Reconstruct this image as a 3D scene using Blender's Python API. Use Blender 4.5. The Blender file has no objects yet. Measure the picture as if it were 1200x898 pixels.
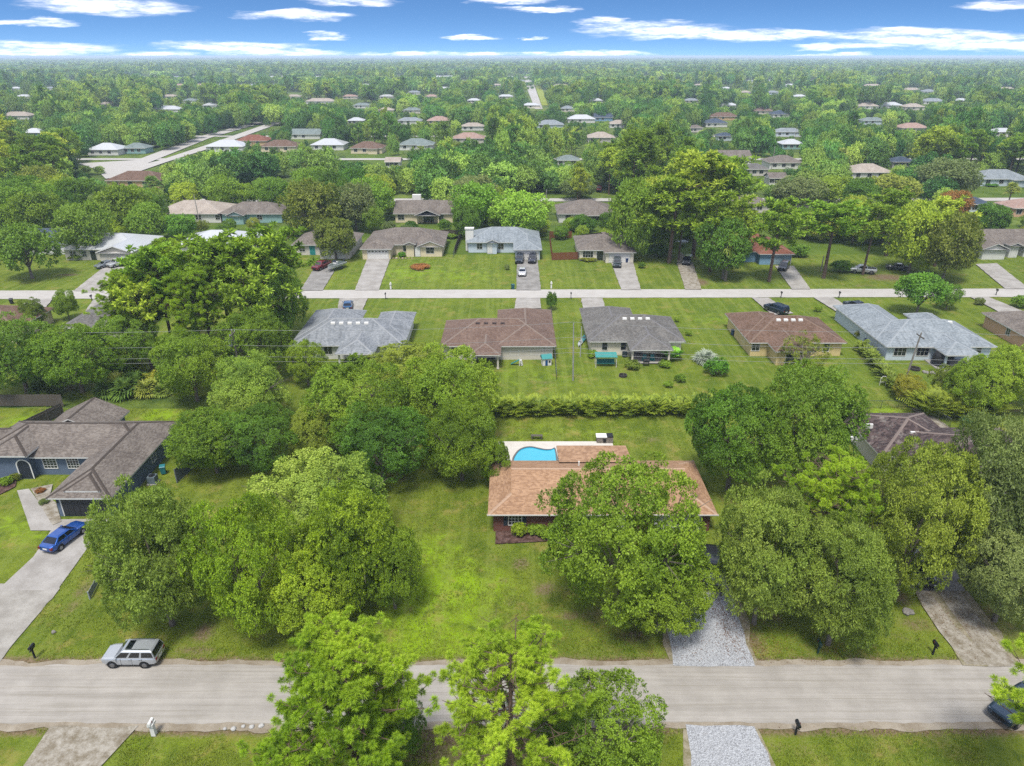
import bpy, math, random
import numpy as np
from mathutils import Vector, Matrix, noise as mnoise

SC = bpy.context.scene
COL = SC.collection
random.seed(7)
RNG = np.random.default_rng(11)
R = math.radians

# ------------------------------------------------------------------ camera
CAM_H, FPX, TILT = 44.5, 830.0, R(24.8)
cam_d = bpy.data.cameras.new("camera")
cam = bpy.data.objects.new("camera", cam_d)
COL.objects.link(cam)
cam.location = (0, 0, CAM_H)
cam.rotation_euler = (math.pi / 2 - TILT, 0, 0)
cam_d.sensor_width = 36.0
cam_d.lens = FPX * 36.0 / 1200.0
cam_d.clip_start = 0.5
cam_d.clip_end = 60000
SC.camera = cam

# ------------------------------------------------------------------ sky, sun, exposure
SUN_EL, SUN_AZ = R(66), R(196)      # azimuth clockwise from +Y (north): behind and to the left of the camera
SKY_STRENGTH = 0.061
SC.view_settings.view_transform = 'Standard'
SC.view_settings.look = 'None'
SC.view_settings.gamma = 1.0
SC.view_settings.use_curve_mapping = False
SC.view_settings.exposure = 1.84
SC.render.engine = 'CYCLES'
SC.cycles.max_bounces = 6
SC.cycles.diffuse_bounces = 3
SC.cycles.glossy_bounces = 2
SC.cycles.transmission_bounces = 4
SC.cycles.transparent_max_bounces = 6
SC.cycles.volume_bounces = 0
SC.cycles.use_denoising = False
try:
    SC.cycles.denoiser = 'OPENIMAGEDENOISE'
    SC.cycles.denoising_input_passes = 'RGB_ALBEDO_NORMAL'
    SC.cycles.denoising_prefilter = 'ACCURATE'
except Exception:
    pass

sun_d = bpy.data.lights.new("sun", 'SUN')
sun_d.energy = 1.6
sun_d.angle = R(14)
sun_d.color = (1.0, 0.96, 0.89)
sun = bpy.data.objects.new("sun", sun_d)
COL.objects.link(sun)
_sd = Vector((math.sin(SUN_AZ) * math.cos(SUN_EL), math.cos(SUN_AZ) * math.cos(SUN_EL), math.sin(SUN_EL)))
sun.rotation_euler = (-_sd).to_track_quat('-Z', 'Y').to_euler()
sun.location = (-60, -60, 150)


def at(px, py, z=0.0):
    """ground point (x, y) seen at photo position px, py for a height z"""
    a = (px - 600) / FPX
    b = -(py - 449) / FPX
    dy = math.cos(TILT) + b * math.sin(TILT)
    dz = -math.sin(TILT) + b * math.cos(TILT)
    t = (z - CAM_H) / dz
    return a * t, dy * t


def pr(x, y, z):
    f = y * math.cos(TILT) - (z - CAM_H) * math.sin(TILT)
    u = y * math.sin(TILT) + (z - CAM_H) * math.cos(TILT)
    return 600 + FPX * x / f, 449 - FPX * u / f, f


class NT:
    """small node-tree helper"""
    def __init__(s, tree):
        s.t = tree
        s.t.nodes.clear()

    def n(s, typ, **kw):
        nd = s.t.nodes.new(typ)
        for k, v in kw.items():
            setattr(nd, k, v)
        return nd

    def put(s, sock, v):
        if hasattr(v, 'is_linked') or isinstance(v, bpy.types.NodeSocket):
            s.t.links.new(v, sock)
        elif v is not None:
            if isinstance(v, (tuple, list)) and len(v) == 3 and sock.type == 'RGBA':
                v = (*v, 1)
            sock.default_value = v

    def math(s, op, a, b=None, c=None, clamp=False):
        nd = s.n('ShaderNodeMath', operation=op)
        nd.use_clamp = clamp
        for i, v in enumerate((a, b, c)):
            if v is not None:
                s.put(nd.inputs[i], v)
        return nd.outputs[0]

    def vmath(s, op, a, b=None):
        nd = s.n('ShaderNodeVectorMath', operation=op)
        s.put(nd.inputs[0], a)
        if b is not None:
            s.put(nd.inputs[1], b)
        return nd.outputs[0]

    def mix(s, f, a, b, blend='MIX'):
        nd = s.n('ShaderNodeMix', data_type='RGBA', blend_type=blend)
        s.put(nd.inputs[0], f)
        s.put(nd.inputs[6], a)
        s.put(nd.inputs[7], b)
        return nd.outputs[2]

    def ramp(s, f, lo, hi, a=0.0, b=1.0, smooth=True):
        nd = s.n('ShaderNodeMapRange')
        nd.interpolation_type = 'SMOOTHSTEP' if smooth else 'LINEAR'
        for i, v in enumerate((f, lo, hi, a, b)):
            s.put(nd.inputs[i], v)
        return nd.outputs[0]

    def noise(s, vec, scale, detail=3.0, rough=0.55, dist=0.0):
        nd = s.n('ShaderNodeTexNoise')
        s.put(nd.inputs['Vector'], vec)
        nd.inputs['Scale'].default_value = scale
        nd.inputs['Detail'].default_value = detail
        nd.inputs['Roughness'].default_value = rough
        nd.inputs['Distortion'].default_value = dist
        return nd.outputs[0]

    def comb(s, x, y, z):
        nd = s.n('ShaderNodeCombineXYZ')
        for i, v in enumerate((x, y, z)):
            s.put(nd.inputs[i], v)
        return nd.outputs[0]

    def sep(s, v):
        nd = s.n('ShaderNodeSeparateXYZ')
        s.put(nd.inputs[0], v)
        return nd.outputs


# world: physical sky seen through broken stratus
W = bpy.data.worlds.new("World")
SC.world = W
W.use_nodes = True
k = NT(W.node_tree)
tc = k.n('ShaderNodeTexCoord').outputs['Generated']
gx, gy, gz = k.sep(tc)
zb = k.math('MAXIMUM', gz, 0.0)
zz = k.math('ADD', k.math('MULTIPLY', zb, 5.0), 0.17)
svec = k.vmath('NORMALIZE', k.comb(gx, gy, zz))
sky = k.n('ShaderNodeTexSky', sky_type='NISHITA')
sky.sun_disc = False
sky.sun_elevation = SUN_EL
sky.sun_rotation = SUN_AZ
sky.air_density = 1.0
sky.dust_density = 0.6
sky.ozone_density = 3.0
k.put(sky.inputs['Vector'], svec)
hsv = k.n('ShaderNodeHueSaturation')
hsv.inputs['Saturation'].default_value = 1.20
hsv.inputs['Value'].default_value = 0.93
k.put(hsv.inputs['Color'], sky.outputs[0])
az = k.math('ARCTAN2', gx, gy)
el = k.math('ARCSINE', gz)
nv = k.comb(k.math('MULTIPLY', az, 11.0), k.math('MULTIPLY', el, 75.0), 0.0)
n1 = k.math('SUBTRACT', k.noise(nv, 1.6, 6, 0.68), 0.5)
n2 = k.math('SUBTRACT', k.noise(k.vmath('ADD', nv, (7.3, 2.1, 4.0)), 1.3, 4, 0.6), 0.5)
azd = k.math('ADD', az, k.math('MULTIPLY', n1, 0.085))
eld = k.math('ADD', el, k.math('MULTIPLY', n2, 0.018))
CLOUDS = [(125, 7, 70, 10), (345, 18, 62, 5), (410, 2, 48, 5), (35, 27, 44, 3.6), (60, 57, 62, 8), (385, 43, 18, 4), (275, 54, 75, 7),
          (330, 62, 70, 7), (180, 65, 46, 5), (595, 1, 48, 4), (632, 11, 42, 3), (705, 25, 33, 5), (765, 34, 80, 8), (870, 41, 150, 6),
          (555, 44, 34, 2.6), (622, 45, 14, 2.4), (1100, 45, 105, 8), (1170, 52, 75, 8), (1060, 39, 50, 5), (1178, 6, 36, 5), (560, 63, 60, 4),
          (670, 64, 90, 3.6), (960, 66, 50, 3), (15, 64, 60, 4), (470, 65, 60, 4), (1000, 55, 60, 4)]
mask = None
for cx, cy, hw, hh in CLOUDS:
    gxp, gyp = (cx - 600) / FPX, -(cy - 449) / FPX
    d = Vector((gxp, math.cos(TILT) + gyp * math.sin(TILT), -math.sin(TILT) + gyp * math.cos(TILT))).normalized()
    a0, e0 = math.atan2(d.x, d.y), math.asin(d.z)
    ux = k.math('MULTIPLY', k.math('SUBTRACT', azd, a0), FPX / hw * 1.28)
    uy = k.math('MULTIPLY', k.math('SUBTRACT', eld, e0), FPX / hh * 1.5)
    # flat undersides: the lower half of each cloud is thinner
    r2 = k.math('ADD', k.math('MULTIPLY', ux, ux), k.math('MULTIPLY', uy, uy))
    m = k.ramp(r2, 2.0, 0.0, 0.0, 1.0)
    mask = m if mask is None else k.math('MAXIMUM', mask, m)
wisp = k.noise(k.comb(k.math('MULTIPLY', az, 14.0), k.math('MULTIPLY', el, 95.0), 3.0), 1.7, 7, 0.72)
mask = k.math('MULTIPLY', mask, k.ramp(wisp, 0.22, 0.66, 0.0, 0.95))
# the same broken cloud deck goes on overhead and all round
pl = k.math('ADD', zb, 0.12)
deck = k.noise(k.comb(k.math('DIVIDE', gx, pl), k.math('DIVIDE', gy, pl), 0.0), 0.9, 6, 0.58)
deckm = k.math('MULTIPLY', k.ramp(deck, 0.36, 0.58), k.ramp(el, R(6), R(16)))
mask = k.math('MAXIMUM', mask, k.math('MULTIPLY', deckm, 0.92), clamp=True)
cloudcol = k.mix(k.ramp(k.math('ADD', wisp, k.math('MULTIPLY', n1, 0.6)), 0.35, 0.62), (5.9, 6.2, 7.2), (8.6, 8.5, 8.7))
mask = k.math('MULTIPLY', mask, 0.86)
final = k.mix(mask, hsv.outputs[0], cloudcol)
bg = k.n('ShaderNodeBackground')
k.put(bg.inputs['Color'], final)
bg.inputs['Strength'].default_value = SKY_STRENGTH
wo = k.n('ShaderNodeOutputWorld')
W.node_tree.links.new(bg.outputs[0], wo.inputs['Surface'])


# ------------------------------------------------------------------ helpers
ALB = 0.455


def C(h, f=ALB):
    h = h.lstrip('#')
    o = []
    for i in (0, 2, 4):
        c = int(h[i:i + 2], 16) / 255
        o.append(c / 12.92 if c <= 0.04045 else ((c + 0.055) / 1.055) ** 2.4)
    return tuple(min(0.9, q * f) for q in o)


def prop(o, label=None, cat=None, group=None, kind=None):
    if label:
        o['label'] = label
    if cat:
        o['category'] = cat
    if group:
        o['group'] = group
    if kind:
        o['kind'] = kind
    return o


def link(name, data, parent=None):
    o = bpy.data.objects.new(name, data)
    COL.objects.link(o)
    if parent is not None:
        o.parent = parent
    return o


def thing(name, label, cat, loc=(0, 0, 0), rz=0.0, group=None):
    o = bpy.data.objects.new(name, None)
    COL.objects.link(o)
    o.location = loc
    o.rotation_euler = (0, 0, rz)
    return prop(o, label, cat, group)


def copy_tree(o, parent=None):
    c = o.copy()
    COL.objects.link(c)
    c.parent = parent
    for ch in list(o.children):
        copy_tree(ch, c)
    return c


class MB:
    def __init__(s):
        s.v, s.f, s.m = [], [], []

    def face(s, pts, m=0):
        i = len(s.v)
        s.v += [tuple(p) for p in pts]
        s.f.append(tuple(range(i, i + len(pts))))
        s.m.append(m)

    def box(s, x0, y0, z0, x1, y1, z1, m=0):
        if x1 < x0: x0, x1 = x1, x0
        if y1 < y0: y0, y1 = y1, y0
        if z1 < z0: z0, z1 = z1, z0
        i = len(s.v)
        s.v += [(x0, y0, z0), (x1, y0, z0), (x1, y1, z0), (x0, y1, z0), (x0, y0, z1), (x1, y0, z1), (x1, y1, z1), (x0, y1, z1)]
        for q in ((0, 3, 2, 1), (4, 5, 6, 7), (0, 1, 5, 4), (1, 2, 6, 5), (2, 3, 7, 6), (3, 0, 4, 7)):
            s.f.append(tuple(i + a for a in q))
            s.m.append(m)

    def tube(s, p0, p1, r0, r1=None, n=6, m=0, cap=True):
        r1 = r0 if r1 is None else r1
        p0, p1 = Vector(p0), Vector(p1)
        d = p1 - p0
        if d.length < 1e-6:
            return
        d.normalize()
        u = d.orthogonal().normalized()
        w = d.cross(u)
        i = len(s.v)
        for p, r in ((p0, r0), (p1, r1)):
            for j in range(n):
                a = 2 * math.pi * j / n
                q = p + (u * math.cos(a) + w * math.sin(a)) * r
                s.v.append(tuple(q))
        for j in range(n):
            jj = (j + 1) % n
            s.f.append((i + j, i + jj, i + n + jj, i + n + j))
            s.m.append(m)
        if cap:
            s.f.append(tuple(i + j for j in range(n - 1, -1, -1)))
            s.f.append(tuple(i + n + j for j in range(n)))
            s.m += [m, m]

    def path(s, pts, radii, n=6, m=0):
        """one continuous tapering tube through pts"""
        P = [Vector(p) for p in pts]
        base = len(s.v)
        u = None
        for q, p in enumerate(P):
            d = (P[min(q + 1, len(P) - 1)] - P[max(q - 1, 0)]).normalized()
            u = d.orthogonal().normalized() if u is None else (u - d * u.dot(d)).normalized()
            w = d.cross(u)
            for j in range(n):
                a = 2 * math.pi * j / n
                s.v.append(tuple(p + (u * math.cos(a) + w * math.sin(a)) * radii[q]))
        for q in range(len(P) - 1):
            for j in range(n):
                jj = (j + 1) % n
                a = base + q * n
                s.f.append((a + j, a + jj, a + n + jj, a + n + j))
                s.m.append(m)
        s.f.append(tuple(base + j for j in range(n - 1, -1, -1)))
        s.f.append(tuple(base + (len(P) - 1) * n + j for j in range(n)))
        s.m += [m, m]

    def lathe(s, prof, n=12, c=(0, 0, 0), m=0):
        i = len(s.v)
        for r, z in prof:
            for j in range(n):
                a = 2 * math.pi * j / n
                s.v.append((c[0] + r * math.cos(a), c[1] + r * math.sin(a), c[2] + z))
        for q in range(len(prof) - 1):
            for j in range(n):
                jj = (j + 1) % n
                s.f.append((i + q * n + j, i + q * n + jj, i + (q + 1) * n + jj, i + (q + 1) * n + j))
                s.m.append(m)
        s.f.append(tuple(i + j for j in range(n - 1, -1, -1)))
        s.f.append(tuple(i + (len(prof) - 1) * n + j for j in range(n)))
        s.m += [m, m]

    def loft(s, rings, m=0, cap=True):
        i = len(s.v)
        n = len(rings[0])
        for r in rings:
            s.v += [tuple(p) for p in r]
        for q in range(len(rings) - 1):
            for j in range(n):
                jj = (j + 1) % n
                s.f.append((i + q * n + j, i + q * n + jj, i + (q + 1) * n + jj, i + (q + 1) * n + j))
                s.m.append(m)
        if cap:
            s.f.append(tuple(i + j for j in range(n - 1, -1, -1)))
            s.f.append(tuple(i + (len(rings) - 1) * n + j for j in range(n)))
            s.m += [m, m]

    def mesh(s, name, mats):
        me = bpy.data.meshes.new(name)
        me.from_pydata(s.v, [], s.f)
        if not isinstance(mats, (list, tuple)):
            mats = [mats]
        for mt in mats:
            me.materials.append(mt)
        if len(mats) > 1:
            me.polygons.foreach_set('material_index', s.m)
        me.update()
        return me

    def build(s, name, mats, parent=None, smooth=False, bevel=0.0):
        me = s.mesh(name, mats)
        if smooth:
            me.polygons.foreach_set('use_smooth', [True] * len(me.polygons))
        o = link(name, me, parent)
        if bevel:
            md = o.modifiers.new('edge', 'BEVEL')
            md.width = bevel
            md.segments = 2
            md.limit_method = 'ANGLE'
        return o


def np_mesh(name, verts, quads, mats, matidx=None, tris=None, smooth=False):
    me = bpy.data.meshes.new(name)
    verts = np.asarray(verts, dtype=np.float32)
    me.vertices.add(len(verts))
    me.vertices.foreach_set('co', verts.ravel())
    loops = np.asarray(quads, dtype=np.int32)
    nq, per = loops.shape
    allv = loops.ravel()
    tot = np.full(nq, per, dtype=np.int32)
    if tris is not None and len(tris):
        tris = np.asarray(tris, dtype=np.int32)
        allv = np.concatenate([allv, tris.ravel()])
        tot = np.concatenate([tot, np.full(len(tris), 3, dtype=np.int32)])
    me.loops.add(len(allv))
    me.loops.foreach_set('vertex_index', allv)
    me.polygons.add(len(tot))
    start = np.concatenate([[0], np.cumsum(tot)[:-1]]).astype(np.int32)
    me.polygons.foreach_set('loop_start', start)
    try:
        me.polygons.foreach_set('loop_total', tot)
    except Exception:
        pass
    if not isinstance(mats, (list, tuple)):
        mats = [mats]
    for mt in mats:
        me.materials.append(mt)
    if matidx is not None:
        me.polygons.foreach_set('material_index', np.asarray(matidx, dtype=np.int32))
    if smooth:
        me.polygons.foreach_set('use_smooth', np.ones(len(tot), dtype=bool))
    me.update(calc_edges=True)
    me.validate()
    return me


# ------------------------------------------------------------------ materials
def new_mat(name):
    m = bpy.data.materials.new(name)
    m.use_nodes = True
    return m, NT(m.node_tree)


def finish(m, k, col, rough=0.8, metal=0.0, bump=None, bump_s=0.3, bump_d=0.02, spec=0.4, extra=None):
    p = k.n('ShaderNodeBsdfPrincipled')
    k.put(p.inputs['Base Color'], col)
    k.put(p.inputs['Roughness'], rough)
    p.inputs['Metallic'].default_value = metal
    p.inputs['Specular IOR Level'].default_value = spec
    if bump is not None:
        b = k.n('ShaderNodeBump')
        b.inputs['Strength'].default_value = bump_s
        b.inputs['Distance'].default_value = bump_d
        k.put(b.inputs['Height'], bump)
        m.node_tree.links.new(b.outputs[0], p.inputs['Normal'])
    o = k.n('ShaderNodeOutputMaterial')
    m.node_tree.links.new(p.outputs[0], o.inputs['Surface'])
    return m


def wpos(k):
    return k.n('ShaderNodeNewGeometry').outputs['Position']


def opos(k):
    return k.n('ShaderNodeTexCoord').outputs['Object']


_mc = {}


def paint(col, rough=0.55, var=0.12, metal=0.0, scale=1.2, spec=0.4, lift=1.0):
    """painted or plain surface with slight weathering"""
    key = (col, rough, var, metal, scale, lift)
    if key in _mc:
        return _mc[key]
    m, k = new_mat('painted_surface')
    c = C(col, ALB * lift)
    o = opos(k)
    n = k.noise(o, scale, 5, 0.65)
    streak = k.noise(k.vmath('MULTIPLY', o, (6.0, 6.0, 0.5)), 1.0, 3, 0.6)
    f = k.math('ADD', k.math('MULTIPLY', n, 0.6), k.math('MULTIPLY', streak, 0.4))
    col2 = k.mix(k.ramp(f, 0.3, 0.7), tuple(x * (1 - var) for x in c), tuple(min(1, x * (1 + var * 0.6)) for x in c))
    _mc[key] = finish(m, k, col2, rough, metal, spec=spec)
    return _mc[key]


def car_paint(col, metal=0.5):
    key = ('car', col)
    if key in _mc:
        return _mc[key]
    m, k = new_mat('car_paint')
    p = k.n('ShaderNodeBsdfPrincipled')
    p.inputs['Base Color'].default_value = (*C(col, ALB * 1.3), 1)
    p.inputs['Metallic'].default_value = metal
    p.inputs['Roughness'].default_value = 0.32
    p.inputs['Coat Weight'].default_value = 0.7
    p.inputs['Coat Roughness'].default_value = 0.05
    o = k.n('ShaderNodeOutputMaterial')
    m.node_tree.links.new(p.outputs[0], o.inputs['Surface'])
    _mc[key] = m
    return m


def shingles(a, b, streak=0.25, light=None, row=0.145, mott=0.0):
    """asphalt shingle roof: courses down the slope, tabs, algae streaks running down"""
    key = ('sh', a, b, streak, mott)
    if key in _mc:
        return _mc[key]
    m, k = new_mat('shingle_roof')
    o = opos(k)
    x, y, z = k.sep(o)
    nrm = k.n('ShaderNodeNewGeometry').outputs['True Normal']
    nx, ny, nz = k.sep(nrm)
    # coordinate along the eave: x on slopes that face y, y on slopes that face x
    side = k.math('GREATER_THAN', k.math('ABSOLUTE', nx), k.math('ABSOLUTE', ny))
    along = k.math('ADD', k.math('MULTIPLY', x, k.math('SUBTRACT', 1.0, side)), k.math('MULTIPLY', y, side))
    rowf = k.math('DIVIDE', z, row * 0.39)
    rowi = k.math('FLOOR', rowf)
    tab = k.math('FLOOR', k.math('ADD', k.math('DIVIDE', along, 0.30), k.math('MULTIPLY', rowi, 0.37)))
    wn = k.n('ShaderNodeTexWhiteNoise', noise_dimensions='2D')
    k.put(wn.inputs['Vector'], k.comb(tab, rowi, 0.0))
    f1 = wn.outputs[0]
    st = k.noise(k.comb(k.math('MULTIPLY', along, 1.6), k.math('MULTIPLY', z, 0.5), side), 1.0, 4, 0.6)
    big = k.noise(o, 0.35, 4, 0.6)
    f = k.math('ADD', k.math('MULTIPLY', f1, 0.35 + mott), k.math('MULTIPLY', big, 0.65 - mott))
    col = k.mix(k.ramp(f, 0.2, 0.8), C(a, ALB * 1.18), C(b, ALB * 1.18))
    col = k.mix(k.math('MULTIPLY', k.ramp(st, 0.48, 0.72), streak), col, tuple(q * 0.45 for q in C(a)))
    if light:
        lich = k.noise(o, 1.1, 5, 0.7)
        col = k.mix(k.math('MULTIPLY', k.ramp(lich, 0.52, 0.7), 0.5), col, C(light))
    fr = k.math('FRACT', rowf)
    h = k.math('ADD', fr, k.math('MULTIPLY', f1, 0.5))
    _mc[key] = finish(m, k, col, 0.9, bump=h, bump_s=0.35, bump_d=0.012, spec=0.2)
    return _mc[key]


def metal_roof(col):
    m, k = new_mat('standing_seam_roof')
    o = opos(k)
    n = k.noise(o, 0.8, 4, 0.6)
    colr = k.mix(n, tuple(q * 0.85 for q in C(col)), C(col))
    return finish(m, k, colr, 0.35, 0.2)


def ground_mat(name, cols, scale=0.35, rough=0.95, fine=9.0, bump_s=0.6, bump_d=0.06, lift=1.0):
    m, k = new_mat(name)
    w = wpos(k)
    n = k.noise(w, scale, 6, 0.62)
    n2 = k.noise(w, fine, 3, 0.7)
    f = k.math('ADD', k.math('MULTIPLY', n, 0.7), k.math('MULTIPLY', n2, 0.3))
    col = k.mix(k.ramp(f, 0.34, 0.66), C(cols[0], ALB * lift), C(cols[1], ALB * lift))
    return finish(m, k, col, rough, bump=n2, bump_s=bump_s, bump_d=bump_d, spec=0.15)


FG = 1.32


def foliage(name, dark, mid, light, rndv=0.25, trans=0.38, clump=0.33, patch=0.012, patch_amt=0.5, huev=0.026, warmth=(1.10, 1.0, 0.82)):
    m, k = new_mat(name)
    w = wpos(k)
    n1 = k.noise(w, clump, 3, 0.6)
    nf = k.noise(w, 2.2, 2, 0.6)
    n2 = k.noise(w, patch, 2, 0.5)
    inf = k.n('ShaderNodeObjectInfo')
    f = k.math('ADD', k.math('MULTIPLY', n1, 0.6), k.math('MULTIPLY', nf, 0.4))
    col = k.mix(k.ramp(f, 0.38, 0.60), C(dark, FG), C(mid, FG))
    g = k.math('ADD', k.math('MULTIPLY', n2, patch_amt), k.math('MULTIPLY', inf.outputs['Random'], 1 - patch_amt))
    col = k.mix(k.ramp(g, 0.38, 0.72, 0.0, 0.85), col, C(light, FG))
    h = k.n('ShaderNodeHueSaturation')
    k.put(h.inputs['Color'], col)
    rv = k.math('FRACT', k.math('MULTIPLY', inf.outputs['Random'], 7.31))
    k.put(h.inputs['Value'], k.math('ADD', 1 - rndv, k.math('MULTIPLY', rv, 2 * rndv)))
    rv2 = k.math('FRACT', k.math('MULTIPLY', inf.outputs['Random'], 13.7))
    k.put(h.inputs['Hue'], k.math('ADD', 0.5 - huev / 2, k.math('MULTIPLY', rv2, huev)))
    d = k.n('ShaderNodeBsdfPrincipled')
    warm = k.mix(1.0, h.outputs[0], warmth, 'MULTIPLY')
    k.put(d.inputs['Base Color'], warm)
    d.inputs['Roughness'].default_value = 0.55
    d.inputs['Specular IOR Level'].default_value = 0.25
    t = k.n('ShaderNodeBsdfTranslucent')
    tcx = k.mix(0.5, h.outputs[0], (0.20, 0.28, 0.02))
    k.put(t.inputs['Color'], tcx)
    ms = k.n('ShaderNodeMixShader')
    ms.inputs[0].default_value = trans
    m.node_tree.links.new(d.outputs[0], ms.inputs[1])
    m.node_tree.links.new(t.outputs[0], ms.inputs[2])
    o = k.n('ShaderNodeOutputMaterial')
    m.node_tree.links.new(ms.outputs[0], o.inputs['Surface'])
    return m


def bark(name, a, b):
    m, k = new_mat(name)
    o = opos(k)
    n = k.noise(k.vmath('MULTIPLY', o, (5.0, 5.0, 1.2)), 1.5, 4, 0.7)
    return finish(m, k, k.mix(n, C(a), C(b)), 0.9, bump=n, bump_s=0.6, bump_d=0.03, spec=0.15)


def glass_mat():
    m, k = new_mat('window_glass')
    o = opos(k)
    n = k.noise(o, 0.7, 3, 0.6)
    return finish(m, k, k.mix(n, C('#1b2024'), C('#454d52')), 0.06, spec=0.8)


M = {}
M['glass'] = glass_mat()
M['glass_car'] = paint('#15191d', 0.05, 0.05, spec=0.9)
M['glass_light'] = paint('#9fb0b8', 0.12, 0.2)
M['rubber'] = paint('#17171a', 0.85, 0.1)
M['chrome'] = paint('#b9bcc0', 0.25, 0.05, 0.9)
M['dark_metal'] = paint('#26282a', 0.5, 0.1, 0.3)
M['white'] = paint('#e4e3de', 0.5, 0.06, lift=1.45)
M['trim'] = paint('#d8d8d4', 0.5, 0.08, lift=1.35)
M['wood_grey'] = bark('weathered_wood', '#5a534b', '#8a8378')
M['wood_red'] = bark('stained_wood', '#7a4630', '#a5694a')
M['bark_oak'] = bark('oak_bark', '#6b6257', '#aba193')
M['bark_pine'] = bark('pine_bark', '#5d4a3e', '#957f70')
M['bark_dead'] = bark('dead_wood', '#8e877f', '#c5beb4')
M['lamp_red'] = paint('#8c1515', 0.3, 0.1)
M['lamp_clear'] = paint('#d9dde0', 0.15, 0.05)
M['blue_tub'] = paint('#1e5f9e', 0.5, 0.1)
M['teal'] = paint('#2fa3a0', 0.6, 0.12)


# ------------------------------------------------------------------ ground, lawns, roads
def jit(x, y, s, a):
    return mnoise.noise(Vector((x * s, y * s, 3.7))) * a


def make_ground():
    m, k = new_mat('woodland_floor')
    w = wpos(k)
    n = k.noise(w, 0.02, 5, 0.6)
    n2 = k.noise(w, 0.25, 4, 0.65)
    f = k.math('ADD', k.math('MULTIPLY', n, 0.55), k.math('MULTIPLY', n2, 0.45))
    finish(m, k, k.mix(k.ramp(f, 0.38, 0.64), C('#3d5220', .62), C('#788a3c', .62)), 0.95, spec=0.1)
    mb = MB()
    mb.face([(-22000, -200, -0.16), (22000, -200, -0.16), (22000, 26000, -0.16), (-22000, 26000, -0.16)])
    return prop(mb.build('ground', m), kind='structure')


make_ground()

SOIL = [  # px, py, radius x, radius y (metres), amount: bare earth, leaf litter and thin turf
    (700, 720, 3.5, 1.6, .55), (745, 745, 2.2, 1.2, .8), (668, 722, 1.3, .8, .7), (880, 745, 1.4, 3.0, .75), (905, 722, 2.5, 2.0, .6), (960, 755, 5, 1.5, .35),
    (1075, 730, 2.5, 1.5, .6), (1050, 745, 3, 1.2, .45), (1150, 720, 3.0, 2.5, .65), (1185, 740, 3, 2, .55), (1190, 700, 4, 2, .5), (1055, 700, 1.5, 1.5, .8),
    (240, 740, 1.3, 1.6, .8), (232, 760, 2.4, .6, .7), (85, 710, 1.1, 2.0, .55), (98, 690, 1.0, 1.6, .7), (110, 665, 1.0, 2, .6), (120, 750, 2, 1, .25),
    (470, 600, 2.5, .8, .6), (497, 603, 2.0, .6, .5), (465, 560, 2.2, 1.2, .75), (480, 715, .8, .8, .6), (520, 725, 1.2, .8, .45), (610, 660, 1.5, 1.5, .7),
    (640, 690, 2.0, 1.8, .65), (575, 655, .8, .7, .55), (600, 705, 1.3, .8, .6), (655, 655, .9, 1.2, .6), (560, 715, .8, .5, .5), (625, 735, 1.6, .7, .55), (550, 640, .7, .6, .45), (590, 680, .8, .8, .55), (590, 640, 1.5, 1, .4), (300, 745, 4, 1, .5), (700, 760, 6, .9, .35), (860, 762, 4, .5, .5), (1000, 770, 5, .7, .6),
    (60, 640, .8, .8, .1), (30, 600, 2.0, 1.2, .4), (20, 655, 1.5, 1.0, .3), (10, 585, 2, 1, .2), (520, 860, 3.5, 2.2, .9), (500, 880, 3, 2, .8), (560, 885, 4, 2, .8),
    (210, 465, 5, 1.2, .55), (100, 473, 14, 1.0, .3), (190, 440, 3, 2, .7), (70, 455, 5, 1.5, .7), (640, 448, 3, 1.2, .5), (760, 515, 3.5, 1.6, .5),
    (690, 505, 6, 1.2, .2), (600, 508, 3, 1, .3), (1100, 475, 9, 1.2, .6), (1170, 480, 6, 1.5, .6), (820, 330, 2.6, 4, .8), (810, 300, 2, 5, .7), (780, 300, 3, 6, .3),
    (1040, 325, 7, 4, .8), (1010, 335, 5, 2, .5), (80, 322, 4, 1, .8), (495, 318, 4, .7, .6), (660, 300, 3, 1, .4), (1045, 350, 9, 1, .35),
    (465, 350, 3, 1, .3), (650, 470, 12, 1, .3), (905, 820, 4, .7, .3), (1120, 868, 6, .7, .5), (930, 880, 6, 1.6, .42), (1080, 880, 8, 2, .4), (200, 885, 6, 1.5, .3), (700, 390, 2, 5, .3), (1085, 428, 2, 1, .4),
    (955, 400, 2, 10, .2), (825, 420, 3, 2, .3), (620, 320, 1.4, 5, .4), (740, 322, 2, 5, .3), (170, 335, 4, 3, .2), (400, 420, 6, 3, .35), (330, 430, 3, 3, .5)]
LUSH_LIT = [(500, 740, 7, 5, .8), (530, 690, 6, 4, .9), (500, 650, 5, 4, .7), (570, 600, 3, 3, .3), (20, 620, 5, 5, .5), (470, 650, 3, 3, .3), (600, 745, 5, 2, .6),  # lime green grass; near patches also painted sunny to offset tree shade
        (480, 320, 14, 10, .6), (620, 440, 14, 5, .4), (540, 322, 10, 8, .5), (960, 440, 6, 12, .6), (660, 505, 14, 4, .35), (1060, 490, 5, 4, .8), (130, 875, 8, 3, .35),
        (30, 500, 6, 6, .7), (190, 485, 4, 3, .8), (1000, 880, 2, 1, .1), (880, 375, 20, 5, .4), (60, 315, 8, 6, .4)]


LW = 0.485


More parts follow.
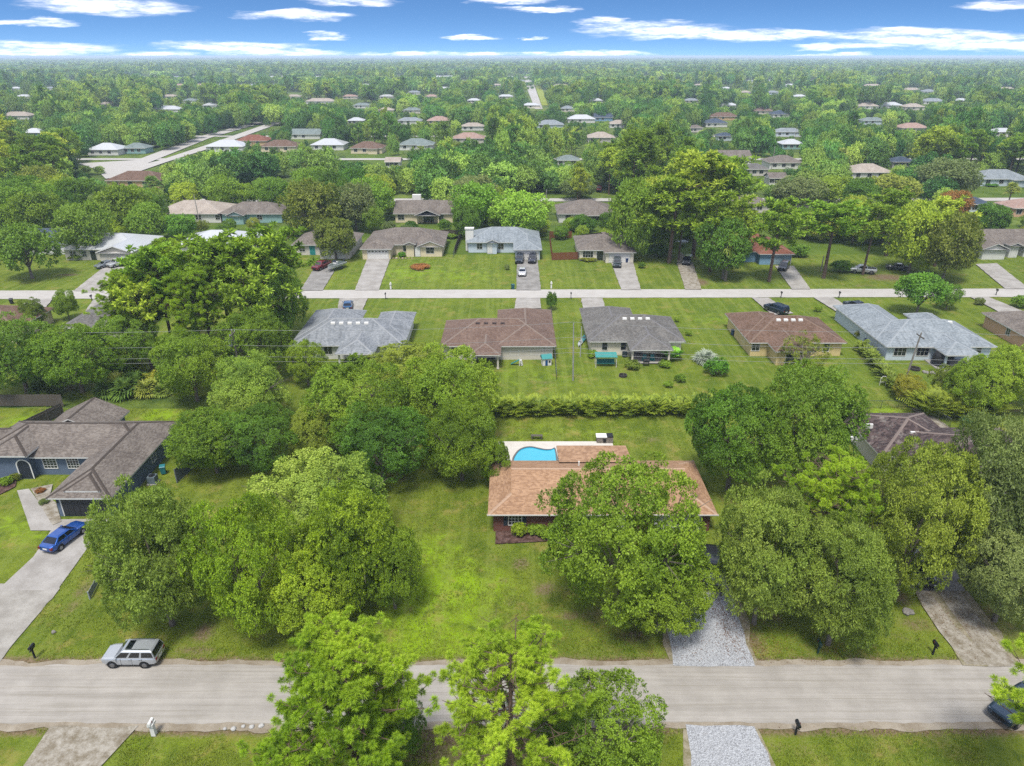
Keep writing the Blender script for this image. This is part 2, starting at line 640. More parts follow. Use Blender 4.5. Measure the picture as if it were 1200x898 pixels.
def make_lawn():
    x0, x1, y0, y1, st = -150.0, 150.0, 12.0, 172.0, 0.6
    nx, ny = int((x1 - x0) / st) + 1, int((y1 - y0) / st) + 1
    xs, ys = np.linspace(x0, x1, nx), np.linspace(y0, y1, ny)
    X, Y = np.meshgrid(xs, ys)
    rng = np.random.default_rng(3)
    # smooth relief
    Z = np.zeros_like(X)
    for a, sc in ((0.022, 9.0), (0.012, 3.5), (0.008, 1.6)):
        p = rng.uniform(0, 6.28, 6)
        Z += a * (np.sin(X / sc + p[0]) * np.sin(Y / sc * 1.13 + p[1]) + np.sin((X + Y) / sc * .7 + p[2]) * np.sin((X - Y) / sc * .81 + p[3])) * 0.5
    Z = Z - 0.055
    # the drainage swale behind the lots
    Z -= 0.45 * np.exp(-((Y - 90.2) / 1.6) ** 2) * (X < -40)
    soil = np.zeros_like(X)
    lush_lit = np.zeros_like(X)
    for lst, arr in ((SOIL, soil), (LUSH_LIT, lush_lit)):
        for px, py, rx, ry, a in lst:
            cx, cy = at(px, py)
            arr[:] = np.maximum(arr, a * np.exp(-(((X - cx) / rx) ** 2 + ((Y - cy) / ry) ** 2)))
    for ex, w in ((42.6, 0.9), (36.2, 0.8)):       # worn verge along the near road
        soil[:] = np.maximum(soil, 0.75 * np.exp(-((Y - ex) / w) ** 2))
    V = np.stack([X, Y, Z], -1).reshape(-1, 3)
    i = np.arange(nx * ny).reshape(ny, nx)
    Q = np.stack([i[:-1, :-1], i[:-1, 1:], i[1:, 1:], i[1:, :-1]], -1).reshape(-1, 4)
    m, k = new_mat('lawn_turf')
    w = wpos(k)
    big = k.noise(w, 0.09, 4, 0.6)
    med = k.noise(w, 0.55, 5, 0.68, 0.4)
    fine = k.noise(w, 5.0, 4, 0.75)
    blade = k.noise(k.vmath('MULTIPLY', w, (14.0, 9.0, 1.0)), 1.0, 2, 0.8)
    at_s = k.n('ShaderNodeAttribute', attribute_name='soil').outputs['Fac']
    at_l = k.n('ShaderNodeAttribute', attribute_name='lush_lit').outputs['Fac']
    f = k.math('ADD', k.math('MULTIPLY', big, 0.45), k.math('MULTIPLY', med, 0.55))
    g = k.mix(k.ramp(f, 0.36, 0.64), C('#566f1a', LW), C('#8a9a30', LW))
    g = k.mix(k.ramp(k.math('ADD', med, k.math('MULTIPLY', at_l, 0.55)), 0.62, 1.05), g, C('#8fb314', LW * 1.3))  # lime turf colour, raised to paint in sunlight the trees block
    g = k.mix(k.math('MULTIPLY', k.ramp(fine, 0.35, 0.72), 0.5), g, C('#98a63a', LW))
    g = k.mix(k.math('MULTIPLY', k.ramp(blade, 0.52, 0.30), 0.7), g, C('#3a5010', LW))
    dry = k.noise(k.vmath('ADD', w, (31.0, 7.0, 0.0)), 0.30, 5, 0.7)
    g = k.mix(k.math('MULTIPLY', k.ramp(dry, 0.52, 0.68), 0.6), g, C('#b0a05a', LW))
    wx_, wy_, wz_ = k.sep(w)
    lot = k.n('ShaderNodeTexWhiteNoise', noise_dimensions='2D')
    k.put(lot.inputs['Vector'], k.comb(k.math('FLOOR', k.math('DIVIDE', k.math('ADD', wx_, 14.4), 24.2)), k.math('FLOOR', k.math('DIVIDE', k.math('ADD', wy_, 7.0), 51.0)), 0.0))
    lf = k.math('MULTIPLY', lot.outputs[0], k.math('GREATER_THAN', wy_, 95.0))
    g = k.mix(k.math('MULTIPLY', lf, 0.30), g, C('#5f7f28', LW))
    mow = k.noise(k.comb(k.math('MULTIPLY', wx_, 1.1), k.math('MULTIPLY', wy_, 0.03), lot.outputs[0]), 1.0, 2, 0.6)
    g = k.mix(k.math('MULTIPLY', k.ramp(mow, 0.48, 0.62), 0.28), g, C('#9cab4c', LW))
    sc = k.mix(k.ramp(fine, 0.3, 0.7), C('#6f5a43'), C('#a48f73'))
    br = k.math('ADD', k.math('MULTIPLY', at_s, 1.15), k.math('MULTIPLY', k.math('SUBTRACT', k.math('ADD', k.math('MULTIPLY', med, 0.6), k.math('MULTIPLY', fine, 0.4)), 0.5), 1.5))
    col = k.mix(k.math('MULTIPLY', k.ramp(br, 0.35, 0.95), k.ramp(at_s, 0.02, 0.3)), g, sc)
    h = k.math('ADD', fine, k.math('MULTIPLY', blade, 0.7))
    finish(m, k, col, 0.95, bump=h, bump_s=0.8, bump_d=0.09, spec=0.12)
    me = np_mesh('lawn', V, Q, m, smooth=True)
    for nm, arr in (('soil', soil), ('lush_lit', lush_lit)):
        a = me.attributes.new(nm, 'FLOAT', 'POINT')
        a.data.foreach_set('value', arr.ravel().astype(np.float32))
    return prop(link('lawn', me), kind='structure')


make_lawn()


def road_mat(name, a, b, streak, st_amt, edge=None):
    m, k = new_mat(name)
    w = wpos(k)
    n = k.noise(w, 0.4, 5, 0.65)
    fine = k.noise(w, 16.0, 3, 0.8)
    s1 = k.noise(k.vmath('MULTIPLY', w, (0.035, 1.9, 1.0)), 1.0, 5, 0.72, 0.15)
    s2 = k.noise(k.vmath('MULTIPLY', k.vmath('ADD', w, (40.0, 3.0, 0.0)), (0.10, 4.5, 1.0)), 1.0, 3, 0.7)
    f = k.math('ADD', k.math('MULTIPLY', n, 0.5), k.math('MULTIPLY', s1, 0.5))
    col = k.mix(k.ramp(f, 0.35, 0.66), C(a), C(b))
    col = k.mix(k.math('MULTIPLY', k.ramp(s2, 0.5, 0.68), st_amt), col, C(streak))
    col = k.mix(k.math('MULTIPLY', k.ramp(fine, 0.42, 0.2), 0.35), col, C(streak))
    return finish(m, k, col, 0.93, bump=k.math('ADD', fine, s2), bump_s=0.35, bump_d=0.025, spec=0.12)


def gravel_mat():
    m, k = new_mat('white_gravel')
    w = wpos(k)
    v = k.n('ShaderNodeTexVoronoi')
    k.put(v.inputs['Vector'], w)
    v.inputs['Scale'].default_value = 15.0
    vc = k.sep(v.outputs['Color'])[0]
    n = k.noise(w, 0.8, 5, 0.65)
    n2 = k.noise(w, 8.0, 3, 0.75)
    f = k.math('ADD', k.math('MULTIPLY', vc, 0.75), k.math('MULTIPLY', n, 0.25))
    col = k.mix(k.ramp(f, 0.1, 0.8), C('#a3a5a9', ALB * 1.22), C('#d3d6da', ALB * 1.22))
    col = k.mix(k.math('MULTIPLY', k.ramp(n2, 0.44, 0.30), 0.75), col, C('#6f6a66'))
    col = k.mix(k.math('MULTIPLY', k.ramp(n, 0.60, 0.74), 0.35), col, C('#8c7d6c'))
    return finish(m, k, col, 0.95, bump=v.outputs['Distance'], bump_s=0.9, bump_d=0.07, spec=0.15)


M['dirt_road'] = road_mat('packed_shell_road', '#b4aea5', '#cec8bf', '#a09887', 0.42)
M['street'] = road_mat('pale_street', '#cfcac3', '#e0dcd6', '#b4aea5', 0.3)
M['shell'] = ground_mat('crushed_shell', ('#98938a', '#bdb9b1'), 0.5, fine=12.0, lift=1.2)
M['gravel'] = gravel_mat()
M['gravel_sparse'] = ground_mat('worn_gravel', ('#857a66', '#bcb6aa'), 1.2, fine=8.0, bump_s=0.8, lift=1.2)
M['turfy_gravel'] = ground_mat('turfy_gravel', ('#8d8763', '#bdb29c'), 1.3, fine=8.0)
M['concrete'] = ground_mat('driveway_concrete', ('#9f9a93', '#bdb9b3'), 0.45, fine=6.0, bump_s=0.2, lift=1.2)
M['concrete_dark'] = ground_mat('stained_concrete', ('#85827d', '#a9a6a1'), 0.5, fine=5.0, bump_s=0.2, lift=1.2)
M['mulch'] = ground_mat('bark_mulch', ('#4f372f', '#8b6f67'), 2.2, fine=11.0, bump_s=1.0)
M['shoulder'] = ground_mat('sandy_shoulder', ('#9b8d78', '#c4b9a7'), 0.6, fine=10.0)


def ew_road(name, y0, y1, xa, xb, mat, z, slope=0.0, amp=0.22, step=0.6):
    n = int((xb - xa) / step)
    V, Q = [], []
    for i in range(n + 1):
        x = xa + (xb - xa) * i / n
        for yy, sg in ((y0, 1), (y1, 2)):
            V.append((x, yy + slope * x + jit(x, yy, 0.35, amp) + jit(x, yy + 50, 1.6, amp * 0.5), z))
        if i:
            a = 2 * i
            Q.append((a - 2, a, a + 1, a - 1))
    return prop(link(name, np_mesh(name, V, Q, mat)), kind='structure')


ew_road('road_shoulder', 36.15, 42.75, -150, 150, M['shoulder'], 0.004, amp=0.45)
ew_road('road', 36.75, 42.2, -150, 150, M['dirt_road'], 0.010, amp=0.25)
ew_road('street', 137.4, 143.0, -320, 320, M['street'], 0.010, slope=0.0065, amp=0.12)
ew_road('street', 242.0, 247.6, -420, 420, M['street'], 0.010, slope=0.0065, amp=0.12, step=2)
ew_road('street', 346.5, 352.5, -520, 520, M['street'], 0.010, amp=0.12, step=2)
ew_road('street', 452, 458, -600, 600, M['street'], 0.010, amp=0.12, step=3)

_pz = [0.016]
BARE = []


def patch(name, pts, mat, world=False, amp=0.16, z=None, thick=0.0, kind='structure'):
    """a flat area outlined by ground points, its edge slightly ragged"""
    P = [p if world else at(*p) for p in pts]
    if z is None:
        _pz[0] += 0.004
        z = _pz[0]
    out = []
    for i, a in enumerate(P):
        b = P[(i + 1) % len(P)]
        L = math.hypot(b[0] - a[0], b[1] - a[1])
        n = max(1, int(L / max(0.5, amp * 4)))
        for j in range(n):
            t = j / n
            x, y = a[0] + (b[0] - a[0]) * t, a[1] + (b[1] - a[1]) * t
            out.append((x + jit(x, y, 0.9, amp) + jit(x, y, 3.1, amp * .6), y + jit(x + 40, y, 0.9, amp) + jit(x + 9, y, 3.1, amp * .6), z))
    BARE.append(P)
    ar = sum(out[i - 1][0] * out[i][1] - out[i][0] * out[i - 1][1] for i in range(len(out)))
    if ar < 0:
        out.reverse()
    mb = MB()
    mb.face(out)
    if thick:
        for i in range(len(out)):
            a, b = out[i], out[(i + 1) % len(out)]
            mb.face([(a[0], a[1], z - thick), (b[0], b[1], z - thick), b, a])
    return prop(mb.build(name, mat), kind=kind)


# lot in front: gravel drive to the brick house, drives beside it and across the road
patch('driveway', [(-70, 815), (0, 776), (28, 740), (70, 690), (66, 684), (-2, 684), (-70, 740)], M['shell'])
patch('driveway', [(-3, 692), (67, 692), (108, 635), (128, 608), (68, 609), (40, 652)], M['concrete'], amp=0.03)
patch('path', [(36, 622), (62, 622), (66, 616), (34, 573), (20, 575)], M['concrete'], amp=0.02)
patch('gravel_spill', [(777, 734), (787, 777), (888, 777), (874, 728), (856, 688), (830, 688)], M['turfy_gravel'], amp=0.5)
patch('driveway', [(782, 738), (792, 782), (886, 782), (868, 730), (852, 690), (834, 690)], M['gravel'], amp=0.3)
patch('driveway', [(836, 692), (853, 692), (846, 660), (826, 660)], M['concrete_dark'], amp=0.02)
patch('gravel_spill', [(798, 856), (890, 856), (914, 905), (940, 985), (800, 985), (804, 905)], M['turfy_gravel'], amp=0.45)
patch('driveway', [(804, 850), (884, 850), (905, 905), (930, 980), (810, 980), (812, 905)], M['gravel'], amp=0.28)
patch('driveway', [(58, 852), (162, 852), (112, 905), (60, 970), (-50, 970), (26, 905)], M['gravel_sparse'], amp=0.35)
patch('driveway', [(1070, 692), (1134, 692), (1170, 740), (1192, 782), (1132, 782), (1100, 735)], M['turfy_gravel'], amp=0.4)
patch('wheel_track', [(1074, 692), (1088, 692), (1118, 733), (1160, 780), (1134, 780), (1100, 738)], M['gravel_sparse'], amp=0.55)
patch('wheel_track', [(1100, 692), (1122, 692), (1158, 740), (1188, 780), (1152, 780), (1126, 736)], M['gravel_sparse'], amp=0.55)
patch('driveway', [(1063, 693), (1131, 693), (1120, 668), (1062, 668)], M['concrete_dark'], amp=0.02)
patch('flower_bed', [(580, 638), (660, 634), (660, 618), (581, 620)], M['mulch'], amp=0.05)
patch('flower_bed', [(36, 573), (62, 616), (72, 612), (66, 590), (58, 584), (62, 568)], M['gravel_sparse'], amp=0.05)
patch('flower_bed', [(-12, 586), (18, 571), (20, 563), (-12, 560)], M['mulch'], amp=0.05)
# drives along the far street
for pts, mt in (
        ([(86, 341.5), (117, 341.5), (150, 313), (121, 314)], 'concrete'), ([(352, 341), (378, 341), (392, 318), (374, 305), (366, 318)], 'concrete_dark'),
        ([(416, 340.5), (444, 340.5), (457, 304), (430, 304)], 'concrete'), ([(605, 340.5), (634, 340.5), (630, 305), (606, 305)], 'concrete_dark'),
        ([(728, 340), (751, 340), (742, 308), (716, 308)], 'concrete'), ([(803, 340), (822, 340), (812, 308), (797, 296), (793, 308)], 'gravel_sparse'),
        ([(928, 339.5), (950, 339.5), (930, 312), (908, 312)], 'concrete'), ([(1178, 339), (1206, 339), (1168, 309), (1143, 310)], 'concrete'),
        ([(398, 350.5), (431, 350), (424, 366), (395, 366)], 'shell'), ([(605, 350), (633, 350), (634, 362), (603, 362)], 'concrete'),
        ([(681, 350), (706, 350), (712, 370), (685, 372)], 'concrete'), ([(881, 349.5), (900, 349.5), (930, 368), (905, 370)], 'concrete'),
        ([(953, 349), (976, 349), (1012, 372), (990, 372)], 'concrete'), ([(1136, 348.5), (1158, 348.5), (1200, 366), (1170, 366)], 'concrete'),
        ([(33, 351), (62, 351), (45, 372), (10, 374)], 'concrete'), ([(110, 351), (133, 351), (118, 372), (96, 372)], 'shell')):
    patch('driveway', pts, M[mt], amp=0.1)
# the canal road that slants away, and the straight road far ahead
patch('road', [(92, 192), (160, 188), (235, 160), (300, 143), (312, 143), (246, 162), (172, 192), (150, 200), (128, 204)], M['street'], amp=0.1)
patch('road', [(118, 204), (185, 189), (240, 171), (320, 143), (330, 144), (250, 173), (196, 190), (150, 206), (124, 210)], M['street'], amp=0.1)
patch('road', [(612, 84), (618, 84), (626, 100), (636, 128), (627, 128), (616, 100)], M['street'], amp=0.3)
patch('lawn', [(627, 100), (634, 100), (642, 124), (635, 124)], ground_mat('roadside_turf', ('#93a53c', '#b5bf4a'), 0.3), amp=0.6)
_lz = [-0.118]
_turf = ground_mat('mown_turf', ('#55701e', '#748c30'), 0.12, fine=2.0)
for pts in ([(430, 310), (545, 310), (540, 222), (440, 222)], [(255, 270), (300, 270), (300, 245), (262, 245)], [(405, 186), (470, 186), (476, 168), (405, 170)],
            [(640, 300), (780, 300), (740, 250), (645, 250)], [(1125, 236), (1205, 238), (1205, 212), (1135, 210)], [(1170, 300), (1260, 300), (1240, 250), (1172, 252)],
            [(150, 196), (205, 178), (300, 148), (290, 146), (200, 176)], [(420, 186), (460, 200), (455, 180)], [(870, 345), (1140, 345), (1100, 290), (890, 290)],
            [(-40, 345), (150, 345), (150, 290), (-30, 300)], [(345, 270), (385, 270), (370, 250), (330, 252)], [(605, 240), (690, 240), (690, 222), (620, 222)]):
    _pz[0] = min(_pz[0], 0.5)
    w_ = [at(*p) for p in pts]
    if min(q[1] for q in w_) > 171:
        patch('lawn', pts, _turf, amp=0.8, z=_lz[0])
        _lz[0] += 0.006
patch('lawn', [(-190, 171), (190, 171), (205, 205), (-205, 205)], _turf, world=True, amp=2.0, z=-0.13)

# ------------------------------------------------------------------ houses
CAPS = {}
HOUSES = []        # (phrase, x, y)
FOOT = []          # x0, y0, x1, y1 that trees must stay out of
_ci = [0]


def side_box(mb, side, plane, a0, a1, z0, z1, d0, d1, m=0):
    """box on a wall: a along the wall, d outward from it"""
    if side == 'S':
        mb.box(a0, plane - d1, z0, a1, plane - d0, z1, m)
    elif side == 'N':
        mb.box(a0, plane + d0, z0, a1, plane + d1, z1, m)
    elif side == 'E':
        mb.box(plane + d0, a0, z0, plane + d1, a1, z1, m)
    else:
        mb.box(plane - d1, a0, z0, plane - d0, a1, z1, m)


def roof_wing(mb, capmb, wallmb, w, i, oh, slope, thick=0.17):
    x0, y0, x1, y1, axis, k0, k1, ez = w
    ez = ez + 0.011 * i
    sw = axis == 'y'

    def T(u, v, z):
        return (v, u, z) if sw else (u, v, z)
    u0, u1, v0, v1 = (y0, y1, x0, x1) if sw else (x0, x1, y0, y1)
    h = (v1 - v0) / 2
    vm = (v0 + v1) / 2
    rz = ez + h * slope
    a, b = u0 + k0 * h, u1 - k1 * h
    za, zb_ = ez + k0 * h * slope, ez + k1 * h * slope
    ra, rb = (a if k0 else u0), (b if k1 else u1)

    def F(pts, m=0):
        q = [T(*p) for p in pts]
        if sw:
            q.reverse()
        mb.face(q, m)
    fr = [(u0, v0, ez), (u1, v0, ez)]
    if 0 < k1 < 1:
        fr.append((b, v0 + k1 * h, zb_))
    fr.append((rb, vm, rz))
    fr.append((ra, vm, rz))
    if 0 < k0 < 1:
        fr.append((a, v0 + k0 * h, za))
    bk = [(u1, v1, ez), (u0, v1, ez)]
    if 0 < k0 < 1:
        bk.append((a, v1 - k0 * h, za))
    bk += [(ra, vm, rz), (rb, vm, rz)]
    if 0 < k1 < 1:
        bk.append((b, v1 - k1 * h, zb_))
    F(fr)
    F(bk)
    if k0 == 1:
        F([(u0, v1, ez), (u0, v0, ez), (ra, vm, rz)])
    elif k0 > 0:
        F([(u0, v1, ez), (u0, v0, ez), (a, v0 + k0 * h, za), (a, v1 - k0 * h, za)])
        F([(a, v1 - k0 * h, za), (a, v0 + k0 * h, za), (ra, vm, rz)], 1)
    if k1 == 1:
        F([(u1, v0, ez), (u1, v1, ez), (rb, vm, rz)])
    elif k1 > 0:
        F([(u1, v0, ez), (u1, v1, ez), (b, v1 - k1 * h, zb_), (b, v0 + k1 * h, zb_)])
        F([(b, v0 + k1 * h, zb_), (b, v1 - k1 * h, zb_), (rb, vm, rz)], 1)
    lo = ez - thick
    # fascia boards and soffit
    F([(u0, v0, lo), (u1, v0, lo), (u1, v0, ez), (u0, v0, ez)], 1)
    F([(u1, v1, lo), (u0, v1, lo), (u0, v1, ez), (u1, v1, ez)], 1)
    if k0:
        F([(u0, v1, lo), (u0, v0, lo), (u0, v0, ez), (u0, v1, ez)], 1)
    else:
        F([(u0, v1, ez), (u0, v1, lo), (u0, vm, rz - thick), (u0, vm, rz)], 1)
        F([(u0, vm, rz), (u0, vm, rz - thick), (u0, v0, lo), (u0, v0, ez)], 1)
    if k1:
        F([(u1, v0, lo), (u1, v1, lo), (u1, v1, ez), (u1, v0, ez)], 1)
    else:
        F([(u1, v0, ez), (u1, v0, lo), (u1, vm, rz - thick), (u1, vm, rz)], 1)
        F([(u1, vm, rz), (u1, vm, rz - thick), (u1, v1, lo), (u1, v1, ez)], 1)
    F([(u0, v1, lo - .002 * i), (u1, v1, lo - .002 * i), (u1, v0, lo - .002 * i), (u0, v0, lo - .002 * i)], 1)
    # ridge and hip caps
    def cap(p, q):
        P, Q = Vector(T(*p)), Vector(T(*q))
        d = (Q - P)
        s = Vector((0, 0, 1)).cross(d).normalized() * 0.17
        up = Vector((0, 0, 0.035))
        dn = Vector((0, 0, -0.045))
        capmb.face([P + s + dn, Q + s + dn, Q + up, P + up])
        capmb.face([P + up, Q + up, Q - s + dn, P - s + dn])
    cap((ra, vm, rz), (rb, vm, rz))
    for kk, uu, ee in ((k0, u0, a), (k1, u1, b)):
        if kk:
            cap((uu, v0, ez), (ee, v0 + kk * h, ez + kk * h * slope))
            cap((uu, v1, ez), (ee, v1 - kk * h, ez + kk * h * slope))
    # walls below
    ins = oh + 0.004 * i
    wx0, wx1, wy0, wy1 = x0 + ins, x1 - ins, y0 + ins, y1 - ins
    wallmb.box(wx0, wy0, -0.1, wx1, wy1, lo - 0.004 * (i + 1))
    for kk, uu, sg in ((k0, u0 + ins, -1), (k1, u1 - ins, 1)):
        if kk == 0:
            hh = h - ins
            pts = [T(uu, vm - hh, lo - 0.02), T(uu, vm + hh, lo - 0.02), T(uu, vm, lo + hh * slope)]
            p2 = [T(uu - sg * 0.2, vm - hh, lo - 0.02), T(uu - sg * 0.2, vm + hh, lo - 0.02), T(uu - sg * 0.2, vm, lo + hh * slope)]
            wallmb.face(pts)
            wallmb.face(list(reversed(p2)))


def add_window(H, side, plane, a, z, w, h, grid=(2, 2), frame=None, shut=None, name='window', glass=None):
    fb, pb = MB(), MB()
    t = 0.07
    side_box(fb, side, plane, a - w / 2 - t, a - w / 2, z - t, z + h + t, -0.02, 0.06)
    side_box(fb, side, plane, a + w / 2, a + w / 2 + t, z - t, z + h + t, -0.02, 0.06)
    side_box(fb, side, plane, a - w / 2, a + w / 2, z - t, z, -0.02, 0.062)
    side_box(fb, side, plane, a - w / 2, a + w / 2, z + h, z + h + t, -0.02, 0.062)
    for i in range(1, grid[0]):
        q = a - w / 2 + w * i / grid[0]
        side_box(fb, side, plane, q - 0.022, q + 0.022, z, z + h, -0.02, 0.045)
    for i in range(1, grid[1]):
        q = z + h * i / grid[1]
        side_box(fb, side, plane, a - w / 2, a + w / 2, q - 0.02, q + 0.02, -0.02, 0.042)
    side_box(pb, side, plane, a - w / 2, a + w / 2, z, z + h, -0.02, 0.015)
    f = fb.build(name, frame or M['white'], H)
    pb.build('pane', glass or M['glass'], f)
    if shut is not None:
        for s in (-1, 1):
            sb = MB()
            c = a + s * (w / 2 + t + 0.24)
            side_box(sb, side, plane, c - 0.21, c + 0.21, z - 0.08, z + h + 0.08, 0.0, 0.035)
            for j in range(7):
                zz = z + h * (j + 0.5) / 7
                side_box(sb, side, plane, c - 0.17, c + 0.17, zz - 0.04, zz + 0.04, 0.03, 0.055)
            sb.build('shutter', shut, H)
    return f


def add_door(H, side, plane, a, w=0.95, h=2.1, mat=None, glassy=False):
    d = MB()
    side_box(d, side, plane, a - w / 2, a + w / 2, 0.02, h, -0.02, 0.045)
    for q in ((0.25, 0.95), (1.1, 1.9)):
        for s in (-1, 1):
            c = a + s * w * 0.22
            side_box(d, side, plane, c - w * 0.15, c + w * 0.15, q[0], q[1], 0.03, 0.06)
    o = d.build('door', M['glass'] if glassy else (mat or M['white']), H)
    f = MB()
    for s in (-1, 1):
        side_box(f, side, plane, a + s * (w / 2 + 0.05) - 0.05, a + s * (w / 2 + 0.05) + 0.05, 0.02, h + 0.1, -0.02, 0.07)
    side_box(f, side, plane, a - w / 2, a + w / 2, h, h + 0.1, -0.02, 0.068)
    f.build('door_frame', M['trim'], o)
    return o


def add_garage(H, side, plane, a, w=4.9, h=2.15, mat=None, lights=0):
    d = MB()
    side_box(d, side, plane, a - w / 2, a + w / 2, 0.02, h, -0.02, 0.02)
    for r in range(4):
        for c in range(8):
            u0 = a - w / 2 + w * c / 8
            side_box(d, side, plane, u0 + 0.05, u0 + w / 8 - 0.05, h * r / 4 + 0.06, h * (r + 1) / 4 - 0.03, 0.01, 0.045)
    o = d.build('garage_door', mat or M['white'], H)
    f = MB()
    for s in (-1, 1):
        side_box(f, side, plane, a + s * (w / 2 + 0.06) - 0.06, a + s * (w / 2 + 0.06) + 0.06, 0.02, h + 0.14, -0.02, 0.075)
    side_box(f, side, plane, a - w / 2, a + w / 2, h, h + 0.14, -0.02, 0.073)
    f.build('door_frame', M['trim'], o)
    if lights:
        g = MB()
        for c in range(lights):
            u0 = a - w / 2 + w * (c + 0.2) / lights
            side_box(g, side, plane, u0, u0 + w * 0.6 / lights, h * 0.80, h * 0.93, 0.03, 0.052)
        g.build('pane', M['glass'], o)
    return o


def house(name, label, phrase, origin, wings, roof, wall, oh=0.55, slope=0.42, trim=None, openings=(), vents=None, cap=None, posts=(), foot_margin=2.0, cat='house', group=None, extra_wings=()):
    """wings: x0,y0,x1,y1,axis,k0,k1,eave in world metres (k: 1 hip, 0 gable, between = dutch gable)"""
    ox, oy = origin
    H = thing(name, label, cat, (ox, oy, 0), 0, group)
    rm, cm, wm = MB(), MB(), MB()
    for i, w in enumerate(wings):
        q = (w[0] - ox, w[1] - oy, w[2] - ox, w[3] - oy, *w[4:])
        if len(q) > 8:      # open porch: roof only
            dummy = MB()
            roof_wing(rm, cm, dummy, q[:8], i, oh, slope)
        else:
            roof_wing(rm, cm, wm, q, i, oh, slope)
        FOOT.append((w[0] - foot_margin, w[1] - foot_margin, w[2] + foot_margin, w[3] + foot_margin))
    r = rm.build('roof', [roof, trim or M['trim']], H)
    cm.build('ridge_cap', cap or CAPS.get(roof.name) or roof, r)
    wm.build('wall', wall, H)
    for px, py in posts:
        p = MB()
        p.box(px - ox - 0.14, py - oy - 0.14, 0, px - ox + 0.14, py - oy + 0.14, 2.36)
        p.box(px - ox - 0.2, py - oy - 0.2, 0, px - ox + 0.2, py - oy + 0.2, 0.16)
        p.build('porch_post', wall, H)
    for op in openings:
        t, side, plane, a = op[:4]
        pl = plane - (oy if side in 'SN' else ox)
        aa = a - (ox if side in 'SN' else oy)
        if t == 'w':
            add_window(H, side, pl, aa, op[4], op[5], op[6], *(op[7:]))
        elif t == 'd':
            add_door(H, side, pl, aa, *(op[4:]))
        elif t == 'g':
            add_garage(H, side, pl, aa, *(op[4:]))
    if vents:
        x0, x1, n, y, z, vm = vents
        for j in range(n):
            v = MB()
            xx = x0 + (x1 - x0) * j / max(1, n - 1) - ox
            v.loft([[(xx - .38, y - oy - .22, z - .2), (xx + .38, y - oy - .22, z - .2), (xx + .38, y - oy + .22, z - .2), (xx - .38, y - oy + .22, z - .2)],
                    [(xx - .33, y - oy - .16, z + .16), (xx + .33, y - oy - .16, z + .16), (xx + .33, y - oy + .2, z + .2), (xx - .33, y - oy + .2, z + .2)]])
            v.build('roof_vent', vm, r)
    if not phrase.startswith('far ') or 'metal' in phrase:
        HOUSES.append((phrase, (min(w[0] for w in wings) + max(w[2] for w in wings)) / 2, (min(w[1] for w in wings) + max(w[3] for w in wings)) / 2))
    return H, r


def sub(H, name, mat, boxes, parent=None, smooth=False):
    o = H.location
    b = MB()
    for q in boxes:
        b.box(q[0] - o.x, q[1] - o.y, q[2], q[3] - o.x, q[4] - o.y, q[5])
    return b.build(name, mat, parent or H, smooth)


def X(px, Y, z=1.2):
    return (px - 600) * (Y * math.cos(TILT) - (z - CAM_H) * math.sin(TILT)) / FPX


def brick_mat():
    m, k = new_mat('red_brick')
    o = opos(k)
    x, y, z = k.sep(o)
    b = k.n('ShaderNodeTexBrick')
    k.put(b.inputs['Vector'], k.comb(k.math('ADD', x, y), z, 0.0))
    b.inputs['Color1'].default_value = (*C('#7a3a2c'), 1)
    b.inputs['Color2'].default_value = (*C('#95503d'), 1)
    b.inputs['Mortar'].default_value = (*C('#8f8177'), 1)
    b.inputs['Scale'].default_value = 1.0
    b.inputs['Brick Width'].default_value = 0.22
    b.inputs['Row Height'].default_value = 0.075
    b.inputs['Mortar Size'].default_value = 0.008
    return finish(m, k, b.outputs[0], 0.9, bump=b.outputs[1], bump_s=-0.4, bump_d=0.01)


SH = {
    'tan': shingles('#a07c60', '#c6a07f', 0.05, None, mott=0.05), 'brown': shingles('#67503f', '#8a7163', 0.3), 'grey': shingles('#7c8288', '#a6aaae', 0.45),
    'char': shingles('#64625f', '#888580', 0.35), 'taupe': shingles('#6b625b', '#938a81', 0.35), 'bluegrey': shingles('#80898f', '#a9b1b6', 0.4),
    'mauve': shingles('#6f5a50', '#8d776a', 0.25), 'red': shingles('#7c4a3b', '#9b6a55', 0.3), 'tile': shingles('#3f3535', '#6a5a57', 0.3, '#bfb6ac', row=0.3, mott=0.2),
    'beige': shingles('#a5988b', '#c8bdb1', 0.25), 'navy': shingles('#3f4c5e', '#586577', 0.3), 'pink': shingles('#a5877c', '#c3a79a', 0.3), 'sage': shingles('#72807e', '#96a29f', 0.3)}
for _k, _c in dict(brown='#9c8371', grey='#bcc0c4', char='#918f90', taupe='#9c9086', bluegrey='#bdc5ca', mauve='#a39083', red='#b07d66', beige='#d2c6ba', navy='#6c7a8c', pink='#d0b3a8', sage='#a9b5b1', tile='#a08f86').items():
    CAPS[SH[_k].name] = paint(_c, 0.9, 0.12, lift=.86)
ROOF_WHITE = metal_roof('#f4f7f9')
ROOF_TEAL = metal_roof('#9fb7bd')
WL = {n: paint(c, 0.75, 0.06, lift=1.45) for n, c in dict(
    slate='#5f6e82', white='#dcdcd6', cream='#e0d2b0', creamy='#e4dcc8', yellow='#d9c48c', pale='#c9d6df', tan='#d0b083', grey='#b9b6ae', blue='#7fa6c4', peach='#d8b08e', teal='#8fb3b0', off='#cfc9bd').items()}
DOOR_DARK = paint('#34363b', 0.5, 0.1)
SHUT = paint('#3d4a57', 0.6, 0.15)
GBLUE = paint('#a9c3d3', 0.5, 0.1)

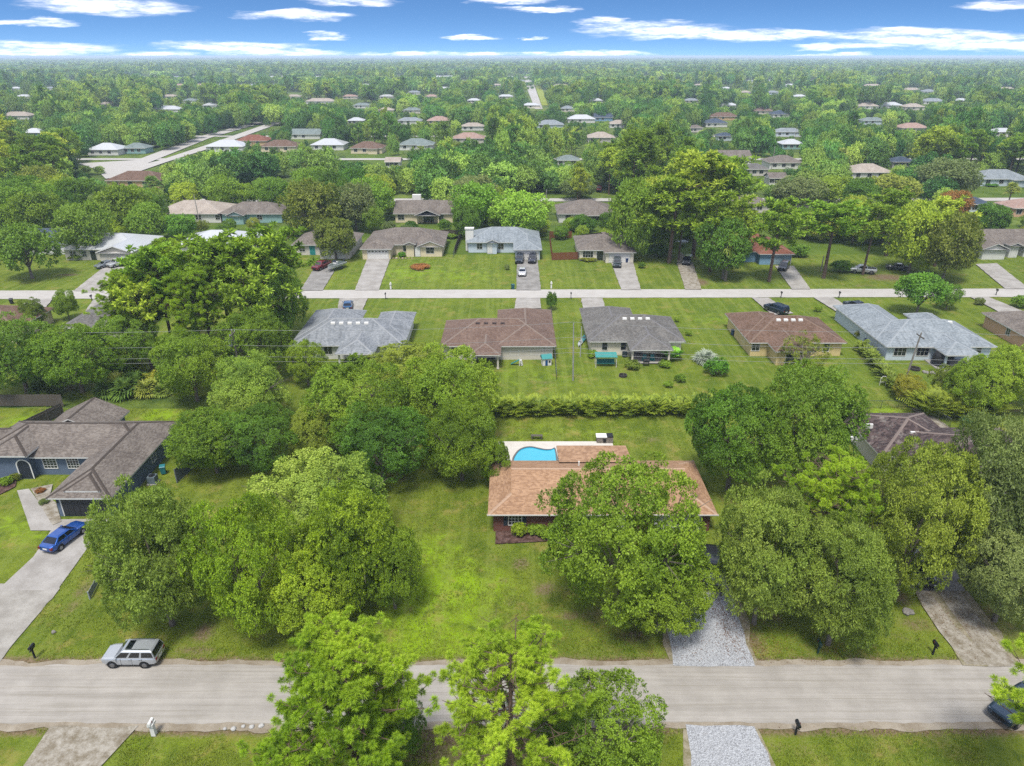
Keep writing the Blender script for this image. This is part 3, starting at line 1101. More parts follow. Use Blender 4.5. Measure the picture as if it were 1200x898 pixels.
# --- the brick house in the middle of the lot
H, r = house('brick_house', 'low red brick house with tan shingle roof, blue shutters and a pool behind', 'brick house with the pool', (9.1, 64.6),
             [(-2.45, 59.35, 20.8, 69.9, 'x', 0.45, 0.45, 2.42)], SH['tan'], brick_mat(), slope=0.42, trim=paint('#9a8270', 0.7), cap=paint('#d2b094', 0.9, 0.1),
             openings=[('w', 'S', 59.9, X(603.5, 59.9, 1.4), 0.8, 1.3, 1.15, (4, 3), None, SHUT), ('w', 'S', 59.9, 8.0, 0.8, 1.3, 1.15, (4, 3), None, SHUT), ('d', 'S', 59.9, 11.0),
                       ('g', 'S', 59.9, 17.0, 4.6)])
b = MB()
b.face([(5.25 - 9.1, 67.9 - 64.6, 3.42), (13.45 - 9.1, 67.9 - 64.6, 3.42), (13.45 - 9.1, 73.0 - 64.6, 2.62), (5.25 - 9.1, 73.0 - 64.6, 2.62)], 0)
b.face([(13.45 - 9.1, 73.0 - 64.6, 2.45), (5.25 - 9.1, 73.0 - 64.6, 2.45), (5.25 - 9.1, 73.0 - 64.6, 2.62), (13.45 - 9.1, 73.0 - 64.6, 2.62)][::-1], 1)
b.face([(5.25 - 9.1, 73 - 64.6, 2.45), (13.45 - 9.1, 73 - 64.6, 2.45), (13.45 - 9.1, 67.9 - 64.6, 3.25), (5.25 - 9.1, 67.9 - 64.6, 3.25)], 1)
b.face([(5.25 - 9.1, 67.9 - 64.6, 3.25), (5.25 - 9.1, 67.9 - 64.6, 3.42), (5.25 - 9.1, 73 - 64.6, 2.62), (5.25 - 9.1, 73 - 64.6, 2.45)], 1)
b.face([(13.45 - 9.1, 67.9 - 64.6, 3.25), (13.45 - 9.1, 73 - 64.6, 2.45), (13.45 - 9.1, 73 - 64.6, 2.62), (13.45 - 9.1, 67.9 - 64.6, 3.42)], 1)
b.build('patio_roof', [SH['tan'], paint('#9a8270', 0.7)], H)
for px_ in (5.5, 9.3, 13.1):
    sub(H, 'porch_post', M['white'], [(px_ - .07, 72.7, 0, px_ + .07, 72.84, 2.42)])
sub(H, 'gutter', M['trim'], [(-2.53, 59.27, 2.33, 20.88, 59.345, 2.43)])
FOOT.append((-4, 66, 16, 82))
sub(H, 'vent_pipe', M['white'], [(7.2, 66.2, 3.7, 7.35, 66.35, 4.5)])

# pool deck with a free-form pool let into it
dx0, dy0 = at(584, 541)
dx1, dy1 = at(717.5, 518)
dy0, dy1, dx0, dx1 = 69.2, 78.45, -1.7, 12.7
pool = [(0.25, 69.8), (0.2, 73.6), (0.45, 75.0), (0.95, 76.2), (1.7, 76.85), (2.5, 76.95), (3.3, 76.6), (4.1, 76.3), (4.8, 76.35), (5.3, 76.5), (5.35, 73.0), (5.3, 69.8)]
pc = (2.8, 73.2)


def smooth_loop(P, n=3):
    out = []
    L = len(P)
    for i in range(L):
        p0, p1, p2, p3 = (Vector(P[(i + j - 1) % L]) for j in range(4))
        for t in [j / n for j in range(n)]:
            out.append(tuple(0.5 * ((2 * p1) + (p2 - p0) * t + (2 * p0 - 5 * p1 + 4 * p2 - p3) * t * t + (3 * p1 - p0 - 3 * p2 + p3) * t ** 3)))
    return out


pl_ = smooth_loop(pool, 3)
angs = [math.atan2(p[1] - pc[1], p[0] - pc[0]) for p in pl_]
corner = [(dx0, dy0), (dx1, dy0), (dx1, dy1), (dx0, dy1)]
cidx = {}
for c in corner:
    a_ = math.atan2(c[1] - pc[1], c[0] - pc[0])
    cidx[min(range(len(pl_)), key=lambda i: abs((angs[i] - a_ + math.pi) % (2 * math.pi) - math.pi))] = c


def rect_hit(a):
    c, s = math.cos(a), math.sin(a)
    t = min(((dx1 - pc[0]) / c if c > 1e-6 else 1e9), ((dx0 - pc[0]) / c if c < -1e-6 else 1e9), ((dy1 - pc[1]) / s if s > 1e-6 else 1e9), ((dy0 - pc[1]) / s if s < -1e-6 else 1e9))
    return (pc[0] + c * t, pc[1] + s * t)


outer = [cidx.get(i) or rect_hit(angs[i]) for i in range(len(pl_))]
D = thing('pool_deck', 'white concrete pool deck behind the brick house with a blue pool in it', 'pool deck', (0, 0, 0))
mb, cb, bb, wb = MB(), MB(), MB(), MB()
n_ = len(pl_)
inner = [(pc[0] + (p[0] - pc[0]) * 1.0, pc[1] + (p[1] - pc[1]) * 1.0) for p in pl_]
cop = [(p[0] + (p[0] - pc[0]) / math.hypot(p[0] - pc[0], p[1] - pc[1]) * 0.22, p[1] + (p[1] - pc[1]) / math.hypot(p[0] - pc[0], p[1] - pc[1]) * 0.22) for p in pl_]
for i in range(n_):
    j = (i + 1) % n_
    q = [(*cop[i], .10), (*outer[i], .10), (*outer[j], .10), (*cop[j], .10)]
    mb.face(q)
    mb.face([(*outer[i], .10), (*outer[i], -.1), (*outer[j], -.1), (*outer[j], .10)])
    cb.face([(*inner[i], .125), (*cop[i], .125), (*cop[j], .125), (*inner[j], .125)])
    cb.face([(*cop[i], .09), (*cop[j], .09), (*cop[j], .125), (*cop[i], .125)])
    bb.face([(*inner[i], .125), (*inner[j], .125), (*inner[j], -1.4), (*inner[i], -1.4)])
bb.face([(*p, -1.4) for p in inner])
wb.face([(*p, 0.03) for p in inner])
mb.build('deck_slab', ground_mat('deck_concrete', ('#ece4d8', '#fbf6ec'), 0.5, fine=5, bump_s=.15), D)
cb.build('coping', paint('#7f7d7a', 0.8, 0.2), D)
bb.build('basin', paint('#3a9cc4', 0.5, 0.1), D)


def pool_water():
    m, k = new_mat('pool_water')
    w = wpos(k)
    n = k.noise(w, 2.2, 3, 0.6, 0.6)
    return finish(m, k, k.mix(n, C('#2aa0be', .7), C('#47bad2', .7)), 0.05, bump=n, bump_s=0.25, bump_d=0.03, spec=0.5)


wb.build('water', pool_water(), D)

# --- slate blue house at the near left
po = at(0, 536, 3.3), at(35, 535, 3.3)
ey = at(74, 576, 3.05), at(117, 576, 3.05)
H, r = house('slate_house', 'slate blue house with grey-brown roof, arched white entry and dark garage door', 'slate blue house', (-51, 70),
             [(-62.3, 70.3, -41.9, 79.3, 'x', 1, 1, 2.6), (-48.65, 62.0, -41.85, 79.2, 'y', 1, 1, 2.6), (-60.2, po[1][1], -55.0, 75.4, 'y', 1, 0, 3.3),
              (-58.3, 76.5, -50.0, 82.6, 'y', 0, 0, 2.35), (ey[0][0], ey[0][1], ey[1][0], 66.5, 'y', 1, 0, 3.05, 'open'), (-75, 68.4, -59.9, 77.4, 'x', 0, 1, 2.58)],
             SH['taupe'], WL['slate'], slope=0.47, cap=paint('#564c44', 0.95, 0.2),
             openings=[('w', 'S', 70.85, X(59, 70.85, 1.4), 0.85, 1.5, 1.35, (4, 4)), ('w', 'S', 70.85, X(86, 70.85, 1.4), 0.85, 1.3, 1.35, (4, 4)),
                       ('g', 'S', 62.55, X(100, 62.5, 1), 4.75, 2.1, DOOR_DARK), ('w', 'E', -42.42, 72.4, 0.9, 1.1, 1.2, (2, 2))])
# arched entry
bx = X(29, po[1][1] + .55, 1.3) + 51
by = po[1][1] + .55 - 70
fb, db = MB(), MB()
arc = [(-0.72, 0.02), (-0.72, 1.75)] + [(-0.72 * math.cos(t), 1.75 + 0.72 * math.sin(t)) for t in [math.pi * i / 12 for i in range(1, 12)]] + [(0.72, 1.75), (0.72, 0.02)]
db.face([(bx + u, by - 0.012, z) for u, z in arc])
for (u0, z0), (u1, z1) in zip(arc[:-1], arc[1:]):
    s0 = 1.16
    o0, o1 = (u0 * 1.18, 1.0 + (z0 - 1.0) * 1.08 if z0 > 1.7 else z0), (u1 * 1.18, 1.0 + (z1 - 1.0) * 1.08 if z1 > 1.7 else z1)
    fb.face([(bx + u0, by - .06, z0), (bx + u1, by - .06, z1), (bx + o1[0], by - .06, o1[1]), (bx + o0[0], by - .06, o0[1])])
    fb.face([(bx + u0, by - .06, z0), (bx + u0, by + .02, z0), (bx + u1, by + .02, z1), (bx + u1, by - .06, z1)])
a_o = fb.build('entry_arch', M['white'], H)
db.build('entry_recess', paint('#2f3640', 0.6), a_o)
sub(H, 'wall_lamp', M['dark_metal'], [(-48.0, 62.44, 1.7, -47.85, 62.56, 2.0)])
sub(H, 'wall_lamp', M['dark_metal'], [(-42.75, 62.44, 1.7, -42.6, 62.56, 2.0)])

# --- dark tile-roofed house among the trees at the right
H, r = house('tiled_house', 'house with a lichen spotted dark tile roof half hidden by trees', 'house with the dark tile roof', (48, 72),
             [(42.5, 70.5, 53.2, 81.5, 'y', 1, 1, 2.6), (44, 63, 60.5, 77.5, 'x', 1, 1, 2.6)], SH['tile'], WL['off'], slope=0.40,
             openings=[('w', 'S', 63.55, 52, 0.9, 1.4, 1.2)])
for a, c in (((999, 500), 0), ((1054, 503), 1)):
    pass
sb = MB()
for px, py in ((1000, 513), (1018, 498), (1072, 507)):
    gx_, gy_ = at(px, py, 4.0)
    sb = MB()
    sb.box(gx_ - 48 - .5, gy_ - 72 - .12, 3.55, gx_ - 48 + .5, gy_ - 72 + .12, 4.12)
    sb.build('skylight', M['white'], r)

# --- second row: five houses seen from their back yards
house('grey_roof_house', 'white house with wide pale grey hip roof and five white roof vents', 'white house with the wide pale grey roof', (-26.4, 112),
      [(-35.5, 105.1, -17.2, 117.1, 'x', 1, 1, 2.5), (-35.6, 108, -26.4, 122.4, 'y', 1, 1, 2.5), (-23.6, 108, -17.25, 121.3, 'y', 1, 1, 2.5), (-27.5, 101.5, -21.4, 112, 'y', 1, 0, 2.5, 'open')],
      SH['grey'], WL['white'], openings=[('w', 'S', 105.65, X(358, 105, 1.3), 0.9, 1.9, 1.2, (3, 1)), ('w', 'S', 105.65, X(383.5, 105, 1.3), 0.8, 1.3, 1.3, (2, 1)), ('d', 'S', 105.65, -23.6, 2.4, 2.1, None, True)],
      posts=[(-27.0, 102.1), (-21.9, 102.1)], vents=(X(391, 110.5, 4.9), X(430, 110.5, 4.9), 5, 109.9, 4.55, M['white']))
H, r = house('brown_roof_house', 'house with mauve-brown hip roof and a screened back porch', 'house with the mauve-brown roof', (-2, 110),
      [(-11.5, 104.9, 7.05, 117, 'x', 1, 1, 2.5), (-2.6, 104.85, 7.1, 122.6, 'y', 1, 1, 2.5), (-6.7, 101.1, -1.7, 112, 'y', 1, 0, 2.5, 'open')],
      SH['mauve'], WL['off'], openings=[('w', 'S', 105.45, X(603, 105, 1.3), 0.8, 1.3, 1.3), ('w', 'S', 105.45, X(629, 105, 1.3), 0.8, 1.8, 1.3, (3, 2)), ('d', 'S', 105.45, -4.2, 3.0, 2.1, None, True),
                                        ('w', 'S', 105.45, -9, 0.9, 1.4, 1.2)],
      posts=[(-6.2, 101.7), (-2.2, 101.7)], vents=(X(560, 110.5, 4.9), X(589, 110.5, 4.9), 4, 109.8, 4.5, paint('#4a3b38', 0.8)))
H, r = house('charcoal_roof_house', 'cream house with charcoal roof and furnished back patio', 'cream house with the charcoal roof', (20.3, 112),
      [(12.4, 106.9, 28.15, 118.9, 'x', 1, 1, 2.5), (12.35, 109, 21.6, 123.6, 'y', 1, 1, 2.5), (18.6, 103.2, 25.4, 113, 'y', 1, 0, 2.5, 'open')],
      SH['char'], WL['creamy'], openings=[('w', 'S', 107.45, X(709, 107, 1.3), 0.8, 0.85, 1.4, (1, 2)), ('w', 'S', 107.45, X(731, 107, 1.3), 0.8, 0.85, 1.4, (1, 2)), ('d', 'S', 107.45, X(748, 107, 1), 1.6, 2.1, None, True)],
      posts=[(19.1, 103.8), (24.9, 103.8)], vents=(X(732, 112, 4.9), X(759, 112, 4.9), 4, 111.9, 4.6, M['white']))
house('tan_wall_house', 'yellow house with brown hip roof and a row of four white roof vents', 'yellow house with the brown roof', (46, 112),
      [(38.3, 106.4, 54.1, 118.4, 'x', 1, 1, 2.5), (38.25, 109, 47, 120.8, 'y', 1, 1, 2.5), (41.2, 102.6, 47.6, 113, 'y', 1, 0, 2.5)],
      SH['brown'], WL['yellow'], openings=[('w', 'S', 106.95, X(969, 106.5, 1.3), 0.8, 1.0, 1.4, (1, 2)), ('d', 'S', 103.15, 44.4, 2.4, 2.1, None, True), ('w', 'S', 106.95, 39.6, 0.9, 1.2, 1.2), ('w', 'W', 38.85, 111, 0.9, 1.0, 1.2)],
      vents=(X(912, 111.5, 4.9), X(938, 111.5, 4.9), 4, 111.3, 4.6, M['white']))
H, r = house('pale_blue_house', 'pale blue house with streaked grey roof and pillared back patio', 'pale blue house with the streaked grey roof', (68.3, 112),
      [(59.5, 104.6, 77.2, 116.6, 'x', 1, 1, 2.5), (59.45, 108, 67.9, 125.2, 'y', 1, 1, 2.5), (70.2, 109, 75.4, 120.6, 'y', 1, 1, 2.5), (67.0, 101.0, 72.7, 112, 'y', 1, 0, 2.5, 'open')],
      SH['bluegrey'], WL['pale'], openings=[('w', 'S', 105.15, X(1055, 105, 1.3), 0.75, 1.9, 1.45, (3, 2)), ('w', 'S', 105.15, X(1081.5, 105, 1.3), 0.75, 1.9, 1.45, (3, 2)), ('d', 'S', 105.15, 69.8, 2.6, 2.1, None, True),
                                            ('w', 'W', 60.05, 109, 0.9, 1.0, 1.1), ('w', 'W', 60.05, 118, 0.9, 1.0, 1.1), ('w', 'S', 105.15, X(1147, 105, 1.4), 1.2, 0.8, 1.0, (1, 2))],
      posts=[(67.6, 101.7), (72.1, 101.7)], vents=(X(1073.5, 110.5, 4.9), X(1112.5, 110.5, 4.9), 4, 110.2, 4.6, M['white']))
sub(H, 'patio_slab', M['concrete'], [(66.4, 100.4, -0.05, 73.2, 105.2, 0.1)])
house('edge_tan_house', 'peach walled house with grey-brown roof cut by the picture edge', 'peach house by the hedge', (93, 115), [(84.6, 108.8, 102.5, 121.2, 'x', 1, 1, 2.5)], SH['taupe'], WL['peach'],
      openings=[('w', 'S', 109.35, 90, 0.9, 1.4, 1.2), ('w', 'W', 85.15, 114, 0.9, 1.0, 1.2)])
house('corner_house', 'cream house with brown roof peeping out at the left picture edge', 'cream house at the left edge', (-98, 116), [(-112, 112, -84, 124, 'x', 1, 1, 2.5)], SH['brown'], WL['cream'],
      openings=[('w', 'S', 112.55, -87.5, 0.9, 1.4, 1.2)])
house('hidden_roof_house', 'dark brown roofed house almost buried in the roadside trees', 'roof buried in the trees', (-71, 118), [(-77, 113.0, -65.5, 125.5, 'x', 1, 1, 2.6)], SH['char'], WL['off'],
      openings=[('w', 'N', 124.95, -70, 0.9, 1.4, 1.2)])

# --- third row: fronts facing the far street
H, r = house('cream_house', 'cream house with taupe roof, white garage door and gabled entry', 'cream house with the gabled entry', (-26.5, 176),
      [(-36.4, 171.3, -16.6, 185.3, 'x', 1, 1, 2.6), (-36.5, 166.9, -28.7, 178, 'y', 1, 0, 2.6), (-23.1, 169.4, -16.5, 178, 'y', 0, 0, 2.6), (-26.3, 169.3, -23.3, 178, 'y', 0, 0, 3.1)],
      SH['taupe'], WL['cream'], slope=0.38, openings=[('g', 'S', 167.45, X(443, 167.4, 1), 4.9, 2.15, None, 6), ('w', 'S', 171.85, X(477, 171.8, 1.3), 0.8, 1.9, 1.5, (2, 2)), ('w', 'S', 169.96, X(504, 170, 1.3), 0.8, 1.9, 1.5, (2, 2)),
                                                      ('d', 'S', 169.86, X(489.5, 170, 1), 1.1, 2.2)])
H, r = house('chimney_house', 'pale blue-white house with grey roof, white chimney and two parked cars', 'blue-white house with the chimney', (-2, 176),
      [(-11.4, 173.6, 7.1, 186, 'x', 1, 1, 2.6), (0.3, 166.2, 7.2, 178, 'y', 1, 0, 2.6), (-6.5, 172.2, -3.2, 178, 'y', 0, 0, 2.9)],
      SH['bluegrey'], WL['pale'], slope=0.40, openings=[('g', 'S', 166.75, X(619, 166.7, 1), 4.9, 2.15), ('w', 'S', 174.15, X(562, 174, 1.3), 0.8, 1.3, 1.4, (2, 2)), ('d', 'S', 172.77, X(574, 173, 1.3), 1.1, 2.3),
                                                        ('w', 'S', 174.15, X(587, 174, 1.3), 0.8, 1.3, 1.4, (2, 2))])
sub(H, 'chimney', M['white'], [(-11.6, 175.5, 0, -9.6, 176.7, 5.4), (-11.75, 175.35, 5.4, -9.45, 176.85, 5.7)])
house('low_cream_house', 'white house with taupe hip roof beside a rust red fence', 'white house by the rust red fence', (22.4, 172),
      [(15.6, 165.9, 29.2, 180.5, 'x', 1, 1, 2.6), (21.6, 163.6, 29.25, 175, 'y', 1, 0, 2.6)], SH['taupe'], WL['creamy'], slope=0.36,
      openings=[('w', 'S', 166.45, X(689, 166.5, 1.3), 0.7, 2.4, 1.5, (4, 2)), ('d', 'S', 166.45, X(703, 166.5, 1), 1.5, 2.2, None, True), ('g', 'S', 164.15, X(726, 164, 1), 4.8, 2.1)])
house('rust_roof_house', 'rust brown roofed house with pale blue garage behind the pines', 'rust roofed house with the blue garage', (57, 170),
      [(48, 164.5, 65.9, 178, 'x', 1, 1, 2.6), (57.5, 162.2, 65.95, 174, 'y', 1, 0, 2.6)], SH['red'], WL['blue'], slope=0.42, openings=[('g', 'S', 162.75, X(915, 162.8, 1), 4.6, 2.1, GBLUE), ('w', 'S', 165.05, 52, 0.8, 1.4, 1.2)])
house('right_cream_house', 'white gabled house with taupe roof and short walk near the right edge', 'white gabled house at the right edge', (124, 174),
      [(112.5, 171, 136, 183.5, 'x', 1, 1, 2.6), (112.5, 166.8, 119, 178, 'y', 0, 0, 2.6), (120, 168.6, 123.2, 178, 'y', 0, 0, 3.0), (124, 169.2, 133, 178, 'y', 0, 0, 2.6)],
      SH['taupe'], WL['white'], slope=0.4, openings=[('g', 'S', 167.4, 115.8, 4.6), ('d', 'S', 169.2, 121.6, 1.1, 2.2), ('w', 'S', 169.8, 128.5, 0.8, 2.2, 1.5, (3, 2)), ('w', 'W', 113.1, 174, 0.9, 1.2, 1.2)])
house('silver_roof_house', 'white house with bright silver metal roof and two slim cypresses', 'white house with the silver roof', (-98, 171),
      [(-107.5, 166.2, -89, 180, 'x', 1, 1, 2.7), (-97.5, 163.2, -88.9, 175, 'y', 0, 0, 2.7)], ROOF_WHITE, WL['off'], slope=0.34, trim=M['white'],
      openings=[('g', 'S', 163.8, -93.2, 4.8), ('d', 'S', 166.75, -100.2, 1.3, 2.3, None, True), ('w', 'S', 166.75, -105, 0.8, 1.5, 1.3), ('w', 'S', 166.75, -102.3, 0.8, 1.0, 1.3)])
house('white_metal_house', 'house with white metal roof showing over the pine tops', 'white metal roof over the pines', (-73, 176), [(-82, 170, -64, 183.5, 'x', 1, 1, 2.7)], ROOF_WHITE, WL['white'], slope=0.34, trim=M['white'],
      openings=[('w', 'S', 170.6, -73, 0.8, 1.5, 1.3)])
house('carport_house', 'grey roofed house with turquoise door behind a round tree', 'grey roofed house with the red truck', (-46, 174),
      [(-54, 171, -38.5, 183.5, 'x', 1, 1, 2.6), (-46.8, 167.3, -38.6, 177, 'y', 1, 0, 2.6)], SH['taupe'], WL['off'], slope=0.4, openings=[('d', 'S', 171.55, -49.0, 1.4, 2.2, M['teal']), ('w', 'S', 171.55, -51.5, .8, 1.4, 1.2), ('g', 'S', 167.85, -42.8, 4.7)])
house('shed_house', 'dark grey roofed house with white side wall behind a big oak', 'dark grey house by the big oak', (-116, 178), [(-126, 172, -108.5, 184, 'x', 1, 1, 2.6)], SH['navy'], WL['white'],
      openings=[('w', 'S', 172.55, -112, 0.8, 1.4, 1.2)])

# --- fourth row, backs toward the camera
H, r = house('porch_house', 'cream house with taupe gable roof, back porch and small chimney', 'cream house with the back porch', (-26, 216),
      [(-34.8, 208.6, -16.3, 222, 'x', 0, 0, 2.6), (-28.3, 206.2, -20.8, 214, 'y', 0, 0, 2.6, 'open')], SH['taupe'], WL['cream'], slope=0.4,
      openings=[('w', 'S', 209.15, X(470, 209, 1.3), 0.7, 1.8, 1.6, (2, 2)), ('d', 'S', 209.15, -24.5, 3.0, 2.1, None, True), ('w', 'S', 209.15, X(517, 209, 1.3), 0.8, 1.5, 1.4, (2, 2))], posts=[(-27.7, 206.8), (-21.4, 206.8)])
sub(H, 'chimney', M['white'], [(X(483, 216, 5), 216.5, 2, X(493, 216, 5), 218, 6.6)])
house('taupe_hip_house', 'white house with dark taupe hip roof and small back porch', 'white house with the dark hip roof', (22, 216),
      [(13.2, 208.4, 30.6, 222.5, 'x', 1, 1, 2.6), (20.8, 206.0, 28.2, 215, 'y', 1, 0, 2.6, 'open')], SH['taupe'], WL['white'], slope=0.4,
      openings=[('d', 'S', 208.95, 25, 2.6, 2.1, None, True), ('w', 'S', 208.95, 16.5, 0.8, 1.6, 1.3), ('w', 'S', 208.95, 29, .8, 1.0, 1.3)], posts=[(21.3, 206.6), (27.7, 206.6)])
house('teal_wall_house', 'teal house with taupe roof and white sunroom', 'teal house', (-76, 216), [(-86, 208.4, -67, 220, 'x', 1, 1, 2.6), (-83, 206, -77.5, 214, 'y', 0, 0, 2.6)], SH['taupe'], WL['teal'], slope=0.42,
      openings=[('w', 'S', 206.6, -80.2, 0.7, 1.9, 1.5, (3, 2)), ('w', 'S', 208.95, -74, 0.8, 1.5, 1.3), ('w', 'S', 208.95, -86.3, 0.8, 1.3, 1.3)])
house('pinkish_house', 'white house with broad pinkish beige hip roof', 'white house with the pinkish beige roof', (-96, 216), [(-105.5, 208.4, -84.5, 223, 'x', 1, 1, 2.6)], SH['beige'], WL['white'], slope=0.36,
      openings=[('w', 'S', 208.95, -92, 0.8, 1.5, 1.3), ('w', 'S', 208.95, -100, 0.8, 1.5, 1.3)])


def far_house(px0, px1, pyb, roof, wall, label, phrase, depth=11.0, name='house', gable=False, slope=0.4, axis='x', nwin=2, z0=2.6, porch=False):
    """small house standing where px0..px1 meets the ground at pyb"""
    (xa, ya), (xb, _) = at(px0, pyb), at(px1, pyb)
    kk = 0 if gable else 1
    w = [(xa, ya - 0.5, xb, ya + depth, axis, kk, kk, z0)]
    if porch:
        w.append((xa + (xb - xa) * .55, ya - 3.2, xa + (xb - xa) * .88, ya + depth / 2, 'y', kk, 0, z0))
    ops = []
    pl = ya + 0.05
    for i in range(nwin):
        ops.append(('w', 'S', pl, xa + (xb - xa) * (0.18 + 0.26 * i), 0.8, 1.6, 1.4, (2, 1)))
    return house(name, label, phrase, ((xa + xb) / 2, ya + depth / 2), w, roof, wall, slope=slope, openings=ops, trim=M['white'])


FAR = [
    (858, 903, 249, 'taupe', 'off', 'grey-taupe hip roof between the yellow pines and a dark oak', 'taupe roof behind the yellow pines', 0),
    (930, 976, 244, 'taupe', 'off', 'taupe hip roof rising from a belt of round oaks', 'taupe roof in the oak belt', 0),
    (1126, 1160, 249, 'navy', 'pale', 'steel blue roofed house beyond the reddish tree', 'steel blue roof', 0),
    (1184, 1232, 254, 'pink', 'peach', 'pink walled house at the right picture edge beyond a dark round tree', 'pink walled house', 0),
    (1146, 1206, 218, 'bluegrey', 'pale', 'pale house with vivid blue garage door on a bright lawn', 'pale house with the blue garage door', 1),
    (125, 190, 220, 'brown', 'tan', 'orange-tan house with long brown roof beside the canal road', 'orange-tan house by the canal road', 0),
    (996, 1046, 210, 'beige', 'white', 'long beige roofed house above a rounded hedge of oaks', 'long beige roof', 0),
    (1044, 1072, 197, 'navy', 'grey', 'navy roofed house half hidden by a palm', 'navy roof by the palm', 0),
    (900, 922, 217, 'taupe', 'white', 'small white gabled house at the end of a hedge', 'small white gabled house', 2),
    (900, 941, 198, 'taupe', 'white', 'white house with low taupe roof behind a pole', 'low taupe roof', 0),
    (870, 901, 206, 'char', 'off', 'charcoal roofed house behind the bright yellow pines', 'charcoal roof beyond the pines', 0),
    (829, 881, 192, 'taupe', 'white', 'white gable-ended house with long grey roof', 'long grey gable roof', 2),
    (652, 680, 195, 'sage', 'white', 'sage green roof behind a wall of trees', 'sage green roof', 0),
    (451, 470, 197, 'beige', 'white', 'small white shed with screened front in a green clearing', 'small white shed', 2),
    (410, 449, 180, 'brown', 'cream', 'cream house with brown hip roof and wide lawn', 'cream house in the far clearing', 1),
    (364, 404, 176, 'white', 'white', 'house with white metal roof next to the cream one', 'far white metal roof', 0),
    (340, 376, 163, 'sage', 'white', 'long pale green roofed house beyond a dark shrub', 'long pale green roof', 2),
    (305, 348, 178, 'brown', 'cream', 'cream house with brown roof near the canal road', 'brown roof near the canal road', 0),
    (276, 314, 171, 'red', 'tan', 'tan house with red-brown roof alongside the canal road', 'red-brown roof by the canal road', 0),
    (241, 286, 178, 'white', 'white', 'white roofed house facing the canal road', 'white roof by the canal road', 0),
    (467, 508, 176, 'sage', 'white', 'white house with grey-green roof in front of tall trees', 'grey-green roof', 1),
    (530, 568, 168, 'pink', 'off', 'house with rounded pink roof between two dark oaks', 'rounded pink roof', 0),
    (500, 528, 146, 'pink', 'tan', 'tan roof beyond the pink one', 'distant tan roof', 0),
    (688, 721, 167, 'beige', 'grey', 'beige roofed house with grey walls amid dark trees', 'beige roof amid dark trees', 0),
    (628, 661, 151, 'bluegrey', 'pale', 'blue-grey hip roof near the straight road', 'blue-grey roof near the straight road', 0),
    (665, 698, 144, 'white', 'white', 'bright white hip roof east of the straight road', 'bright white hip roof', 0),
    (696, 719, 142, 'navy', 'blue', 'vivid blue walled house with white trim', 'vivid blue house', 2),
    (714, 737, 150, 'beige', 'white', 'small white house with beige roof next to a clump of oaks', 'small beige roof', 0),
    (826, 853, 149, 'navy', 'white', 'navy roofed white house among round oaks', 'navy roof among oaks', 0),
    (840, 860, 165, 'navy', 'pale', 'little dark blue roof over white walls', 'little dark blue roof', 0),
    (807, 824, 155, 'taupe', 'off', 'small taupe roof beside the navy one', 'small taupe roof', 0),
    (915, 943, 175, 'white', 'teal', 'teal house with white roof and a pole in front', 'teal house with white roof', 0),
    (1055, 1089, 155, 'pink', 'off', 'dusty pink roofed house in the far right woods', 'dusty pink roof in the woods', 0),
    (102, 140, 182, 'white', 'white', 'white house beside the canal road bend', 'white house at the road bend', 0),
    (143, 172, 180, 'sage', 'teal', 'teal walled house beside the canal road bend', 'teal house at the road bend', 0),
    (24, 50, 161, 'white', 'blue', 'blue walled house at the far left', 'blue house at the far left', 0),
    (0, 35, 140, 'beige', 'white', 'long white house on the far left horizon side', 'long white house far left', 0),
    (115, 140, 126, 'beige', 'grey', 'grey roofed house deep in the far left woods', 'grey roof deep in the left woods', 0),
    (172, 211, 132, 'white', 'white', 'pair of joined white roofs deep in the woods', 'joined white roofs', 0),
    (358, 392, 122, 'beige', 'white', 'low white house beyond the canal road', 'low white house beyond the canal', 0),
    (832, 866, 141, 'brown', 'tan', 'tan house with brown roof behind a row of poles', 'tan house behind poles', 0),
    (884, 907, 134, 'mauve', 'off', 'mauve roofed house beneath two poles', 'mauve roof beneath poles', 0),
    (905, 928, 138, 'navy', 'white', 'dark blue roof over a white wall by a pole', 'dark blue roof by a pole', 0),
    (1005, 1030, 128, 'beige', 'white', 'beige roofed house at the west end of the distant white row', 'west end of the distant row', 0),
    (1031, 1058, 127, 'white', 'white', 'white roofed house in the distant row', 'white roof in the distant row', 0),
    (1060, 1084, 129, 'beige', 'off', 'beige roof at the east end of the distant row', 'east end of the distant row', 0),
    (1082, 1108, 122, 'bluegrey', 'white', 'grey roofed house beyond the distant row', 'grey roof beyond the row', 0),
    (1013, 1034, 103, 'beige', 'white', 'pale roof near the horizon above the distant row', 'pale roof near the horizon', 0),
    (1060, 1080, 108, 'beige', 'white', 'cream roof near the horizon beside a yellow thicket', 'cream roof near the horizon', 0),
    (1082, 1098, 110, 'bluegrey', 'white', 'grey roof near the horizon next to the cream one', 'grey roof near the horizon', 0),
    (648, 668, 103, 'beige', 'white', 'long pale roof beside the straight road near the horizon', 'long pale roof by the straight road', 0),
    (657, 674, 131, 'bluegrey', 'off', 'pale blue roof close to the straight road', 'pale blue roof by the straight road', 0),
    (1172, 1191, 107, 'beige', 'white', 'pale roof near the horizon at the right edge', 'pale roof at the right horizon', 0),
    (20, 60, 80, 'white', 'white', 'long white building on the left horizon', 'long white building on the horizon', 2),
    (255, 275, 87, 'white', 'white', 'tiny white roof on the left horizon', 'tiny white roof', 2),
    (965, 990, 86, 'white', 'white', 'tiny white roof right of the middle horizon', 'tiny pale roof', 2),
    (510, 530, 92, 'white', 'white', 'tiny white roof left of the straight road', 'tiny white roof by the road', 2),
]
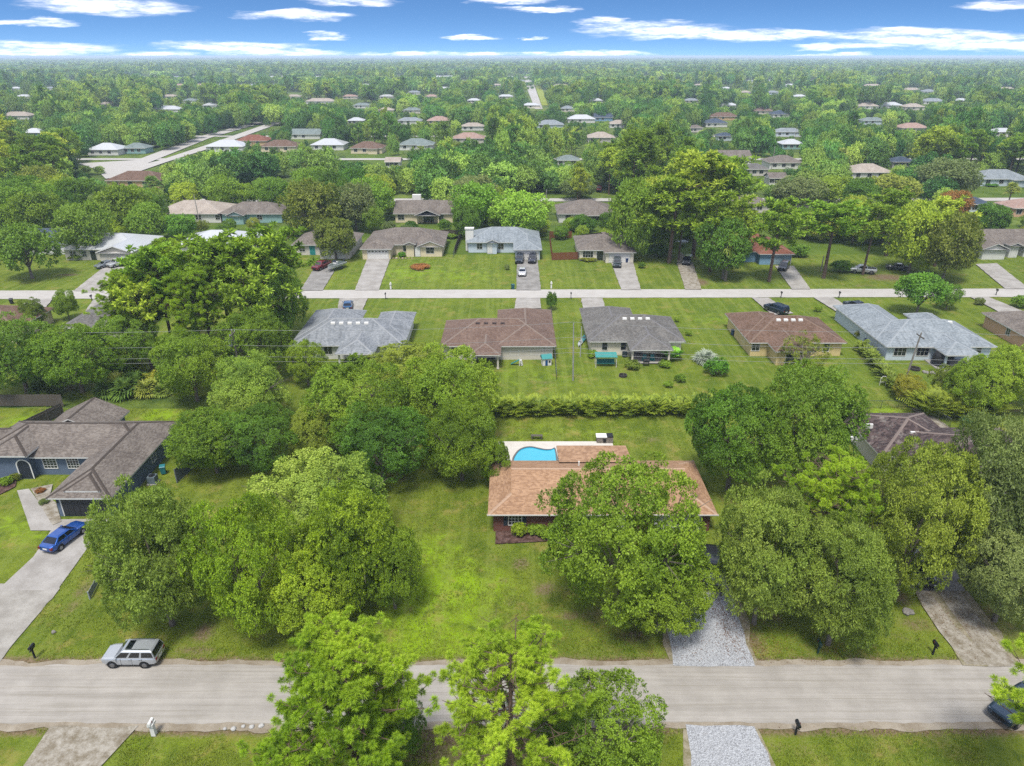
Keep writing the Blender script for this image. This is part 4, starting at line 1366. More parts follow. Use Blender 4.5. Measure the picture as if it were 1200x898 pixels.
for a, b_, yb, rf, wl, lab, phr, kind in FAR:
    rm_ = ROOF_WHITE if rf == 'white' else SH[rf]
    big = yb > 170
    far_house(a, b_, yb, rm_, WL[wl], lab, phr, depth=min(12.0, max(7.0, (at(b_, yb)[0] - at(a, yb)[0]) * 0.75)), gable=(kind == 2), nwin=3 if big else 2, porch=(kind == 1), slope=0.42)


# ------------------------------------------------------------------ vehicles
def ring(x, zb, zt, w):
    r = [(-w * .86, zb), (-w * .99, zb + .12), (-w, zb + (zt - zb) * .5), (-w * .985, zt - .16), (-w * .93, zt - .04), (-w * .75, zt)]
    return [(x, a, b) for a, b in r] + [(x, -a, b) for a, b in reversed(r)]


CAR = {
    'suv': dict(L=4.9, w=.97, st=[(2.45, .50, .82, .70), (2.40, .40, 1.00, .84), (2.0, .34, 1.09, .93), (1.1, .32, 1.16, .97), (0, .32, 1.18, .975), (-1.6, .33, 1.18, .97), (-2.25, .38, 1.17, .93), (-2.43, .48, 1.10, .84)],
                cab=(1.25, -2.40, .45, -2.15, 1.14, 1.84, .92, .76), wr=.38, wx=(1.47, -1.38), pil=[.0, .32, .64, 1.0]),
    'sedan': dict(L=4.65, w=.91, st=[(2.32, .42, .66, .62), (2.25, .32, .80, .78), (1.8, .27, .90, .87), (.95, .25, .97, .905), (0, .25, .99, .91), (-1.3, .26, 1.00, .905), (-2.05, .32, 1.00, .84), (-2.32, .44, .92, .70)],
                  cab=(1.05, -1.85, .15, -1.10, .96, 1.44, .84, .62), wr=.33, wx=(1.42, -1.38), pil=[.08, .48, .92]),
    'pickup': dict(L=5.6, w=.98, st=[(2.8, .55, .95, .80), (2.72, .45, 1.10, .90), (2.2, .40, 1.16, .95), (1.3, .38, 1.20, .98), (0, .38, 1.2, .98), (-1.4, .40, 1.2, .98), (-2.5, .44, 1.2, .97), (-2.78, .55, 1.18, .94)],
                   cab=(1.45, -0.85, .60, -.70, 1.17, 1.88, .90, .74), wr=.40, wx=(1.75, -1.75), pil=[.05, .5, .95]),
}


def car(kind, col, label, x, y, rz, name=None, group=None, rack=False, sunroof=False, z=0.02, plate=True, metal=0.5):
    D = CAR[kind]
    T = thing(name or {'suv': 'parked_suv', 'sedan': 'parked_car', 'pickup': 'pickup_truck'}[kind], label, {'suv': 'car', 'sedan': 'car', 'pickup': 'truck'}[kind], (x, y, z), rz, group)
    P = car_paint(col, metal)
    b = MB()
    b.loft([ring(*s) for s in D['st']])
    b.build('body', P, T, smooth=False, bevel=0.03)
    x0, x1, t0, t1, zb, zt, wb, wt = D['cab']
    c = MB()
    mid = zb + (zt - zb) * .86
    f = .86
    rings = [[(x0, -wb, zb), (x1, -wb, zb), (x1, wb, zb), (x0, wb, zb)],
             [(x0 + (t0 - x0) * f, -(wb + (wt - wb) * f), mid), (x1 + (t1 - x1) * f, -(wb + (wt - wb) * f), mid), (x1 + (t1 - x1) * f, wb + (wt - wb) * f, mid), (x0 + (t0 - x0) * f, wb + (wt - wb) * f, mid)],
             [(t0 - .12, -wt + .12, zt), (t1 + .12, -wt + .12, zt), (t1 + .12, wt - .12, zt), (t0 - .12, wt - .12, zt)]]
    c.loft(rings)
    c.build('cabin', P, T, bevel=0.025)

    def gp(u, v, s):      # side glass point: u along, v up
        xx0, xx1 = x0 + (t0 - x0) * v, x1 + (t1 - x1) * v
        xx = xx0 + (xx1 - xx0) * u
        return (xx, s * (wb + (wt - wb) * v + .012), zb + (zt - zb) * v)
    for s in (-1, 1):
        for a, e in zip(D['pil'][:-1], D['pil'][1:]):
            g = MB()
            q = [gp(a + .035, .12, s), gp(e - .02, .12, s), gp(e - .02, .80, s), gp(a + .035, .80, s)]
            g.face(q if s < 0 else q[::-1])
            g.build('side_window', M['glass_car'], T)
    for s in (-1, 1):
        for dx in ([.62, -.35, -1.25] if kind != 'pickup' else [.75, -.75]):
            g = MB()
            g.box(dx - .012, s * (D['w'] - .01), D['st'][3][1] + .12, dx + .012, s * (D['w'] + .004), zb - .02)
            g.build('door_seam', M['dark_metal'], T)
        for dx in ([-.18, -1.08] if kind != 'pickup' else [-.5]):
            g = MB()
            g.box(dx - .09, s * (D['w'] - .02), zb - .2, dx + .09, s * (D['w'] + .025), zb - .16)
            g.build('door_handle', M['chrome'], T)
    for xx0, tt0, nm, sg in ((x0, t0, 'windscreen', 1), (x1, t1, 'rear_window', -1)):
        g = MB()
        v0, v1 = .08, .82
        q = [(xx0 + (tt0 - xx0) * v + sg * .014, k_ * (wb + (wt - wb) * v) * .88, zb + (zt - zb) * v) for v, k_ in ((v0, -1), (v0, 1), (v1, 1), (v1, -1))]
        g.face(q if sg > 0 else q[::-1])
        g.build(nm, M['glass_car'], T)
    for wx in D['wx']:
        for s in (-1, 1):
            r = D['wr']
            t = MB()
            yy = s * (D['w'] - .09)
            i0 = len(t.v)
            t.tube((wx, yy - .11, r), (wx, yy + .11, r), r, r, 18)
            w_ = t.build('wheel', M['rubber'], T)
            h = MB()
            h.tube((wx, yy + s * .105, r), (wx, yy + s * .125, r), r * .62, r * .55, 12)
            h.build('rim', M['chrome'], w_)
            a = MB()
            a.tube((wx, s * (D['w'] - .06), r + .02), (wx, s * (D['w'] + .004), r + .02), r + .07, r + .07, 18)
            a.build('wheel_arch', M['dark_metal'], T)
    st = D['st']
    for s in (-1, 1):
        h = MB()
        h.box(st[1][0] - .10, s * .52, st[1][2] - .24, st[1][0] + .045, s * .80, st[1][2] - .08)
        h.build('headlight', M['lamp_clear'], T)
        h = MB()
        h.box(st[-1][0] - .03, s * .56, st[-1][2] - .30, st[-1][0] + .14, s * .82, st[-1][2] - .06)
        h.build('tail_light', M['lamp_red'], T)
        h = MB()
        h.box(x0 - .32, s * (D['w'] - .02), zb - .02, x0 - .14, s * (D['w'] + .17), zb + .13)
        h.build('mirror', P, T)
    g = MB()
    g.box(st[0][0] - .05, -.45, st[0][1] + .06, st[0][0] + .02, .45, st[0][2] - .05)
    g.build('grille', M['dark_metal'], T)
    if plate:
        g = MB()
        g.box(st[-1][0] - .025, -.25, .62, st[-1][0] + .02, .25, .76)
        g.build('licence_plate', M['white'], T)
    if rack:
        for s in (-1, 1):
            g = MB()
            g.path([(t0 - .3, s * (wt - .16), zt), (t0 - .4, s * (wt - .16), zt + .09), (t1 + .3, s * (wt - .16), zt + .09), (t1 + .2, s * (wt - .16), zt)], [.025] * 4, 6)
            g.build('roof_rail', M['chrome'], T)
    if sunroof:
        g = MB()
        g.box(t0 - .75, -wt + .26, zt, t0 - .2, wt - .26, zt + .015)
        g.build('sunroof', M['glass_car'], T)
    if kind == 'pickup':
        g = MB()
        g.box(-2.68, -.80, 1.19, -.95, .80, 1.212)
        g.build('truck_bed', M['dark_metal'], T)
        g = MB()
        g.box(-2.74, -.93, 1.2, -.9, -.82, 1.27)
        g.box(-2.74, .82, 1.2, -.9, .93, 1.27)
        g.box(-2.79, -.82, 1.2, -2.69, .82, 1.27)
        g.build('bed_rail', P, T)
    return T


def carp(kind, col, label, px, py, deg, **kw):
    x, y = at(px, py)
    return car(kind, col, label, x, y, R(deg), **kw)


x_, _ = at(157.5, 775)
suv_ = car('suv', '#c9ced2', 'silver SUV with black sunroof and roof rails parked on the verge of the near road', x_, 42.75, R(180), rack=True, sunroof=True)
suv_.scale = (.90, .94, .88)
carp('sedan', '#1558b0', 'bright blue sedan parked on the drive of the slate blue house', 77, 634, 76)
carp('pickup', '#33485c', 'dark steel blue pickup truck partly outside the frame beside the near road', 1193, 832, 207)
carp('pickup', '#20262b', 'black pickup truck under the trees on the gravel drive', 833, 672, 262)
carp('suv', '#23262a', 'dark car in deep shade under the grey-green oaks', 1074, 674, 260)
PARK = 'cars parked on the drives of the far street'
carp('pickup', '#8d1f2c', 'deep red pickup truck on the drive in front of the grey roofed house', 377, 315, 250, group=PARK)
carp('sedan', '#3d6d9c', 'mid blue car in front of the white house with the wide pale grey roof', 408, 361, 100, group=PARK)
carp('suv', '#22303d', 'dark navy SUV nearest the chimney, in front of the blue-white house', 609, 307, 265, group=PARK)
carp('suv', '#2b2d3a', 'black SUV beside the navy one in front of the blue-white house', 624, 307, 265, group=PARK)
carp('sedan', '#dcdcdc', 'white car behind the two dark SUVs at the blue-white house', 612, 322, 268, group=PARK)
carp('suv', '#47525a', 'slate grey SUV outside the garage of the white house by the rust red fence', 723, 312, 262, group=PARK)
carp('suv', '#17191c', 'black SUV on the leaf-strewn drive under tall pines', 805, 309, 250, group=PARK)
carp('suv', '#1f2831', 'black SUV on the drive of the rust roofed house', 918, 316, 240, group=PARK)
carp('pickup', '#d6d8d9', 'white pickup truck parked on the grass beneath the right pines', 1010, 320, 165, group=PARK)
carp('sedan', '#20242a', 'black car in shade beneath the right pines', 1050, 316, 160, group=PARK)
carp('sedan', '#9aa2a8', 'silver car on the drive of the house with the silver roof', 124, 313, 240, group=PARK)
carp('suv', '#e1e2e2', 'white SUV next to the silver car outside the house with the silver roof', 139, 312, 240, group=PARK)
carp('suv', '#26384f', 'dark blue SUV in front of the yellow house with the brown roof', 909, 366, 120, group=PARK)
carp('pickup', '#3e4a5c', 'blue-grey pickup truck on the drive of the pale blue house', 1003, 364, 110, group=PARK)
carp('pickup', '#6d2420', 'dull red truck near the white house with the dark hip roof', 702, 224, 262)
carp('sedan', '#2b6d78', 'teal car beside the hedge by the taupe roof in the oak belt', 915, 237, 180)
carp('sedan', '#e0e0e0', 'white car by the taupe roof in the oak belt', 928, 236, 180)


def boat(label, px, py, deg, name='boat', L=6.0, hull='#dfe2e4', deck='#5c6a63'):
    x, y = at(px, py)
    T = thing(name, label, 'boat', (x, y, 0), R(deg))
    b = MB()
    rings = []
    for t in [i / 8 for i in range(9)]:
        xx = -L / 2 + L * t
        w = 1.1 * (1 - max(0, (t - .45) / .55) ** 2.2) + .02
        zb = .55 + .35 * max(0, t - .6) ** 1.5 * 2
        rings.append([(xx, -w, 1.25 + .25 * t), (xx, -w * .85, .85), (xx, 0, zb), (xx, w * .85, .85), (xx, w, 1.25 + .25 * t)])
    b.loft(rings)
    b.build('hull', paint(hull, .3, .08), T)
    d = MB()
    for t in [i / 8 for i in range(8)]:
        t2 = t + 1 / 8
        q = []
        for tt in (t, t2):
            w = .93 * (1 - max(0, (tt - .45) / .55) ** 2.2) + .01
            q.append((-L / 2 + L * tt, w, 1.262 + .25 * tt))
        d.face([(q[0][0], -q[0][1], q[0][2]), (q[1][0], -q[1][1], q[1][2]), (q[1][0], q[1][1], q[1][2]), (q[0][0], q[0][1], q[0][2])])
    d.build('deck', paint(deck, .7, .2), T)
    c = MB()
    c.box(-.3, -.45, 1.3, .4, .45, 1.9)
    c.build('console', M['white'], T)
    c = MB()
    c.face([(.45, -.5, 1.85), (.45, .5, 1.85), (.25, .45, 2.3), (.25, -.45, 2.3)])
    c.build('windscreen', M['glass_car'], T)
    c = MB()
    c.box(-L / 2 - .5, -.2, .6, -L / 2 - .02, .2, 1.6)
    c.build('outboard_motor', M['dark_metal'], T)
    tr = MB()
    for s in (-1, 1):
        tr.tube((-L / 2 + .2, s * .6, .5), (L / 2 - .2, s * .15, .5), .05)
    tr.tube((L / 2 - .2, 0, .5), (L / 2 + 1.0, 0, .48), .05)
    tr.build('trailer', M['chrome'], T)
    for s in (-1, 1):
        w = MB()
        w.tube((-.8, s * 1.0 - .1, .3), (-.8, s * 1.0 + .1, .3), .3, .3, 14)
        w.build('wheel', M['rubber'], T)
    return T


boat('white fishing boat on a trailer beside the deep red pickup truck', 394, 316, 248)
boat('white boat with blue top on a trailer under tall pines', 791, 289, 200, deck='#b8c4cc', L=6.5)


# ------------------------------------------------------------------ street and garden things
def mailbox(label, px, py, col='#1d2022', rz=0, group=None, tall=1.0, white=False):
    x, y = at(px, py)
    T = thing('mailbox', label, 'mailbox', (x, y, 0), R(rz), group)
    p = MB()
    if white:
        p.loft([[(-.16, -.16, 0), (.16, -.16, 0), (.16, .16, 0), (-.16, .16, 0)], [(-.13, -.13, 1.0), (.13, -.13, 1.0), (.13, .13, 1.0), (-.13, .13, 1.0)], [(-.2, -.26, 1.02), (.2, -.26, 1.02), (.2, .26, 1.02), (-.2, .26, 1.02)], [(-.2, -.26, 1.2), (.2, -.26, 1.2), (.2, .26, 1.2), (-.2, .26, 1.2)]])
    else:
        p.box(-.055, -.055, 0, .055, .055, 1.05)
        p.box(-.04, -.35, .86, .04, .30, .94)
    p.build('post', M['white'] if white else paint(col, .7), T)
    b = MB()
    prof = [(-.12, 0), (-.12, .14)] + [(-.12 * math.cos(a), .14 + .12 * math.sin(a)) for a in [math.pi * i / 8 for i in range(1, 8)]] + [(.12, .14), (.12, 0)]
    z0 = 1.2 if white else 1.05
    b.loft([[(u, -.34, z0 + v) for u, v in prof], [(u, .26, z0 + v) for u, v in prof]])
    o = b.build('box', M['white'] if white else paint(col, .4), T)
    f = MB()
    f.box(.121, -.1, z0 + .08, .14, -.06, z0 + .3)
    f.build('flag', M['lamp_red'], o)
    return T


mailbox('black mailbox on a post at the end of the shell drive on the left', 41, 771, rz=180)
mailbox('white post mailbox standing on the grass strip below the near road', 181, 861, white=True)
mailbox('black mailbox leaning on a post on the grass below the near road', 932, 861)
mailbox('black mailbox beside the worn gravel drive on the right verge', 1093, 767, rz=180)
mailbox('dark green mailbox under the feathery tree by the near road', 958, 766, col='#1e4a43', rz=180)
for px, py, l, wh in ((108, 353, 'black mailbox by the drive left of the pine stand', 0), (452, 350.5, 'small black mailbox on the verge before the grey roofed white house', 0), (458, 339, 'white mailbox post at the drive of the cream house', 1),
                      (646, 338, 'white mailbox post on the verge near the blue-white house', 1), (669, 350, 'small black mailbox on the verge behind the charcoal roof', 0), (915, 349, 'small black mailbox beside the drive of the yellow house', 0),
                      (983, 349, 'small black mailbox beside the drive of the pale blue house', 0), (1167, 346, 'small black mailbox near the right end of the far street', 0)):
    mailbox(l, px, py, rz=180 if py < 345 else 0, group='mailboxes along the far street', white=bool(wh))


def wheelie(label, px, py, col, group=None):
    x, y = at(px, py)
    T = thing('wheelie_bin', label, 'bin', (x, y, 0), R(20), group)
    b = MB()
    b.loft([[(-.24, -.28, .08), (.24, -.28, .08), (.24, .26, .08), (-.24, .26, .08)], [(-.3, -.34, 1.0), (.3, -.34, 1.0), (.3, .34, 1.0), (-.3, .34, 1.0)]])
    b.build('bin_body', paint(col, .55), T)
    b = MB()
    b.loft([[(-.32, -.38, 1.0), (.32, -.38, 1.0), (.32, .36, 1.0), (-.32, .36, 1.0)], [(-.3, -.3, 1.08), (.3, -.3, 1.08), (.3, .3, 1.1), (-.3, .3, 1.1)]])
    b.build('lid', paint(col, .5), T)
    for s in (-1, 1):
        w = MB()
        w.tube((s * .22, .3, .11), (s * .3, .3, .11), .11, .11, 10)
        w.build('wheel', M['rubber'], T)
    return T


wheelie('blue wheeled bin beside the garage of the white house by the rust red fence', 734, 308, '#1f3f78')
wheelie('teal wheeled bin at the kerb end of the blue-white house drive', 601, 339, '#1f6a70')
wheelie('dark blue bin at the side wall of the pale blue house', 1015, 404, '#1d3f86')
wheelie('dark grey bin at the street edge near the left end', 14, 356, '#33383d')
wheelie('dark bin against the side of the yellow house', 859, 393, '#2c4f7a')
wheelie('teal bin beside the slate blue house air conditioner', 192, 555, '#2f8f98')
wheelie('green garden bin at the corner of the pale blue house', 1168, 421, '#3d9a86')


def aircon(label, px, py):
    x, y = at(px, py)
    T = thing('air_conditioner', label, 'air conditioner', (x, y, 0))
    b = MB()
    b.box(-.55, -.55, -.05, .55, .55, .1)
    b.build('pad', M['concrete'], T)
    b = MB()
    b.box(-.42, -.42, .1, .42, .42, .98)
    for i in range(8):
        z = .18 + i * .095
        b.box(-.44, -.44, z, .44, .44, z + .04)
    b.build('case', paint('#7e8d96', .5), T)
    b = MB()
    b.lathe([(.36, .98), (.36, 1.02), (.1, 1.03)], 14)
    b.build('fan_grille', M['dark_metal'], T)


aircon('grey air conditioner on a pad along the right wall of the slate blue house', 180, 566)


def board_fence(label, pts, h=1.8, mat=None, group=None, name='wooden_fence', step=2.4, board=.15, cat='fence', sag=0.0):
    """posts, rails and upright boards between ground points"""
    P = [at(*p) for p in pts]
    T = thing(name, label, cat, (P[0][0], P[0][1], 0), 0, group)
    mat = mat or M['wood_grey']
    rng = random.Random(len(pts) * 7 + int(P[0][0]))
    for a, b in zip(P[:-1], P[1:]):
        L = math.hypot(b[0] - a[0], b[1] - a[1])
        ux, uy = (b[0] - a[0]) / L, (b[1] - a[1]) / L
        n = max(1, round(L / step))
        for i in range(n):
            s0, s1 = L * i / n, L * (i + 1) / n

            def pt(s, d, z):
                return (a[0] + ux * s - uy * d - P[0][0], a[1] + uy * s + ux * d - P[0][1], z)
            pm = MB()
            pm.tube(pt(s0, 0.06, -.1), pt(s0, 0.06, h + .05), .055, .055, 5)
            pm.build('fence_post', mat, T)
            m = MB()
            s = s0
            while s < s1 - .02:
                e = min(s + board - .015, s1)
                hh = h + rng.uniform(-.03, .03)
                i0 = len(m.v)
                m.v += [pt(s, -.012, .03), pt(e, -.012, .03), pt(e, .012, .03), pt(s, .012, .03), pt(s, -.012, hh), pt(e, -.012, hh), pt(e, .012, hh), pt(s, .012, hh)]
                for q in ((0, 3, 2, 1), (4, 5, 6, 7), (0, 1, 5, 4), (1, 2, 6, 5), (2, 3, 7, 6), (3, 0, 4, 7)):
                    m.f.append(tuple(i0 + t for t in q))
                    m.m.append(0)
                s += board
            for z in (.35, h - .35):
                m.tube(pt(s0, .04, z), pt(s1, .04, z), .035, .035, 4)
            o = m.build('board_panel', mat, T)
            o['kind'] = 'stuff'
    return T


board_fence('weathered grey board fence behind the slate blue house, running along the swale', [(-30, 476), (75, 476)])
board_fence('weathered grey board fence slanting past the slate blue house on the left', [(75, 486), (-20, 533)], name='wooden_fence')
board_fence('grey board fence between the slate blue house and the tall left tree', [(208, 566), (232, 545), (246, 520)], mat=paint('#8f969b', .8, .2))
board_fence('low grey-white fence panel lying along the left lot line under the feathery tree', [(106, 702), (121, 672), (133, 655)], h=.8, mat=paint('#c3ccd2', .7, .1), name='fence_panel')
board_fence('dark weathered fence between the cream house and the porch house', [(440, 278), (541, 278), (533, 298)], mat=bark('dark_wood', '#4b423a', '#73685c'), h=1.9)
board_fence('white fence beside the cream house drive running away from the street', [(437, 283), (427, 300)], mat=M['white'], name='white_fence')
board_fence('rust red front fence panel beside the white house with the taupe roof', [(647, 305), (678, 304)], mat=M['wood_red'])
board_fence('rust red rear fence panel behind the white house with the taupe roof', [(644, 279), (670, 279)], mat=M['wood_red'])
board_fence('rust red side fence joining the front and rear red panels', [(647, 304), (644, 280)], mat=M['wood_red'])


def chain_fence(label, pts, h=1.3, name='chain_link_fence'):
    P = [at(*p) for p in pts]
    T = thing(name, label, 'fence', (P[0][0], P[0][1], 0))
    wm = MB()
    for a, b in zip(P[:-1], P[1:]):
        L = math.hypot(b[0] - a[0], b[1] - a[1])
        n = max(1, round(L / 2.5))
        for i in range(n + 1):
            t = i / n
            q = (a[0] + (b[0] - a[0]) * t - P[0][0], a[1] + (b[1] - a[1]) * t - P[0][1])
            p = MB()
            p.tube((*q, 0), (*q, h + .05), .035, .03, 6)
            p.build('fence_post', M['chrome'], T)
        A, B = (a[0] - P[0][0], a[1] - P[0][1]), (b[0] - P[0][0], b[1] - P[0][1])
        wm.tube((*A, h), (*B, h), .025, .025, 5)
        for j in range(1, 9):
            wm.tube((*A, h * j / 9), (*B, h * j / 9), .008, .008, 3)
        m_ = int(L / .22)
        for j in range(m_):
            t = j / m_
            q = (A[0] + (B[0] - A[0]) * t, A[1] + (B[1] - A[1]) * t)
            wm.tube((*q, .03), (*q, h), .006, .006, 3, cap=False)
    o = wm.build('wire_mesh', M['chrome'], T)
    o['kind'] = 'stuff'


chain_fence('galvanised chain-link fence running back from the dark tile roof', [(1112, 503), (1072, 478)], h=1.5)
chain_fence('thin chain-link fence crossing the lawn beyond the dark tile roof', [(1072, 478), (1012, 479)], h=1.2)
chain_fence('thin fence along the right side of the cream house lawn', [(531, 302), (541, 272)], h=1.3)
chain_fence('thin wire fence between the mauve-brown and charcoal roofed houses', [(652, 445), (645, 352)], h=1.2)
patch('path', [(1068, 481), (1074, 477), (1113, 502), (1106, 505)], M['gravel_sparse'], amp=0.1)


# utility poles and wires
def pole(label, x, y, top, h, lean=(0, 0), transformer=False, arm=True, group=None, name='utility_pole', col='#8d8578', r=.15):
    T = thing(name, label, 'pole', (x, y, 0), 0, group)
    p = MB()
    p.path([(0, 0, -.2), (lean[0] * .5, lean[1] * .5, h * .5), (lean[0], lean[1], h)], [r, r * .85, r * .65], 8)
    p.build('pole_shaft', paint(col, .85, .2), T)
    if arm:
        a = MB()
        a.box(lean[0] - .06, lean[1] - 1.0, h - .6, lean[0] + .06, lean[1] + 1.0, h - .46)
        a.build('crossarm', paint('#7d766c', .85, .2), T)
        for s in (-.9, 0, .9):
            i = MB()
            i.lathe([(.03, 0), (.06, .06), (.04, .12), (.06, .18), (.03, .22)], 8, (lean[0], lean[1] + s, h - .46 if s else h))
            i.build('insulator', M['lamp_clear'], T)
    if transformer:
        t = MB()
        t.lathe([(.24, 0), (.27, .05), (.27, .85), (.2, .95), (.06, 1.0)], 12, (lean[0] - .45, lean[1], h - 2.3))
        t.build('transformer', paint('#b8bec2', .5), T)
        t = MB()
        t.box(lean[0] - .3, lean[1] - .05, h - 1.8, lean[0], lean[1] + .05, h - 1.65)
        t.build('bracket', M['dark_metal'], T)
    return (x + lean[0], y + lean[1], h)


P1 = pole('grey utility pole with a drum transformer rising from the scrub on the left', X(275, 93, 8) + .1, 93, 0, 9.6, (-.25, 0), True)
xb, yb = at(671.5, 446)
P2 = pole('thin pale leaning pole behind the palm hedge between two houses', xb, yb, 0, 9.2, (-0.25, 0), arm=False, col='#b9bcb4', r=.13)
xb, yb = at(1054, 466)
P3 = pole('weathered utility pole in front of the pale blue house', xb, yb, 0, 9.9, (.75, 0), False, True, col='#a39c92')
xb, yb = at(680, 418)
pole('short white pole on the grass beside the charcoal roofed house', xb, yb, 0, 5.2, (0, 0), arm=False, col='#c9ccc6', r=.09, name='short_pole')
xb, yb = at(1131, 488)
pole('leaning stub of a wooden post before the right bamboo hedge', xb, yb, 0, 2.4, (.35, 0), arm=False, col='#8b6f55', r=.13, name='wooden_post')


def wire(label, a, b, dz, sag, group='power lines behind the lots', dy=0.0):
    mb = MB()
    pts = []
    for i in range(25):
        t = i / 24
        pts.append((a[0] + (b[0] - a[0]) * t, a[1] + dy + (b[1] - a[1]) * t, a[2] + dz + (b[2] - a[2]) * t - sag * 4 * t * (1 - t)))
    mb.path(pts, [.022] * 25, 4)
    prop(mb.build('power_line', paint('#b8bab8', .5)), label, 'wire', group)


P0, P4 = (-112, 95.5, 9.6), (130, 90.5, 9.8)
for i, (dz, dyy, w) in enumerate(((.15, 0, 'top'), (-2.2, 0, 'second'), (-3.9, 0, 'third'), (-4.7, 0.2, 'lowest'))):
    wire(f'{w} power line wire crossing the left scrub to the transformer pole', P0, P1, dz, .9, dy=dyy)
    wire(f'{w} power line wire between the transformer pole and the pale pole', P1, P2, dz, .6, dy=dyy)
    wire(f'{w} power line wire from the pale pole to the pale blue house pole', P2, P3, dz, .5, dy=dyy)
    wire(f'{w} power line wire running right from the pale blue house pole', P3, P4, dz, .7, dy=dyy)
FP = 'poles among the far houses'
for i, (px, pyt, pyb, l) in enumerate(((907, 117, 131, 'pole above the mauve roof in the far woods'), (925, 118, 135, 'pole beside the dark blue roof in the far woods'), (962, 123, 142, 'pale pole in the far woods left of the distant row'),
                                       (989, 130, 149, 'tall pale pole in front of the distant row of roofs'), (1040, 139, 156, 'leaning pale pole before the dusty pink roof'), (930, 149, 170, 'pale pole before the teal house with white roof'),
                                       (1173, 178, 200, 'pale pole by the house with the blue garage door'), (234, 228, 262, 'pale pole in front of the pinkish beige roofed house'), (904, 172, 198, 'pole behind the low taupe roof'),
                                       (733, 268, 300, 'pale pole beside the white house by the rust red fence'), (640, 223, 247, 'pale pole by the third street near the dark hip roof'), (962, 300, 318, 'short stub pole on the lawn under the right pines'))):
    x, y = at(px, pyb)
    h = CAM_H - y * math.tan(TILT - math.atan((449 - pyt) / FPX))
    pole(l, x, y, 0, max(3, min(12, h)), (RNG.uniform(-.2, .2), 0), arm=(i % 2 == 0), group=FP, col='#bdb9b0', r=.16)


# garden things
def bbq():
    x, y = at(708, 518)
    T = thing('barbecue', 'stone block barbecue with pale counter on the lawn behind the pool deck', 'barbecue', (x, y, 0))
    b = MB()
    for r in range(4):
        for c in range(5):
            o = .15 if r % 2 else 0
            b.box(-1.0 + c * .4 + o * .5, -.5, r * .22 + .0, -1.0 + c * .4 + .38 + o * .5, .45, r * .22 + .21)
    b.build('stone_base', ground_mat('block_stone', ('#8d8378', '#b5aca1'), 2, fine=8), T)
    b = MB()
    b.box(-1.08, -.56, .885, .25, .5, .98)
    b.build('counter', M['white'], T)
    b = MB()
    b.box(.3, -.5, .885, 1.05, .5, 1.02)
    b.build('grill_lid', M['dark_metal'], T)
    b = MB()
    b.box(-.2, -.62, .3, .15, -.49, .7)
    b.build('fire_door', M['dark_metal'], T)


bbq()


def bench(label, px, py, rz=0):
    x, y = at(px, py)
    T = thing('garden_bench', label, 'bench', (x, y, 0), R(rz))
    for i in range(3):
        b = MB()
        b.box(-.75, -.25 + i * .17, .42, .75, -.1 + i * .17, .47)
        b.build('slat', M['wood_grey'], T)
    for s in (-.6, .6):
        b = MB()
        b.box(s - .08, -.2, 0, s + .08, .2, .42)
        b.build('leg', M['wood_grey'], T)


bench('low grey wooden bench on the lawn behind the pool', 629, 514)


def swing():
    x, y = at(709.5, 429)
    T = thing('garden_swing', 'turquoise canopy swing seat on the lawn behind the charcoal roofed house', 'garden swing', (x, y, 0))
    b = MB()
    b.loft([[(-1.7, -.8, 1.75), (1.7, -.8, 1.75), (1.7, .9, 1.95), (-1.7, .9, 1.95)], [(-1.7, -.8, 1.83), (1.7, -.8, 1.83), (1.7, .9, 2.03), (-1.7, .9, 2.03)]])
    b.build('canopy', paint('#43a79f', .7, .1), T)
    b = MB()
    b.box(-1.4, -.25, .45, 1.4, .35, .58)
    b.build('seat', paint('#3a9791', .7, .1), T)
    b = MB()
    b.box(-1.4, .3, .58, 1.4, .42, 1.1)
    b.build('backrest', paint('#3a9791', .7, .1), T)
    for sx in (-1.6, 1.6):
        for sy in (-.7, .75):
            b = MB()
            b.tube((sx, sy, 0), (sx, sy * .8, 1.8), .04)
            b.build('leg', M['white'], T)


swing()


def adiron(label, px, py, col):
    x, y = at(px, py)
    T = thing('garden_chair', label, 'chair', (x, y, 0), R(-8), 'chairs on the back patio')
    m = paint(col, .6)
    b = MB()
    b.loft([[(-.3, -.3, .36), (.3, -.3, .36), (.3, .25, .28), (-.3, .25, .28)], [(-.3, -.3, .4), (.3, -.3, .4), (.3, .25, .32), (-.3, .25, .32)]])
    b.build('seat', m, T)
    b = MB()
    for i in range(5):
        u = -.28 + i * .115
        b.loft([[(u, .2, .3), (u + .1, .2, .3), (u + .1, .23, .3), (u, .23, .3)], [(u, .5, 1.05), (u + .1, .5, 1.05), (u + .1, .53, 1.05), (u, .53, 1.05)]])
    b.build('backrest', m, T)
    for s in (-1, 1):
        b = MB()
        b.box(s * .34 - .05, -.35, .56, s * .34 + .05, .35, .6)
        b.build('armrest', m, T)
        b = MB()
        b.box(s * .32 - .03, -.32, 0, s * .32 + .03, -.25, .56)
        b.build('leg', m, T)
        b = MB()
        b.box(s * .32 - .03, .2, 0, s * .32 + .03, .27, .56)
        b.build('leg', m, T)


adiron('turquoise garden chair on the patio, nearer the swing seat', 755, 424, '#1f9aa0')
adiron('turquoise garden chair on the patio, nearer the banana plant', 764, 424, '#1f9aa0')
patch('path', [(742, 427), (777, 427), (775, 414), (742, 414)], M['concrete'], amp=0.03)


